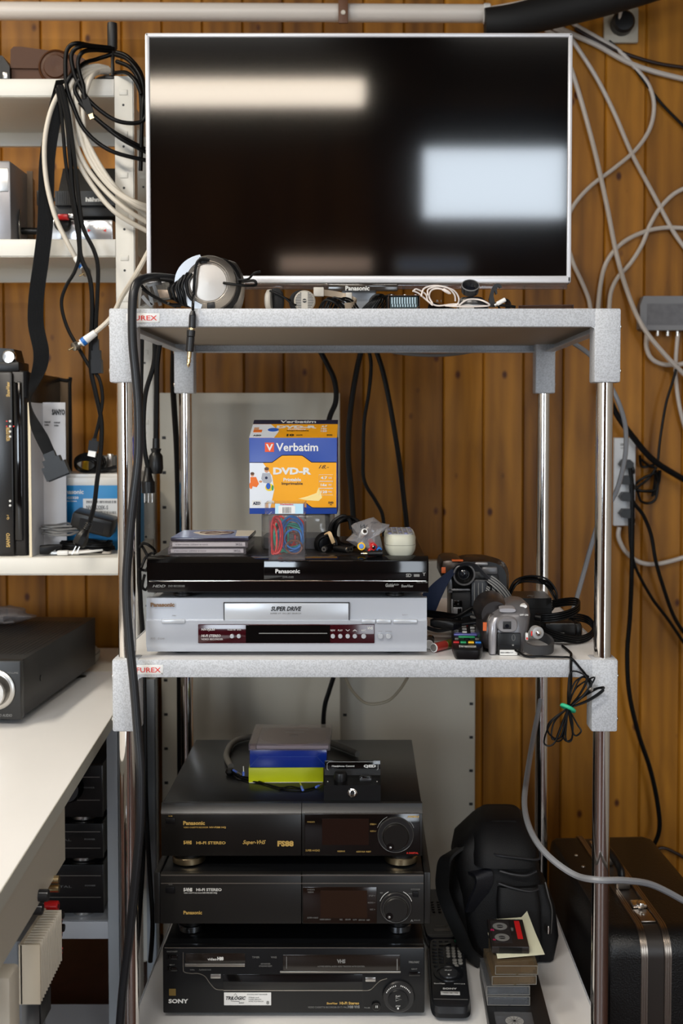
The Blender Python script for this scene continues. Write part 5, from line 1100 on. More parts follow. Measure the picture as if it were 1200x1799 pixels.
a = at(918, 1064, Y+.03); b.loft([(Y+.018, a.x, a.z+.0006, .0055, .0028, 2.4), (Y+.034, a.x, a.z+.002, .005, .0022, 2.4)], 18, 'y'); b.text('OFF ON', at(921, 1083, Y).x, at(921, 1081, Y).z, .0028, Y+.0035, .013, .02); b.done()
b = B('top_buttons', t, csl, 'silver oval button plate on top', True); a = at(893, 1074, Y); b.loft([(Y+.008, a.x, a.z, .0125, .0030, 3), (Y+.020, a.x, a.z+.003, .0125, .0030, 3)], 24, 'y'); b.done()
b = B('hand_strap', t, M('strap_dark_grey', (54, 54, 56), .6), 'dark padded hand strap', True)
P = [at(922, 1136, Y-.004), at(935, 1148, Y-.012), at(952, 1151, Y-.016), at(966, 1144, Y-.008), at(971, 1134, Y+.012), at(964, 1124, Y+.03), at(948, 1116, Y+.05)]

for q in P: q.z = max(q.z, ZM+.0098)
b.strip(P, .0145, .004, 6, (0, -.15, 1)); b.done()
# ---------------------------------------------------------------- colour-keyed remote
def remote_box(t, x0_, x1_, L_, th, taper=.9, mat=black_plastic):
    b = B('case', t, mat); b.loft([(0, 0, L_/2, (x1_-x0_)/2*taper, L_/2*.98, 7), (th*.45, 0, L_/2, (x1_-x0_)/2, L_/2, 7), (th*.9, 0, L_/2, (x1_-x0_)/2, L_/2, 7), (th, 0, L_/2, (x1_-x0_)/2*.95, L_/2*.985, 7)], 40); b.done()
zt_ = ZM+.016; pn = atz(822, 1141, zt_); pf = atz(817, 1092, zt_)
L_ = (pf-pn).length; an = math.degrees(math.atan2(-(pf.x-pn.x), pf.y-pn.y))
t = thing('remote_control', 'black remote control with coloured keys lying left of the small camcorder', 'remote control', (pn.x, pn.y, ZM+.0005), an)
remote_box(t, -.024, .024, L_, .0155)
def key(x, y, w, l, m_, h=.0155, hh=.0018, round_=False, nm='key', lab=None):
    b = B(nm, t, m_, lab)
    if round_: b.cyl((x, y, h-.0005), (x, y, h+hh), w/2, 16, bev=.0004)
    else: b.box(x-w/2, x+w/2, y-l/2, y+l/2, h-.0005, h+hh, .0006)
    b.done()
key(-.017, .205, .009, .007, red_pl, lab='red key'); key(.000, .205, .009, .007, red_pl, lab='red key')
key(.017, .205, .008, .005, mid_grey)
for k in range(5):
    for j in range(3): key(-.016+j*.0135, .193-k*.013, .0075, .006, white_pl if (k+j) % 2 else mid_grey)
key(0, .120, .040, .010, M('violet_keys', (110, 112, 190), .4), lab='violet band of keys'); key(-.012, .128, .010, .006, M('violet_keys', (110, 112, 190), .4)); key(.012, .128, .010, .006, M('violet_keys', (110, 112, 190), .4))
key(0, .100, .026, .010, green_pl, lab='green bar key')
for x in (-.016, .016): key(x, .084, .006, .010, mid_grey)
key(0, .080, .010, .008, dark_grey, round_=True)
for x, m_, l_ in ((-.017, red_pl, 'red key'), (-.006, green_pl, 'green key'), (.006, yellow_pl, 'yellow key'), (.017, blue_pl, 'blue key')): key(x, .055, .009, .010, m_, lab=l_)
b = B('marking', t, ink_white); b.text('Panasonic', 0, .026, .007, .0159, .026, .03, plane='xy'); b.text('DVD RECORDER', 0, .017, .004, .0159, .026, .02, plane='xy'); b.done()
# ---------------------------------------------------------------- batteries
def battery(p0, p1, lab, m1, m2):
    p0, p1 = Vector(p0), Vector(p1); d = (p1-p0).normalized(); p1 = p0+d*.046
    t = thing('battery', lab, 'battery', (p0.x, p0.y, ZM), group='loose batteries'); r = .0070
    b = B('cell', t, m1, world=True); b.cyl(p0, p0+d*.030, r, 24, bev=.0005); b.m(m2); b.cyl(p0+d*.030, p1, r, 24, bev=.0005); b.done()
    b = B('end_cap', t, steel, world=True); b.cyl(p0-d*.0006, p0, r*.82, 22); b.m(white_pl); b.cyl(p0-d*.0002, p0+d*.0006, r*1.01, 24); b.done()
    b = B('terminal', t, steel, world=True); b.cyl(p1, p1+d*.0014, .0028, 14); b.done()
p = atz(762, 1146, ZM); battery((p.x, p.y, ZM+.0072), (p.x+.030, p.y+.036, ZM+.0072), 'olive and red battery lying beside the silver recorder', M('battery_red', (176, 60, 52), .3, .3), M('battery_olive', (84, 84, 30), .3, .3))
p = atz(754, 1141, ZM); battery((p.x, p.y+.004, ZM+.0072), (p.x+.006, p.y+.060, ZM+.0072), 'black and silver battery lying behind the olive one', steel, black_gloss)
# ---------------------------------------------------------------- adapters and their leads
zt_ = ZM+.038
p = atz(935, 1052, zt_); Y1 = 1.95; x0, x1 = at(898, 1060, Y1).x, at(970, 1060, Y1).x
z_up = at(935, 1051, Y1).z
t = thing('power_adapter', 'black power adapter under looped leads behind the small camcorder', 'adapter', ((x0+x1)/2, Y1, ZM))
b = B('body', t, black_plastic, world=True); b.prism([(x0+.004, ZM+.0006), (x1-.001, ZM+.0006), (x1, z_up-.016), (x1-.001, z_up), (x0, z_up)], Y1, Y1+.085, 'xz'); b.m(dark_grey); b.box(x0+.020, x1-.004, Y1-.0008, Y1+.001, z_up-.002, z_up-.0012); b.box(x0+.02, x1-.004, Y1-.0008, Y1+.001, z_up-.018, z_up-.0172); b.done()
b = B('symbol', t, ink_grey, world=True); c = (x0+x1)/2; b.tube([Vector((c-.004, Y1+.022, z_up+.0004)), Vector((c, Y1+.03, z_up+.0004)), Vector((c+.004, Y1+.022, z_up+.0004)), Vector((c+.008, Y1+.03, z_up+.0004))], .0005, 5, 0); b.done()
Yc = Y1+.02; b = B('lead', None, black_cable)
arcs = [((893, 1042), (905, 1020), (930, 1012), (958, 1016), (975, 1034), (979, 1056), (972, 1064)), ((896, 1046), (910, 1024), (935, 1016), (962, 1022), (977, 1040), (978, 1058), (970, 1068)), ((898, 1040), (915, 1018), (938, 1014), (955, 1024), (968, 1040), (976, 1060), (968, 1074)), ((894, 1050), (900, 1032), (920, 1022), (948, 1024), (964, 1030), (974, 1044), (980, 1062)), ((895, 1052), (897, 1036), (912, 1020), (928, 1018), (945, 1020), (960, 1024), (972, 1036))]
for k, a in enumerate(arcs): b.tube([at(x, y, Yc-.012+.006*k+(.012 if 2 <= i <= 4 else 0)) for i, (x, y) in enumerate(a)], .0017, 7, 6)
tag(b.done(), 'black lead looped over the power adapter behind the small camcorder', 'cable')
Y2 = 1.845; x0, x1 = at(958, 1100, Y2).x, at(1012, 1100, Y2).x; z_up = at(980, 1095, Y2).z
t = thing('power_adapter', 'black power adapter with flat ribbon leads right of the small camcorder', 'adapter', ((x0+x1)/2, Y2, ZM))
b = B('body', t, black_plastic, world=True); b.box(x0, x1, Y2, Y2+.075, ZM+.0006, z_up, .003); a = at(1021, 1090, Y2+.03); b.box(x1-.003, a.x, Y2+.012, Y2+.070, ZM+.0008, z_up-.001, .008); b.m(ink_grey); b.tube([Vector((c_, Y2-.0003, z_up-.016)) for c_ in ((x0+x1)/2-.004, (x0+x1)/2+.006)], .0006, 5, 0); b.box(x0+.008, x1-.003, Y2+.0001, Y2+.0006, z_up-.0012, z_up-.0004); b.done()
b = B('ribbon_lead', None, black_cable)
for k in range(4):
    o = .0036*k
    P = [at(945, 1086, Y2-.022), at(965, 1086, Y2-.030), at(990, 1082, Y2-.026), at(1010, 1074, Y2-.010), at(1018, 1065, Y2+.018), at(1012, 1058, Y2+.045), at(995, 1058, Y2+.070), at(970, 1062, Y2+.085)]
    b.tube([p_+Vector((0, 0, .006-o)) for p_ in P], .0018, 6, 6)
for k in range(4):
    o = .0034*k
    P = [at(950, 1108, Y2-.020), at(968, 1116, Y2-.030), at(992, 1123, Y2-.030), at(1018, 1126, Y2-.014), at(1038, 1118, Y2+.006), at(1043, 1104, Y2+.026), at(1034, 1092, Y2+.040), at(1018, 1087, Y2+.055), at(1000, 1086, Y2+.05)]
    b.tube([p_+Vector((0, 0, .007-o)) for p_ in P], .0018, 6, 6)
P = [at(940, 1084, Y2-.02), at(952, 1086, Y2-.024)]; b.cyl(P[0], P[1], .007, 14, bev=.001)
tag(b.done(), 'flat black ribbon lead looping around the right power adapter', 'cable')
cable('lead', 'thin black leads trailing left of the large camcorder towards the silver recorder', [(752, 1078, 1.90), (775, 1082, 1.88), (800, 1084, 1.86), (830, 1068, 1.86), (852, 1062, 1.87)], .0030, black_cable)
b = B('av_lead', None, black_cable)
for k in range(4): b.tube([at(748, 1073+k*3, 1.90), at(775, 1076+k*3.2, 1.885), at(805, 1080+k*1.6, 1.87), at(830, 1076+k, 1.865)], .0017, 6, 6)
tag(b.done(), 'flat multi-core black lead left of the large camcorder', 'cable')
b = B('lead_connector', None, black_plastic); a, c = at(756, 1094, 1.84), at(800, 1098, 1.84); b.loft([(a.x, 1.84, a.z, .005, .005, 3), (a.x+.006, 1.84, a.z, .008, .0075, 4), (c.x-.004, 1.84, c.z, .010, .0085, 4), (c.x+.01, 1.845, c.z, .005, .005, 3)], 20, 'x'); b.cyl((c.x+.009, 1.845, c.z), at(850, 1092, 1.83), .003, 10)
for f_ in range(3): b.tube([at(748, 1100+f_*2, 1.845), at(770, 1106+f_*2, 1.84), at(792, 1106, 1.835)], .0014, 6)
tag(b.done(), 'black moulded lead connector behind the coloured-key remote', 'connector')
# hanging bundle with green tie
YB_ = YF-.016
t = thing('cable_bundle', 'thin black lead bundled with a green tie, hanging over the rim of the middle shelf', 'cable', (at(1000, 1240, YB_).x, YB_, at(1000, 1310, YB_).z))
b = B('coil', t, black_cable, world=True); tie = (998, 1244)
loops_up = [((1004, 1180), (1030, 1190)), ((1012, 1196), (1034, 1188)), ((1022, 1190), (1040, 1200)), ((1040, 1212), (1062, 1208)), ((1050, 1210), (1060, 1214)), ((1016, 1205), (1045, 1190))]
for k, (u, v) in enumerate(loops_up): b.tube([at(*tie, YB_+.001*k-.003), at((tie[0]+u[0])/2-3, (tie[1]+u[1])/2, YB_-.006+.002*k), at(*u, YB_), at(*v, YB_-.003), at((tie[0]+v[0])/2+4, (tie[1]+v[1])/2+3, YB_-.004), at(*tie, YB_)], .0013, 6, 6)
loops_dn = [((968, 1270), (956, 1305), (975, 1304)), ((966, 1268), (964, 1288), (984, 1296)), ((980, 1290), (978, 1302), (990, 1294)), ((990, 1292), (998, 1302), (1006, 1290)), ((1006, 1270), (1004, 1300), (994, 1296)), ((1014, 1272), (1021, 1285), (1008, 1290)), ((974, 1268), (970, 1298), (990, 1290))]
for k, (u, v, w_) in enumerate(loops_dn): b.tube([at(*tie, YB_+.001*k-.003), at(*u, YB_-.006+.002*k), at(*v, YB_), at(*w_, YB_-.004+.001*k), at(*tie, YB_)], .0013, 6, 7)
zz = ZM+.0025
b.tube([at(905, 1142, 1.735), at(925, 1153, 1.722), Vector((at(950, 1157, 1.715).x, 1.716, zz)), Vector((at(985, 1158, 1.712).x, 1.712, zz)), Vector((at(1003, 1158, YF).x, YF-.001, zz)), at(1018, 1172, YF-.005), at(1032, 1190, YF-.008), at(1040, 1212, YB_)], .0018, 7, 8)
b.tube([Vector((at(988, 1132, 1.80).x, 1.80, zz)), Vector((at(1002, 1146, 1.74).x, 1.74, zz+.001)), Vector((at(1004, 1157, YF).x, YF+.004, zz+.001)), at(1003, 1172, YF-.005), at(1003, 1200, YF-.006), at(1001, 1225, YF-.010), at(*tie, YB_)], .0022, 7, 8); b.done()
b = B('tie', t, M('green_tie', (46, 176, 130), .45), 'bright green tie', True); c = at(*tie, YB_); b.tube([c+Vector((.0090*math.cos(a), .0085*math.sin(a), -.0045*math.cos(a)-.003*math.sin(a))) for a in [2*math.pi*k/14 for k in range(14)]], .0030, 10, 4, closed=True); b.done()
b = B('plug_tip', t, steel, world=True); a = at(1040, 1213, YB_-.004); b.cyl(a, a+Vector((-.004, -.001, .004)), .0032, 12, bev=.0005); b.done()
# ---------------------------------------------------------------- things on the top shelf
ZTs = ZT+.0004
Y = 1.752
c = at(366, 499, Y)
alu = M('spun_aluminium', (176, 170, 163), .34, 1)
t = thing('headphones', 'large headphones with spun aluminium cups, lying at the left end of the top shelf', 'headphones', (c.x, Y+.03, ZT))
r_ = (c.z-ZTs); r_ = 49/F*Y
c.z = ZTs+r_+.0008
b = B('ear_cup', t, alu, 'round spun aluminium ear cup', True); b.lathe([(r_*.96, .020), (r_, .014), (r_, .010), (r_*.97, .005), (r_*.80, .0), (r_*.775, -.0005), (r_*.76, .0008), (r_*.74, -.0002), (r_*.70, -.0008), (r_*.67, -.0002), (r_*.65, -.0012), (.0001, -.0022)], (c.x, Y, c.z), (0, 1, 0), 64)
b.m(ink_grey)
for a in range(0, 360, 24):
    if 30 < a < 150: continue
    q = Vector((c.x+r_*.72*math.cos(R(a)), Y-.0008, c.z+r_*.72*math.sin(R(a)))); b.box(q.x-.0008, q.x+.0008, q.y-.0004, q.y+.0004, q.z-.0005, q.z+.0005)
b.done()
b = B('side_plate', t, M('bluish_white_plate', (206, 214, 224), .25, .3), 'pale crescent plate beside the cup', True)
outer = [(c.x+r_*1.10*math.cos(a)-.004, c.z+r_*1.0*math.sin(a)) for a in [R(100+160*k/20) for k in range(21)]]; inner = [(c.x+r_*.80*math.cos(a), c.z+r_*.80*math.sin(a)) for a in [R(255-150*k/20) for k in range(21)]]
b.prism([(x, max(z, ZTs)) for x, z in outer+inner], Y-.003, Y+.004, 'xz'); b.done()
b = B('ear_pad', t, M('black_leatherette', (16, 16, 17), .4, bump=.2), world=True); b.lathe([(r_*.9, .018), (r_*.985, .022), (r_*1.0, .030), (r_*.94, .038), (r_*.6, .038), (.0001, .036)], (c.x+.004, Y, c.z), (.12, 1, 0), 48); b.done()
c2 = at(398, 499, Y+.06)
b = B('ear_cup', t, alu, 'second aluminium cup seen edge-on', True); rr = 46/F*(Y+.06); c2.z = ZTs+rr*1.0+.001
b.lathe([(rr*.93, .0), (rr, .004), (rr, .008), (rr*.95, .014), (rr*.7, .020), (.0001, .022)], (c2.x, Y+.05, c2.z), (.88, .5, .12), 48); b.done()
b = B('ear_pad', t, M('black_leatherette', (16, 16, 17), .4, bump=.2), world=True); b.lathe([(rr*.93, .0), (rr*.96, -.008), (rr*.8, -.018), (.0001, -.019)], (c2.x, Y+.05, c2.z), (.88, .5, .12), 40); b.done()
for px, py in ((357, 458), (371, 538)):
    b = B('hinge', t, black_plastic, world=True); q = at(px, py, Y); b.box(q.x-.006, q.x+.006, Y-.004, Y+.010, max(q.z-.004, ZTs), q.z+.005, .001); b.done()
b = B('headband', t, M('black_leatherette', (16, 16, 17), .4, bump=.2), world=True)
b.strip([Vector((at(330, 500, Y).x, Y+.03, ZT+.055)), at(315, 506, Y+.04), at(290, 512, Y+.05), at(262, 517, Y+.07), at(250, 522, Y+.10)], .030, .004, 6, (0, .3, 1)); b.done()
b = B('headband_frame', t, M('frame_grey', (96, 94, 92), .35, .6), world=True)
for P in (((258, 502), (264, 520), (268, 536)), ((270, 500), (276, 518), (282, 537)), ((250, 520), (258, 530), (268, 538)), ((256, 502), (270, 499), (284, 497))): b.strip([at(x, y, Y+.01) for x, y in P], .0055, .0015, 4, (1, 0, .3))
b.m(M('tan_plate', (176, 158, 142), .4, .4)); q0, q1 = at(275, 510, Y+.03), at(304, 524, Y+.03); b.box(q0.x, q1.x, Y+.020, Y+.024, q1.z, q0.z, .001); b.box(at(305, 0, Y+.02).x, at(322, 0, Y+.02).x, Y+.014, Y+.018, at(0, 520, Y).z, at(0, 498, Y).z, .001); b.done()
b = B('lead', t, black_cable, 'black headphone lead wound round the band', True)
Yq = Y-.004
for P in (((248, 500), (256, 510), (275, 524), (300, 535), (318, 538)), ((252, 495), (275, 490), (300, 492), (316, 498)), ((296, 532), (302, 535), (330, 534), (336, 525)), ((250, 507), (262, 516), (290, 531), (310, 539))): b.tube([at(x, y, Yq+.004*i) for i, (x, y) in enumerate(P)], .0024, 7, 6)
for k, (x0_, y0_, x1_, y1_) in enumerate(((299, 498, 302, 528), (305, 494, 310, 532), (312, 488, 318, 536), (316, 484, 322, 538), (322, 480, 326, 538))):
    P = [at(x1_+10, y0_-4, Yq+.02), at(x0_+6, y0_+2, Yq), at(x0_-2, (y0_+y1_)/2-8, Yq-.004), at(x0_+1, (y0_+y1_)/2+6, Yq-.004), at(x1_, y1_-4, Yq), at(x1_+12, y1_, Yq+.02)]; b.tube(P, .0024, 7, 6)
P = [at(x, y, Yq-.006) for x, y in ((368, 457), (355, 455), (347, 460), (343, 475), (341, 500), (340, 520))]+[at(339, 535, YF-.006), at(339, 545, YF-.007)]
b.tube(P, .0022, 8, 6); b.tube([at(x, y, Yq-.004) for x, y in ((339, 528), (332, 520), (328, 505), (329, 492), (337, 480))], .0024, 7, 6)
b.tube([at(393, 497, Y-.004), at(405, 499, Y-.010), at(432, 502, Y-.004), at(449, 501, Y+.01), at(446, 493, Y+.012), at(425, 494, Y+.014), at(416, 486, Y+.016)], .0022, 7, 7)
b.tube([at(418, 492, Y), at(436, 490, Y), at(446, 480, Y-.01), at(458, 477, Y-.01)], .0018, 7, 6); b.done()
yy = YF-.0075
a, m1, m2, c_ = at(339, 546, yy), at(337.5, 576, yy), at(336, 580, yy), at(333, 618, yy)
t2 = thing('jack_adapter', 'black and gold jack plug and adapter hanging over the front rim of the top shelf', 'plug', (a.x, yy, c_.z))
b = B('sleeve', t2, M('jack_black', (24, 24, 26), .35), world=True); b.cyl(a, a.lerp(m1, .25), .0030, 18, r1=.0052); b.cyl(a.lerp(m1, .25), m1, .0054, 20, bev=.0006); b.done()
b = B('gold_ring', t2, brass, world=True); b.cyl(m1, m2, .0046, 20); b.done()
b = B('adapter', t2, M('jack_black', (24, 24, 26), .35), world=True); b.cyl(m2, m2.lerp(c_, .3), .0062, 22, bev=.0006); b.cyl(m2.lerp(c_, .3), c_, .0060, 22, bev=.001); b.done()
b = B('jack_tip', t2, brass, world=True); d = (c_-m2).normalized(); b.lathe([(.0032, 0), (.0032, .009), (.0022, .0095), (.0022, .0105), (.0032, .011), (.0032, .016), (.0022, .0165), (.0022, .0175), (.0030, .019), (.0001, .024)], c_, d, 18); b.done()
# small on-ear headphones
Y = 1.762
t = thing('headphones', 'small grey headphones with slotted ear shells, left of the television foot', 'headphones', (at(540, 530, Y).x, Y+.02, ZT))
shell = M('warm_grey_shell', (176, 170, 160), .4); foam = M('black_foam', (20, 20, 22), .9, bump=.6, bscale=1500)
c = at(535, 519, Y); r_ = 19/F*Y; c.z = ZTs+r_+.0005
b = B('ear_shell', t, shell, world=True); b.lathe([(r_*.92, .010), (r_, .006), (r_*.97, .002), (r_*.85, 0), (.0001, -.0008)], (c.x, Y, c.z), (0, 1, 0), 40); b.m(ink_black)
for k in range(11):
    z = c.z+(k-5)*.0024; w_ = math.sqrt(max(0, (r_*.84)**2-((k-5)*.0024)**2))
    if w_ > .006: b.box(c.x-w_, c.x-.005, Y-.0012, Y+.0002, z-.0004, z+.0004); b.box(c.x+.005, c.x+w_, Y-.0012, Y+.0002, z-.0004, z+.0004)
b.cyl((c.x, Y-.0004, c.z), (c.x, Y-.0016, c.z), .0031, 16); b.m(shell); b.box(c.x-.0028, c.x+.0028, Y-.0019, Y-.0014, c.z-.0006, c.z+.0006); b.done()
b = B('ear_foam', t, foam, world=True); b.lathe([(r_*.9, .009), (r_*1.08, .012), (r_*1.1, .020), (r_*.95, .026), (.0001, .026)], (c.x-.004, Y, c.z), (-.15, 1, 0), 36); b.done()
c = at(476, 521, Y+.01)
b = B('ear_shell', t, shell, 'second ear shell seen edge-on', True); c.z = ZTs+.0185; b.lathe([(.0165, 0), (.0180, .002), (.0172, .007), (.012, .010), (.0001, .011)], (c.x+.002, Y+.012, c.z), (-1, .15, 0), 32); b.done()
b = B('ear_foam', t, foam, world=True); b.lathe([(.0165, 0), (.0185, .003), (.0180, .010), (.014, .014), (.0001, .014)], (c.x+.003, Y+.012, c.z+.001), (1, .35, .1), 32); b.done()
b = B('headband', t, M('tan_steel_band', (188, 172, 152), .35, .6), world=True)
b.strip([at(552, 512, Y+.012), at(568, 514, Y+.02), at(590, 517, Y+.03), at(610, 522, Y+.035), at(625, 530, Y+.03), at(620, 536, Y+.015), at(606, 537.5, Y+.005)], .0095, .0012, 6, (0, .1, 1)); b.m(shell); q = at(560, 514, Y+.012); b.box(q.x-.008, q.x+.008, Y+.008, Y+.016, q.z-.006, q.z+.008, .001); q = at(614, 521, Y+.03); b.box(q.x-.006, q.x+.004, Y+.026, Y+.038, q.z-.007, q.z+.006, .001); b.done()
b = B('lead', t, black_cable, world=True); b.tube([at(474, 511, Y-.002), at(485, 515, Y-.006), at(500, 523, Y-.006), at(512, 533, Y-.004), at(520, 536, Y)], .0016, 7, 6)
b.tube([at(480, 513, Y), at(498, 522, Y), at(512, 528, Y+.01)], .0012, 6, 5); b.done()
b = B('lead', None, black_cable); rnd = random.Random(21)
for k in range(7):
    x = 558+k*5; b.tube([Vector((at(x, 0, Y).x, Y+.01, ZTs+.003)), at(x+12, 529-rnd.uniform(0, 7), Y+.004+.003*k), at(x+30, 531+rnd.uniform(-4, 3), Y+.004*k), Vector((at(x+44, 0, Y).x, Y+.012, ZTs+.003))], .0017, 6, 5)
tag(b.done(), 'heap of thin black leads behind the small grey headphones band', 'cable')
b = B('lead', None, black_cable)
for k in range(7):
    x = 632+k*4; b.tube([Vector((at(x, 0, Y).x, Y+.015, ZTs+.002)), at(x+14, 533-k*1.5, Y+.012), at(x+26, 522-k+rnd.uniform(-2, 5), Y+.02+.002*k), at(x+34, 527, Y+.03), Vector((at(x+20, 0, Y).x, Y+.04, ZTs+.002))], .0013, 6, 5)
for k in range(2):
    c = at(665+k*22, 519, Y+.05); b.tube([Vector((c.x+.014*math.cos(a), Y+.05+.004*k, ZTs+.017+.015*math.sin(a))) for a in [2*math.pi*j/12 for j in range(12)]], .0022, 7, 4, closed=True)
tag(b.done(), 'thin dark leads left of the multi-pin plug on the top shelf', 'cable')
# SCART plug
Y = 1.735; a, c = at(682, 517, Y), at(737.5, 540.5, Y)
t = thing('scart_plug', 'wide multi-pin video plug with bright metal shroud on the top shelf', 'plug', ((a.x+c.x)/2, Y, ZT))
b = B('shroud', t, chrome, world=True); zl, zh = ZTs+.0006, a.z-.001
pts = [(a.x, zh), (c.x, zh), (c.x, zl+.006), (c.x-.006, zl), (a.x+.001, zl), (a.x, zl+.001)]; ins = [(a.x+.0012, zh-.0012), (c.x-.0012, zh-.0012), (c.x-.0012, zl+.0066), (c.x-.0066, zl+.0014), (a.x+.002, zl+.0014), (a.x+.0012, zl+.002)]
for i in range(len(pts)):
    j = (i+1) % len(pts); b.ring([[Vector((pts[i][0], Y, pts[i][1])), Vector((pts[i][0], Y+.014, pts[i][1])), Vector((ins[i][0], Y+.014, ins[i][1])), Vector((ins[i][0], Y, ins[i][1]))], [Vector((pts[j][0], Y, pts[j][1])), Vector((pts[j][0], Y+.014, pts[j][1])), Vector((ins[j][0], Y+.014, ins[j][1])), Vector((ins[j][0], Y, ins[j][1]))]])
for x in (a.x+.004, (a.x+c.x)/2, c.x-.008): b.box(x, x+.003, Y+.001, Y+.013, zh-.0004, zh+.0010, .0004)
b.done()
b = B('insulator', t, M('pin_block', (44, 60, 62), .3), world=True); b.box(a.x+.003, c.x-.003, Y+.004, Y+.014, zl+.003, zh-.002); b.m(M('pin_metal', (190, 214, 224), .25, .6))
for k in range(10):
    x = a.x+.006+k*(c.x-a.x-.013)/9; b.box(x-.0011, x+.0008, Y+.0005, Y+.010, zl+.009, zh-.0035); b.box(x-.0002, x+.0016, Y+.0005, Y+.010, zl+.0045, zl+.0085)
b.done()
b = B('hood', t, black_plastic, world=True); b.box(a.x-.001, c.x+.001, Y+.014, Y+.05, zl, zh+.0006, .003); b.done()
# white thin lead in loops
b = B('lead', None, M('offwhite_lead', (222, 212, 206), .4)); Y = 1.735
for P in (((725, 512), (735, 516), (748, 527), (760, 537)), ((740, 522), (745, 508), (762, 503), (780, 505), (798, 512), (806, 525), (803, 536), (790, 539)), ((752, 520), (752, 510), (765, 505), (785, 506), (798, 518), (800, 530)), ((760, 534), (754, 522), (758, 511), (770, 508), (786, 512)), ((726, 513), (732, 509), (748, 518), (752, 530), (768, 538), (790, 536), (806, 535)), ((806, 538), (820, 528), (838, 527), (852, 531), (860, 537), (845, 539), (810, 539.5), (782, 538))):
    b.tube([at(x, y-1, Y+.004*(i % 3)) for i, (x, y) in enumerate(P)], .0013, 7, 6)
q = at(783, 511, Y-.001); b.loft([(q.x-.006, q.y, q.z+.002, .001, .001, 2), (q.x-.002, q.y, q.z+.001, .003, .003, 2), (q.x+.004, q.y, q.z-.002, .0035, .003, 2), (q.x+.008, q.y, q.z-.004, .001, .001, 2)], 14, 'x')
tag(b.done(), 'thin off-white lead lying in loops beside the multi-pin plug', 'cable')
b = B('slim_gadget', None, black_gloss); Y = 1.775; q0, q1 = at(752, 0, Y).x, at(800, 0, Y).x; b.prism([(q0, ZTs+.006), (q0+.004, ZTs+.018), (q1, ZTs+.007), (q1, ZTs+.001), (q0, ZTs+.001)], Y, Y+.012, 'xz'); b.m(ink_grey); q = at(771, 529, Y); b.text('R 1', q.x, q.z, .0035, Y-.0004, .008, .02); tag(b.done(), 'thin glossy black gadget behind the off-white looped lead', 'gadget')
# webcam
Y = 1.760; c = at(832, 522, Y)
t = thing('webcam', 'round black and grey webcam tilted upward on the top shelf', 'webcam', (c.x, Y+.02, ZT))
b = B('body', t, M('webcam_dark', (34, 34, 36), .25), world=True); b.loft([(ZTs, c.x+.002, Y+.022, .020, .018, 2.2), (ZTs+.008, c.x+.001, Y+.022, .0245, .021, 2.2), (ZTs+.018, c.x, Y+.022, .0225, .020, 2.1), (ZTs+.024, c.x-.001, Y+.020, .016, .015, 2)], 36); b.done()
b = B('trim_band', t, M('webcam_silver', (150, 150, 152), .3, .5), 'silver trim band', True); b.loft([(ZTs+.0085, c.x+.001, Y+.022, .0250, .0214, 2.2), (ZTs+.0115, c.x+.0005, Y+.022, .0247, .0212, 2.2)], 40); b.done()
b = B('front_plate', t, M('webcam_pale', (188, 186, 184), .35), 'pale lower front plate', True); q = at(822, 533, Y-.001); b.loft([(Y+.000, q.x, ZTs+.0062, .0095, .0056, 2.6), (Y+.012, q.x, ZTs+.0062, .0125, .006, 2.6)], 26, 'y'); b.done()
c = at(826, 508, Y+.008)
b = B('lens_ring', t, M('webcam_dark', (34, 34, 36), .25), world=True); ax = Vector((0, -.72, .70)); b.lathe([(.0135, -.004), (.0140, .004), (.0138, .0075), (.0115, .0080), (.0085, .002), (.0001, .002)], c, ax, 36); b.m(M('webcam_silver', (150, 150, 152), .3, .5)); b.lathe([(.0139, .0070), (.0139, .0080), (.0128, .0084), (.0126, .0078)], c, ax, 36, cap=False); b.done()
b = B('lens', t, M('lens_glass', (22, 24, 30), .05), world=True); b.lathe([(.0080, .0018), (.005, .0036), (.0001, .0042)], c, ax, 24); b.done()
# clip and leads at its right
b = B('mounting_hook', None, black_plastic); Y = 1.765
b.prism([(q_.x, q_.z) for q_ in [at(x, y, Y) for x, y in ((861, 539), (859, 525), (864, 507), (868, 500), (874, 498), (880, 500), (882, 505), (878, 506), (876, 503), (873, 508), (874, 516), (871, 517), (869, 510), (867, 520), (870, 532), (870, 539.5))]], Y, Y+.008, 'xz'); tag(b.done(), 'black hook shaped clip standing right of the webcam', 'clip')
b = B('lead', None, black_cable); Y = 1.77
for k in range(4):
    c = at(887-k, 528, Y); b.tube([Vector((c.x+(.009-.0008*k)*math.cos(a), Y+.003*k, ZTs+.0115+(.0095-.001*k)*math.sin(a))) for a in [2*math.pi*j/12 for j in range(12)]], .0010, 6, 4, closed=True)
b.tube([at(868, 537, Y-.01), at(880, 536, Y-.012), at(896, 538, Y-.01), at(905, 539.5, Y-.008)], .0024, 7, 6); tag(b.done(), 'thin black lead coiled around the white connector on the top shelf', 'cable')
b = B('usb_plug', None, white_pl); a, c = at(873, 534, 1.755), at(888, 526, 1.755); b.cyl(a, c, .0034, 12, bev=.0006); b.m(steel); b.cyl(a+(a-c)*.3, a, .0028, 10); tag(b.done(), 'small white plug lying right of the black hook', 'plug')
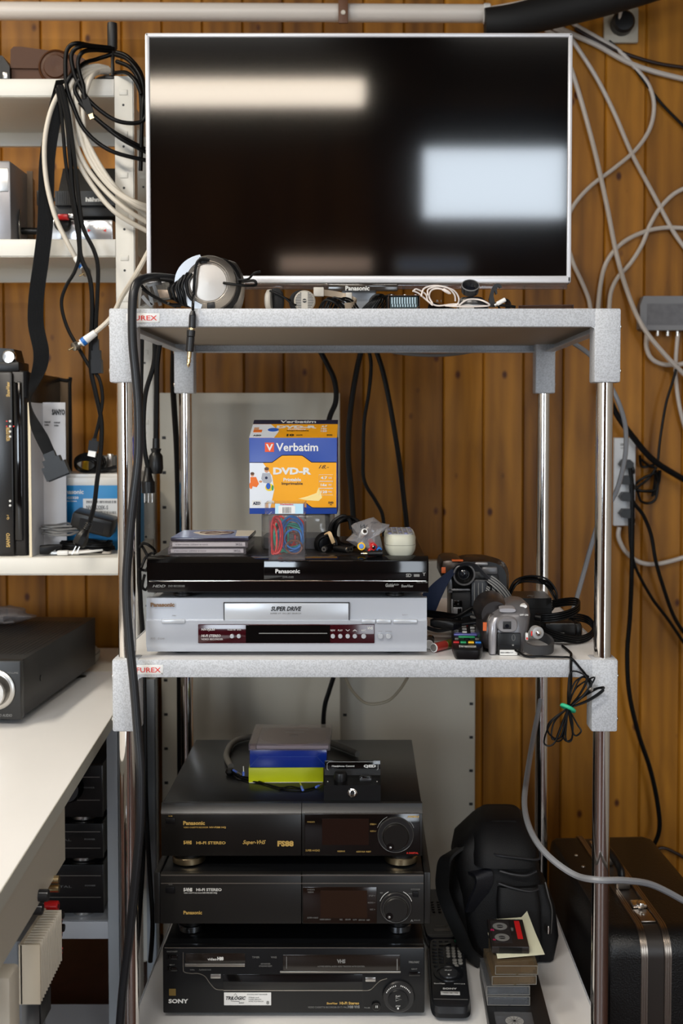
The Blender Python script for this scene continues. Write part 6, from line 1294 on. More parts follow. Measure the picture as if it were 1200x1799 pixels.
# clear case
Y = 1.74; t = thing('cd_case', 'clear disc case lying flat near the right end of the top shelf', 'disc case', (at(975, 0, Y).x, Y, ZTs), -8)
w_ = .052; b = B('shell', t, clear('smoky_clear', (225, 215, 215), .9, .06, .2, (120, 110, 112))); b.box(-w_, w_*.6, 0, .11, 0, .0012); b.box(-w_, w_*.6, 0, .11, .0078, .0088); b.box(-w_, -w_+.001, 0, .11, .0012, .0078); b.box(w_*.6-.001, w_*.6, 0, .11, .0012, .0078); b.done()
b = B('inlay', t, M('tan_inlay', (200, 178, 156), .5)); b.box(-w_+.004, w_*.6-.004, .004, .106, .0014, .0020); b.done()
b = B('sheet', None, M('tan_inlay', (200, 178, 156), .5)); a, c = at(995, 0, Y).x, at(1042, 0, Y).x; b.prism([(a+.004, Y+.01), (c, Y+.012), (c+.002, Y+.09), (a+.004, Y+.08)], ZTs+.0002, ZTs+.0045); tag(b.done(), 'flat tan booklet beside the clear case at the right end of the top shelf', 'booklet')
# ---------------------------------------------------------------- things on the top deck of the lower stack
zz = ZF+.0003
p = atz(507, 1375, ZF); Yb = p.y; x0, x1 = at(437, 1362, Yb).x, at(568, 1362, Yb).x; zt1 = at(500, 1349, Yb).z
t = thing('tape_box', 'yellow-green box at the bottom of the small pile on the top video recorder', 'box', ((x0+x1)/2, Yb, zz), 1.5)
w_ = (x1-x0)/2; b = B('carton', t, M('acid_yellow_card', (206, 214, 22), .4)); b.box(-w_, w_, 0, .105, 0, zt1-ZF, .0006); b.m(paper); b.box(-w_+.001, w_-.001, -.0006, .0004, 0, .0008); b.done()
xb0, xb1 = at(439, 1335, Yb).x, at(574, 1335, Yb).x; zt2 = at(500, 1316.5, Yb-.002).z
t = thing('tape_box', 'film-wrapped dark blue box, middle of the small pile on the top video recorder', 'box', ((xb0+xb1)/2, Yb-.002, zt1+.0012)); w_ = (xb1-xb0)/2
b = B('carton', t, M('royal_blue_card', (20, 52, 150), .22, coat=.6)); b.box(-w_, w_, 0, .105, 0, zt2-zt1-.0012, .0006); b.done()
b = B('film_seam', t, M('film_crease', (90, 120, 190), .2), 'pale creases of the clear film')
h_ = zt2-zt1
for P in (((-w_+.002, h_-.003), (-w_+.016, h_-.014), (-w_+.001, .002)), ((w_-.002, h_-.003), (w_-.018, h_-.013), (w_-.001, .002)), ((-w_+.016, h_-.014), (w_-.018, h_-.014))): b.tube([Vector((x, -.0004, z)) for x, z in P], .00025, 4, 0)
b.done()
xc0, xc1 = at(437, 1305, Yb-.01).x, at(580, 1305, Yb-.01).x; w_ = (xc1-xc0)/2; zt3 = at(500, 1307, Yb-.012).z
t = thing('cd_case', 'clear jewel case with silvery disc on top of the blue box', 'disc case', ((xc0+xc1)/2, Yb-.012, zt2+.0006)); h_ = max(.0085, zt3-zt2)
b = B('shell', t, case_edge); b.box(-w_, w_, 0, .128, 0, .0012); b.box(-w_, w_, 0, .128, h_-.001, h_); b.box(-w_, -w_+.0012, 0, .128, .0012, h_-.001); b.box(w_-.0012, w_, 0, .128, .0012, h_-.001); b.box(-w_, w_, 0, .0012, .0012, h_-.001); b.done()
b = B('tray', t, M('tray_grey', (176, 164, 166), .4)); b.box(-w_+.013, w_-.003, .004, .124, .0016, h_*.6, .001); b.m(M('tray_side', (150, 130, 122), .4)); b.box(-w_+.002, -w_+.012, .003, .126, .0016, h_*.6); b.done()
b = B('disc', t, M('disc_sheen', (190, 168, 164), .32, .6)); b.lathe([(.059, 0), (.059, .0012), (.0085, .0012), (.0085, 0)], (.004, .064, h_*.6+.0002), (0, 0, 1), 48, cap=False); b.m(ink_white); b.text('Verbatim', .005, .104, .007, h_*.6+.0018, .045, .03, plane='xy'); b.text('DVD-R', .005, .085, .007, h_*.6+.0018, .034, .04, plane='xy'); b.done()
# braided lead curving behind the pile
b = B('braided_lead', None, M('grey_braid', (92, 90, 86), .6, bump=.5, bscale=1200)); P = [atz(406, 1352, ZF), atz(398, 1332, ZF), atz(410, 1310, ZF), atz(440, 1300, ZF), atz(500, 1296, ZF), atz(560, 1305, ZF), atz(600, 1318, ZF), atz(628, 1330, ZF)]
for q in P: q.z = ZF+.0062
P[0].z = ZF+.0055; b.tube(P, .0056, 12, 8)
tag(b.done(), 'thick grey braided lead curving behind the pile on the top video recorder', 'cable')
t = thing('ferrule_lead', 'thin black wires with blue tipped ends in front of the yellow-green box', 'cable', atz(470, 1380, ZF+.0))
b = B('wires', t, black_cable, world=True)
def zf(x, y, h=.0022): q = atz(x, y, ZF+h); return q
b.tube([zf(404, 1354, .005), zf(418, 1362), zf(440, 1368), zf(470, 1378), zf(500, 1386), zf(530, 1388), zf(548, 1385), zf(556, 1381)], .0016, 7, 6); b.tube([zf(406, 1358, .004), zf(430, 1370), zf(462, 1376), zf(490, 1384), zf(512, 1382), zf(530, 1386)], .0014, 7, 6); b.tube([zf(490, 1388), zf(505, 1382), zf(520, 1384), zf(532, 1388)], .0012, 7, 6)
b.tube([zf(404, 1350, .006), zf(412, 1358, .008), zf(424, 1364, .004), zf(436, 1366)], .0016, 7, 6); b.done()
for (x0_, y0_), (x1_, y1_), h in (((410, 1353), (424, 1361), .010), ((427, 1360), (428, 1347), .012), ((532, 1388), (527, 1375), .004), ((555, 1383), (567, 1377), .004)):
    a, c = zf(x0_, y0_, h), zf(x1_, y1_, h)
    if x0_ == 427: a, c = at(428, 1363, Yb-.01), at(427.5, 1346, Yb-.008)
    b = B('ferrule', t, M('ferrule_blue', (80, 110, 200), .35), 'blue and silver wire end', True); b.cyl(a, a.lerp(c, .45), .0022, 12, bev=.0003); b.m(steel); b.cyl(a.lerp(c, .45), c, .0013, 10); b.done()
b = B('knot', t, black_cable, world=True); q = zf(404, 1356, .006); b.loft([(q.z-.005, q.x, q.y, .006, .006, 2), (q.z, q.x, q.y, .0085, .008, 2.4), (q.z+.006, q.x, q.y, .006, .006, 2)], 14); b.done()
# headphone control box
p = atz(618, 1407, ZF); Yq = p.y; x0, x1 = at(569, 1395, Yq).x, at(669, 1395, Yq).x; w_ = (x1-x0)/2
t = thing('headphone_control', 'small black headphone control box with knob, right of the small pile', 'control box', ((x0+x1)/2, Yq, zz)); h1 = at(620, 1380, Yq).z-ZF
bp = M('box_black_paint', (10, 10, 11), .38, bump=.15, bscale=700, spec=.3)
b = B('case', t, bp); h2 = h1+.020
b.prism([(.0, 0), (.0, h1), (.042, h1+.004), (.046, h2), (.062, h2+.002), (.062, 0)], -w_, w_, 'yz')
b.done()
Yl = Yq+.046; b = B('name_panel', t, black_gloss, 'black panel with white lettering'); b.box(-w_, w_, .0445, .046, h1+.006, h1+.028, .0005)
zc = h1+.0185; b.m(ink_white); b.text('Headphone Control', -.016, zc, .0038, .0442, .038, .02); b.text('QED', w_-.018, zc, .0055, .0442, .021, .05)
P = [Vector((sx*(w_-.004)-sx*dx, .0442, zc+sz*(.0075-dz_))) for sx, sz, dx, dz_ in ((-1, 1, .0, .003), (-1, 1, .003, 0), (1, 1, .003, 0), (1, 1, 0, .003), (1, -1, 0, .003), (1, -1, .003, 0), (-1, -1, .003, 0), (-1, -1, 0, .003))]; b.tube(P, .0003, 4, 0, closed=True); b.done()
b = B('volume_knob', t, black_plastic); b.lathe([(.0115, 0), (.0110, .010), (.0095, .0135), (.0001, .0138)], (-.020, .024, h1+.002), (0, -.1, 1), 28); b.done()
b = B('rocker_switch', t, M('rocker_grey', (46, 46, 48), .3)); b.box(.012, .032, .017, .032, h1+.001, h1+.0062, .001); b.m(black_gloss); b.box(.014, .030, .019, .030, h1+.006, h1+.0078, .001); b.done()
b = B('jack_socket', t, chrome); b.lathe([(.0078, 0), (.0078, .002), (.0060, .0032), (.0052, .0034), (.0036, .002), (.0030, .0012)], (0, 0, h1*.5), (0, -1, 0), 28); b.m(ink_black); b.cyl((0, -.0012, h1*.5), (0, -.0013, h1*.5), .0031, 16); b.done()
for x in (-w_+.006, w_-.006):
    b = B('screw', t, nickel); b.lathe([(.0016, 0), (.0014, .0008), (.0001, .001)], (x, .016, h1+.0014), (0, 0, 1), 12); b.done()
# ---------------------------------------------------------------- remotes on the bottom shelf
zt_ = ZB+.024; pn = atz(793, 1768, zt_); pf = atz(783, 1650, zt_); L_ = (pf-pn).length; an = math.degrees(math.atan2(-(pf.x-pn.x), pf.y-pn.y))
t = thing('remote_control', 'long black remote with grey number keys and jog ring, front right of the lower stack', 'remote control', (pn.x, pn.y, ZB+.0005), an)
w_ = .0315
b = B('case', t, M('remote_charcoal', (28, 29, 32), .36), world=False); b.loft([(0, 0, L_/2+.004, w_*.90, L_/2*.98, 8), (.008, 0, L_/2, w_*1.08, L_/2+.008, 7), (.012, 0, L_/2, w_*1.02, L_/2+.002, 7), (.0225, 0, L_/2, w_, L_/2, 8), (.024, 0, L_/2+.001, w_*.95, L_/2*.985, 8)], 44); b.done()
T0 = .0240
def rkey(x, y, w, l, m_, lab=None, rnd_=False, nm='key'):
    b = B(nm, t, m_, lab)
    if rnd_: b.cyl((x, y, T0-.0005), (x, y, T0+.0022), w/2, 14, bev=.0005)
    else: b.box(x-w/2, x+w/2, y-l/2, y+l/2, T0-.0005, T0+.0018, .0006)
    b.done()
kb = M('remote_key_black', (18, 20, 24), .35); kg = M('remote_key_grey', (150, 148, 142), .4)
s_ = L_
rkey(.019, s_*.965, .007, .006, M('remote_green_key', (20, 150, 100), .35), 'green key', True)
for j, yy in enumerate((.955, .895)):
    for x in ((-.021, -.010, .001) if j == 0 else (-.021, .019)): rkey(x, s_*yy, .007, .004, kb)
rkey(-.002, s_*.900, .022, .010, black_gloss, nm='rocker', lab='rocker key')
for r_i in range(5):
    for x in (-.022, -.011): rkey(x, s_*(.835-.052*r_i), .0085, .006, kb)
for r_i in range(4):
    for x in (.002, .012, .0225): rkey(x, s_*(.840-.043*r_i), .0072, .0062, kg, 'grey number key', True)
for x in (.0125, .0225): rkey(x, s_*.652, .0085, .009, kg, 'pale key', True)
for x in (.0125, .0225): rkey(x, s_*.608, .0085, .009, kg, 'pale key', True)
rkey(.015, s_*.565, .0075, .007, kg, 'pale key', True); rkey(-.021, s_*.56, .007, .006, kb); rkey(.024, s_*.545, .005, .006, kb); rkey(.001, s_*.61, .007, .006, kb); rkey(-.011, s_*.565, .007, .005, kb)
b = B('jog_ring', t, kb); yc = s_*.455
b.ring([[Vector((r*math.cos(a), yc+r*1.15*math.sin(a), T0+h)) for a in [2*math.pi*k/40 for k in range(40)]] for r, h in ((.0262, -.0005), (.0255, .0016), (.0205, .0016), (.0195, -.0003))], cap=False); b.m(M('remote_charcoal2', (46, 47, 50), .33)); b.loft([(T0-.0005, 0, yc, .0165, .0185, 2), (T0+.0022, 0, yc, .0155, .0175, 2)], 36)
b.m(ink_white); b.text('PLAY', 0, yc+.007, .003, T0+.0024, .012, .02, plane='xy'); b.box(-.0016, .0016, yc-.010, yc-.0065, T0+.0022, T0+.0026); b.done()
b = B('marking', t, ink_white); b.text('ShowView', -.017, s_*.305, .0042, T0+.0003, .019, .03, plane='xy'); b.text('RMT-V150 B', .017, s_*.305, .0026, T0+.0003, .018, plane='xy'); b.text('SONY', 0, s_*.235, .0055, T0+.0003, .024, .04, plane='xy'); b.box(-.016, .016, s_*.150, s_*.195, T0, T0+.0005, .0002); b.m(ink_black); b.text('VIDEO Hi8 / VHS', 0, s_*.172, .0035, T0+.0007, .026, .01, plane='xy'); b.m(mid_grey); b.box(-w_*.9, w_*.9, s_*.088, s_*.092, T0, T0+.0004); b.done()
zt_ = ZB+.022; pn = atz(778, 1648, zt_); pf = atz(775, 1562, zt_); L_ = (pf-pn).length
t = thing('remote_control', 'black remote tucked behind, next to the camera bag, mostly in shade', 'remote control', (pn.x-.002, pn.y, ZB+.0005), 1)
T0 = .022
b = B('case', t, M('remote_navy_black', (22, 25, 34), .34)); b.loft([(0, 0, L_/2, .026, L_/2*.98, 7), (.010, 0, L_/2, .030, L_/2, 7), (.020, 0, L_/2, .0295, L_/2, 7), (.022, 0, L_/2, .028, L_/2*.98, 7)], 40); b.done()
for r_i in range(5):
    for x in (-.006, .006, .017): rkey(x, L_*(.70-.05*r_i), .006, .005, kb, None, True)
b = B('marking', t, ink_grey); b.text('SONY', .004, L_*.22, .006, T0+.0003, .025, .04, plane='xy'); b.box(-.012, .020, L_*.12, L_*.17, T0, T0+.0005); b.box(-.025, .025, L_*.05, L_*.056, T0, T0+.0004); b.done()
# ---------------------------------------------------------------- camera bag
Y = 2.02
bagm = M('black_nylon', (8, 8, 10), .6, bump=.5, bscale=700, spec=.3); piping = M('bag_piping', (34, 34, 37), .4)
cx = at(875, 1600, Y+.05).x; t = thing('camera_bag', 'tall padded black camera bag on the right of the bottom shelf', 'bag', (cx, Y+.08, ZB))
def HX(px, yy=Y): return at(px, 1600, yy).x
def HZ(py, yy=Y): return at(800, py, yy).z
zb0 = ZB+.001; xl, xr = HX(822), HX(966)
b = B('body', t, bagm, world=True)
secs = []
for py, l, r, dy, ry in ((0, 838, 952, .075, .070), (1690, 826, 962, .075, .074), (1640, 818, 968, .075, .076), (1570, 806, 960, .078, .076), (1530, 800, 952, .080, .074), (1500, 806, 948, .084, .068), (1470, 838, 940, .090, .056), (1458, 856, 925, .094, .046)):
    z = zb0 if py == 0 else HZ(py, Y); a, c = HX(l), HX(r); secs.append((z, (a+c)/2, Y+dy, (c-a)/2, ry, 4.5))
b.loft(secs, 48); b.done()
b = B('lid', t, bagm, 'rounded top lid', True); b.loft([(HZ(1522), HX(890), Y+.070, HX(951)-HX(890), .082, 4.2), (HZ(1505), HX(890), Y+.072, HX(951)-HX(890), .081, 4), (HZ(1480), HX(888), Y+.080, HX(944)-HX(888), .070, 3.6), (HZ(1462), HX(888), Y+.090, HX(932)-HX(888), .052, 3.2), (HZ(1457), HX(888), Y+.092, HX(920)-HX(888), .038, 3)], 44); b.done()
b = B('lid_piping', t, piping, world=True)
P = [at(x, y, Y+.0-.002+o) for x, y, o in ((852, 1462, .05), (858, 1485, .02), (868, 1500, .0), (885, 1504, -.008), (920, 1508, -.010), (944, 1510, -.004), (949, 1500, .01), (938, 1470, .05), (925, 1460, .06))]; b.tube(P, .0022, 8, 6)
P = [at(x, y, Y-.004+o) for x, y, o in ((878, 1530, 0), (900, 1536, -.004), (925, 1538, -.004), (942, 1531, .004))]; b.tube(P, .0026, 8, 6)
P = [at(x, y, Y-.004+o) for x, y, o in ((876, 1552, 0), (900, 1560, -.004), (930, 1566, -.004), (946, 1562, .004))]; b.tube(P, .0024, 8, 6); b.done()
b = B('front_pocket', t, bagm, world=True); b.loft([(zb0+.004, HX(912), Y+.01, .036, .022, 5), (HZ(1640), HX(912), Y+.006, .040, .024, 5), (HZ(1580), HX(910), Y+.006, .039, .022, 5), (HZ(1558), HX(909), Y+.010, .036, .016, 4)], 36); b.done()
b = B('side_pocket', t, bagm, 'bulging left side pouch', True); b.loft([(HZ(1690), HX(838), Y+.075, .020, .050, 3.4), (HZ(1640), HX(826), Y+.075, .026, .056, 3.2), (HZ(1580), HX(818), Y+.075, .027, .056, 3), (HZ(1540), HX(822), Y+.078, .022, .050, 2.8), (HZ(1525), HX(830), Y+.08, .012, .034, 2.6)], 34); b.done()
b = B('pocket_flap', t, M('navy_nylon', (13, 14, 22), .5, bump=.4, bscale=500), 'flap of the side pouch', True); P = [at(832, 1528, Y+.02), at(848, 1534, Y-.004), at(850, 1552, Y-.006), at(838, 1580, Y-.001), at(830, 1600, Y+.006)]; b.strip(P, lambda f: .030+.004*math.sin(3*f), .005, 6, (1, .4, .2)); b.done()
b = B('right_pocket', t, bagm, world=True); b.loft([(zb0+.002, HX(956), Y+.04, .022, .040, 3.6), (HZ(1650), HX(962), Y+.040, .024, .044, 3.4), (HZ(1600), HX(958), Y+.045, .022, .044, 3.2), (HZ(1560), HX(950), Y+.05, .014, .036, 3)], 30); b.done()
b = B('shoulder_strap', t, M('strap_black', (10, 11, 13), .6), world=True)
b.strip([at(812, 1488, Y+.04), at(785, 1508, Y+.02), at(778, 1535, Y+.02), at(778, 1565, Y+.02), at(790, 1600, Y+.0), at(808, 1640, Y-.02), at(822, 1672, Y-.015), at(846, 1694, Y-.02)], .026, .005, 6, (.7, -.5, .4)); b.done()
b = B('edge_tape', t, M('strap_piping_light', (64, 62, 60), .5), world=True); b.tube([at(958, 1550, Y+.01), at(964, 1575, Y+.0), at(970, 1600, Y-.002), at(968, 1640, Y-.004)], .0014, 6, 6); b.tube([at(862, 1470, Y+.02), at(868, 1500, Y+.002), at(880, 1516, Y-.003)], .0012, 6, 6); b.done()
b = B('zip_pull', t, chrome, world=True); a = at(963, 1633, Y-.012); b.loft([(a.z-.007, a.x, a.y, .0030, .003, 2), (a.z, a.x, a.y, .0044, .0035, 2), (a.z+.007, a.x, a.y, .0018, .002, 2)], 14); b.done()
b = B('brand_tab', t, mid_grey, 'small grey tab', True); a = at(945, 1594, Y-.008); b.box(a.x-.003, a.x+.003, a.y-.001, a.y, a.z-.012, a.z+.006); b.done()
# ---------------------------------------------------------------- VHS sleeve and stack of clear cassettes
zv = ZB+.026
pn0, pn1, pf0, pf1 = atz(862, 1815, zv), atz(968, 1815, zv), atz(843, 1690, zv), atz(936, 1690, zv)
pc = atz(905, 1770, zv)
x0, x1 = atz(850, 1740, zv).x, atz(952, 1740, zv).x
y0, y1 = pn0.y-.02, pf0.y
t = thing('video_cassette', 'black video cassette lying flat under the pile of clear tape cases', 'cassette', ((x0+x1)/2, (y0+y1)/2, ZB+.0003), -1.5); w_ = (x1-x0)/2; l_ = (y1-y0)/2
b = B('shell', t, M('cassette_black', (24, 25, 27), .4, bump=.1)); b.box(-w_, w_, -l_, l_, 0, zv-ZB-.0005, .001); b.m(dark_grey); b.box(-w_+.014, -w_+.0148, -l_, l_, zv-ZB-.0006, zv-ZB-.0001); b.done()
q = t.location; pw = atz(905, 1790, zv)
b = B('window', t, M('reel_window_grey', (70, 70, 72), .2)); b.box(pw.x-q.x-.030, pw.x-q.x+.030, pw.y-q.y-.022, pw.y-q.y+.020, zv-ZB-.0006, zv-ZB+.0002); b.m(M('reel_hub', (150, 150, 148), .5)); b.cyl((pw.x-q.x, pw.y-q.y-.008, zv-ZB), (pw.x-q.x, pw.y-q.y-.008, zv-ZB+.0005), .0145, 32)
b.m(M('reel_spoke', (110, 110, 110), .5))
for k in range(6): a = math.pi*k/6; b.x((pw.x-q.x, pw.y-q.y-.008, 0), (0, 0, math.degrees(a))); b.box(-.0135, .0135, -.0008, .0008, zv-ZB+.0004, zv-ZB+.0007)
b.x(); b.done()
zz = zv+.0003
tape_clear = clear('tape_case_clear', (236, 238, 240), .93, .06, .10, (170, 172, 176)); tape_gold = clear('tape_case_amber', (236, 222, 196), .9, .06, .12, (180, 165, 140))
rows = [(856, 931, 1766, 1747), (855, 931, 1743, 1722), (864, 943, 1718, 1699), (870, 945, 1697, 1678)]
Yk = atz(893, 1767, zz).y; prev = zz
info = [('lowest of the small clear tape cases stacked on the black video cassette', tape_clear, M('tape_dark', (42, 48, 56), .35)), ('second lowest clear tape case, on the black video cassette pile', tape_clear, M('tape_dark', (42, 48, 56), .35)), ('amber tinted tape case, second from the top of the clear pile', tape_gold, M('tape_tan', (110, 96, 78), .4)), ('amber tinted tape case directly under the folded cream paper', tape_gold, M('tape_tan', (110, 96, 78), .4))]
for k, ((xa_, xb_, yb_, yt_), (lab, mc, mi)) in enumerate(zip(rows, info)):
    ya = Yk+.002*k; q0, q1 = at(xa_, yb_, ya).x, at(xb_, yb_, ya).x; w_ = (q1-q0)/2; h_ = .0155
    t = thing('tape_case', lab, 'tape case', ((q0+q1)/2, ya, prev+.0003), (-1, .5, 2, 0)[k], group='small clear tape cases')
    b = B('case', t, mc); D = .098; b.box(-w_, w_, 0, D, 0, .0010); b.box(-w_, w_, 0, D, h_-.001, h_); b.box(-w_, -w_+.001, 0, D, .001, h_-.001); b.box(w_-.001, w_, 0, D, .001, h_-.001); b.box(-w_, w_, 0, .001, .001, h_-.001)
    b.box(-w_+.002, w_*.2, -.0006, 0, .002, h_-.003); b.box(w_*.0-.0006, w_*.08, -.0009, 0, .0005, .0020); b.done()
    b = B('cassette', t, mi); b.box(-w_+.004, w_-.004, .003, D-.006, .0018, h_-.003, .001); b.done()
    b = B('rim', t, M('pale_case_edge', (128, 126, 120), .3), 'pale moulded edges of the case')
    for z_ in (.0003, h_-.0011): b.box(-w_, w_, -.0004, .0002, z_, z_+.0008)
    for x_ in (-w_, w_-.0009): b.box(x_, x_+.0009, -.0004, .0002, .0008, h_-.0008)
    b.done()
    b = B('hinge_pin', t, mc); b.cyl((w_-.006, -.0008, h_*.4), (w_-.006, 0, h_*.4), .0024, 14); b.done()
    prev += h_+.0006
# folded cream paper and the loose cassette
Zp = prev+.0006
t = thing('folded_paper', 'folded cream paper lying under the loose black cassette', 'paper', (atz(905, 1660, Zp+.01).x, atz(905, 1660, Zp+.01).y, Zp))
cream = M('cream_paper', (228, 228, 200), .7)
b = B('sheet', t, cream, world=True)
P = [atz(874, 1684, Zp+.002), atz(957, 1677, Zp+.003), atz(941, 1640, Zp+.012), atz(926, 1601, Zp+.016), atz(916, 1612, Zp+.010), atz(862, 1616, Zp+.006)]
b.ring([[p_+Vector((0, 0, 0)) for p_ in P], [p_+Vector((0, 0, .0006)) for p_ in P]]); b.done()
b = B('inner_fold', t, M('cream_fold', (212, 206, 178), .7), world=True)
b.prism([(Vector(atz(857, 1640, Zp)).x, atz(857, 1640, Zp).y), (atz(874, 1682, Zp).x, atz(874, 1682, Zp).y), (atz(884, 1682, Zp).x, atz(884, 1682, Zp).y), (atz(866, 1640, Zp).x, atz(866, 1640, Zp).y)], Zp, Zp+.0018); b.done()
Zc = Zp+.004; p0, p1, p2 = atz(866, 1663, Zc+.010), atz(928, 1667, Zc+.010), atz(857, 1602, Zc+.012)
w_ = .031; L_ = (p2-p0).length; an = math.degrees(math.atan2(-(p2.x-p0.x), p2.y-p0.y))*.5
cc = (p0+p1)/2
t = thing('tape_cassette', 'small black cassette with a red label strip, topmost of the tape pile', 'cassette', (cc.x, cc.y, Zc), an, rx=3)
b = B('shell', t, M('cassette_brown_black', (34, 29, 28), .35)); b.box(-w_, w_, .0, .095, 0, .012, .0012); b.m(black_plastic); b.box(-w_+.012, w_-.012, -.0006, .001, .001, .011); b.done()
b = B('label', t, M('cassette_red', (206, 32, 34), .4), 'red label strip'); b.box(w_-.016, w_-.007, .026, .088, .0121, .0124); b.done()
b = B('window', t, M('cassette_window', (48, 44, 44), .12), 'window over the two reels'); b.box(-w_+.005, .005, .012, .088, .0121, .0124); b.m(ink_grey)
for y in (.030, .068): b.lathe([(.0125, 0), (.0125, .0003), (.006, .0003), (.006, 0)], (-.011, y, .0124), (0, 0, 1), 28, cap=False); b.box(-.0205, -.0015, y-.0006, y+.0006, .0124, .0128)
b.m(M('magenta_print', (190, 30, 90), .4)); b.text('P6', -w_+.006, .055, .007, .0126, .006, .05, plane='xy'); b.text('90', -w_+.006, .022, .005, .0126, .005, .05, plane='xy'); b.m(ink_grey); b.text('HMP', .009, .058, .012, .0124, .004, .03, plane='xy'); b.done()
# ---------------------------------------------------------------- big case on the floor at the right
ang = 3.0; t = thing('equipment_case', 'black hard case with two aluminium rims standing on the floor at the right', 'case', (.50, 2.2, 0), ang)
cb_ = M('black_vinyl_case', (13, 12, 12), .38, bump=.7, bscale=330, spec=.4)
zt_ = at(1140, 1640, 1.955).z
def rounded(y0, y1, z0, z1, r, n=8):
    P = []
    for cy, cz, a0 in ((y1-r, z1-r, 0), (y0+r, z1-r, 90), (y0+r, z0+r, 180), (y1-r, z0+r, 270)):
        for k in range(n+1): a = R(a0+90*k/n); P.append((cy+r*math.cos(a), cz+r*math.sin(a)))
    return P
X0, X1 = -.085, .085; Ya, Yb_ = -.245, .255
def shell(b, xs):
    b.ring([[Vector((x, y, z)) for y, z in rounded(Ya+i, Yb_-i, .002+i, zt_-i, .045)] for x, i in xs])
b = B('left_shell', t, cb_); shell(b, [(X0-.0, .014), (X0+.004, .004), (X0+.012, 0), (-.026, 0)]); b.done()
b = B('right_shell', t, cb_); shell(b, [(.022, 0), (X1+.03, 0), (X1+.045, .004), (X1+.05, .014)]); b.done()
b = B('middle_band', t, M('case_band_brown', (40, 34, 30), .4)); shell(b, [(-.026, .002), (.022, .002)]); b.done()
alum = M('ribbed_aluminium', (160, 150, 140), .3, 1)
for x0_ in (-.028, .014):
    b = B('aluminium_rim', t, alum)
    for xa_, xb_, o in ((0, .012, .0015), (.001, .0035, .0028), (.0045, .0075, .0024), (.0085, .011, .0028)):
        o2 = .001
        b.ring([[Vector((x0_+xa_, y, z)) for y, z in rounded(Ya+o2, Yb_-o2, .002+o2, zt_-o2, .045)], [Vector((x0_+xa_, y, z)) for y, z in rounded(Ya-o, Yb_+o, .002-o*.5, zt_+o, .046)], [Vector((x0_+xb_, y, z)) for y, z in rounded(Ya-o, Yb_+o, .002-o*.5, zt_+o, .046)], [Vector((x0_+xb_, y, z)) for y, z in rounded(Ya+o2, Yb_-o2, .002+o2, zt_-o2, .045)]], cap=False)
    b.done()
b = B('handle', t, black_plastic); P = [(-.006, -.04, zt_+.010), (-.006, -.035, zt_+.030), (-.006, .015, zt_+.036), (-.006, .065, zt_+.030), (-.006, .07, zt_+.010)]; b.tube(P, .010, 12, 8, flat=.7)
b.m(alum)
for y in (-.044, .074): b.box(-.020, .008, y-.012, y+.012, zt_-.001, zt_+.020, .003)
b.done()
for y in (-.135, .165):
    b = B('latch', t, chrome); b.box(-.014, .012, y-.012, y+.012, zt_, zt_+.009, .002); b.box(-.006, .005, y-.018, y-.008, zt_+.003, zt_+.014, .002); b.done()
    b = B('latch_plate', t, alum); b.box(-.015, .012, y-.065, y-.014, zt_-.001, zt_+.0022, .001); b.m(steel); b.cyl((-.002, y-.035, zt_+.002), (-.002, y-.035, zt_+.004), .004, 14); b.done()
for y in (-.10, .06, .12):
    b = B('rivet', t, steel); b.lathe([(.004, 0), (.003, .0015), (.0001, .002)], (-.055, y, zt_), (0, 0, 1), 14); b.done()
# ---------------------------------------------------------------- wall things and cables
WYf = WY-.003
Yr = 2.60; a, c = at(-150, 12, Yr), at(852, 24, Yr); a2, c2 = at(-150, -4, Yr), at(852, 6, Yr)
t = thing('roller_blind_casing', 'white round casing running along the top of the wall', 'screen casing', (0, Yr, a.z))
b = B('tube', t, M('white_casing', (216, 208, 200), .35), world=True); d = (c-a).normalized(); b.cyl(Vector((XL+.01, Yr, a.z-.5*(d.z/d.x)*0)), c, .020, 28, bev=.001); b.done()
b = B('end_cap', t, white_pl, world=True); b.cyl(c-d*.004, c+d*.012, .0222, 28, bev=.002); b.done()
b = B('bracket', t, M('brown_bracket', (96, 56, 24), .5), 'brown hook over the casing', True); q = at(603, 20, Yr-.03); b.box(q.x-.011, q.x+.011, Yr-.034, Yr-.028, at(0, 50, Yr).z, at(0, -12, Yr).z, .002); b.m(nickel); b.cyl((q.x, Yr-.036, q.z-.004), (q.x, Yr-.033, q.z-.004), .005, 14); b.done()
b = B('black_tube', None, M('black_fabric_tube', (12, 11, 11), .7)); b.tube([at(852, 40, 2.58), at(900, 36, 2.58), at(980, 18, 2.59), at(1080, -6, 2.60), at(1180, -34, 2.61)], lambda f: .031+.006*math.sin(3*f), 20, 8); tag(b.done(), 'thick black wrapped tube in the top right corner below the ceiling', 'tube')
b = B('white_pole', None, M('white_casing', (216, 208, 200), .35)); b.tube([at(856, 20, 2.66), at(930, 6, 2.66), at(1010, -12, 2.66)], .010, 14, 4); tag(b.done(), 'short white pole passing behind the black wrapped tube', 'pole')
q = at(1090, 46, WYf)
t = thing('wall_socket', 'cream square wall socket with a round black plug, top right', 'socket', (q.x, WYf, q.z))
b = B('plate', t, M('old_cream', (176, 168, 152), .45)); b.box(-.041, .041, -.010, .002, -.042, .042, .004); b.done()
b = B('insert', t, M('socket_dark', (20, 18, 18), .4)); b.lathe([(.027, .009), (.027, .034), (.022, .040), (.0001, .041)], (0, 0, 0), (0, -1, 0), 32); b.done()
b = B('cord', t, white_cable, world=False); b.tube([(-.012, -.036, .0), (-.006, -.042, .03), (.002, -.03, .06), (.004, -.015, .09)], .004, 8, 6); b.done()
Yw = WYf-.010
def wc(name, lab, pts, r=.0050, mat=white_cable, Y=None):
    return cable(name, lab, [(x, y, (Y or Yw)+(o[0] if o else 0)) for x, y, *o in pts], r, mat)
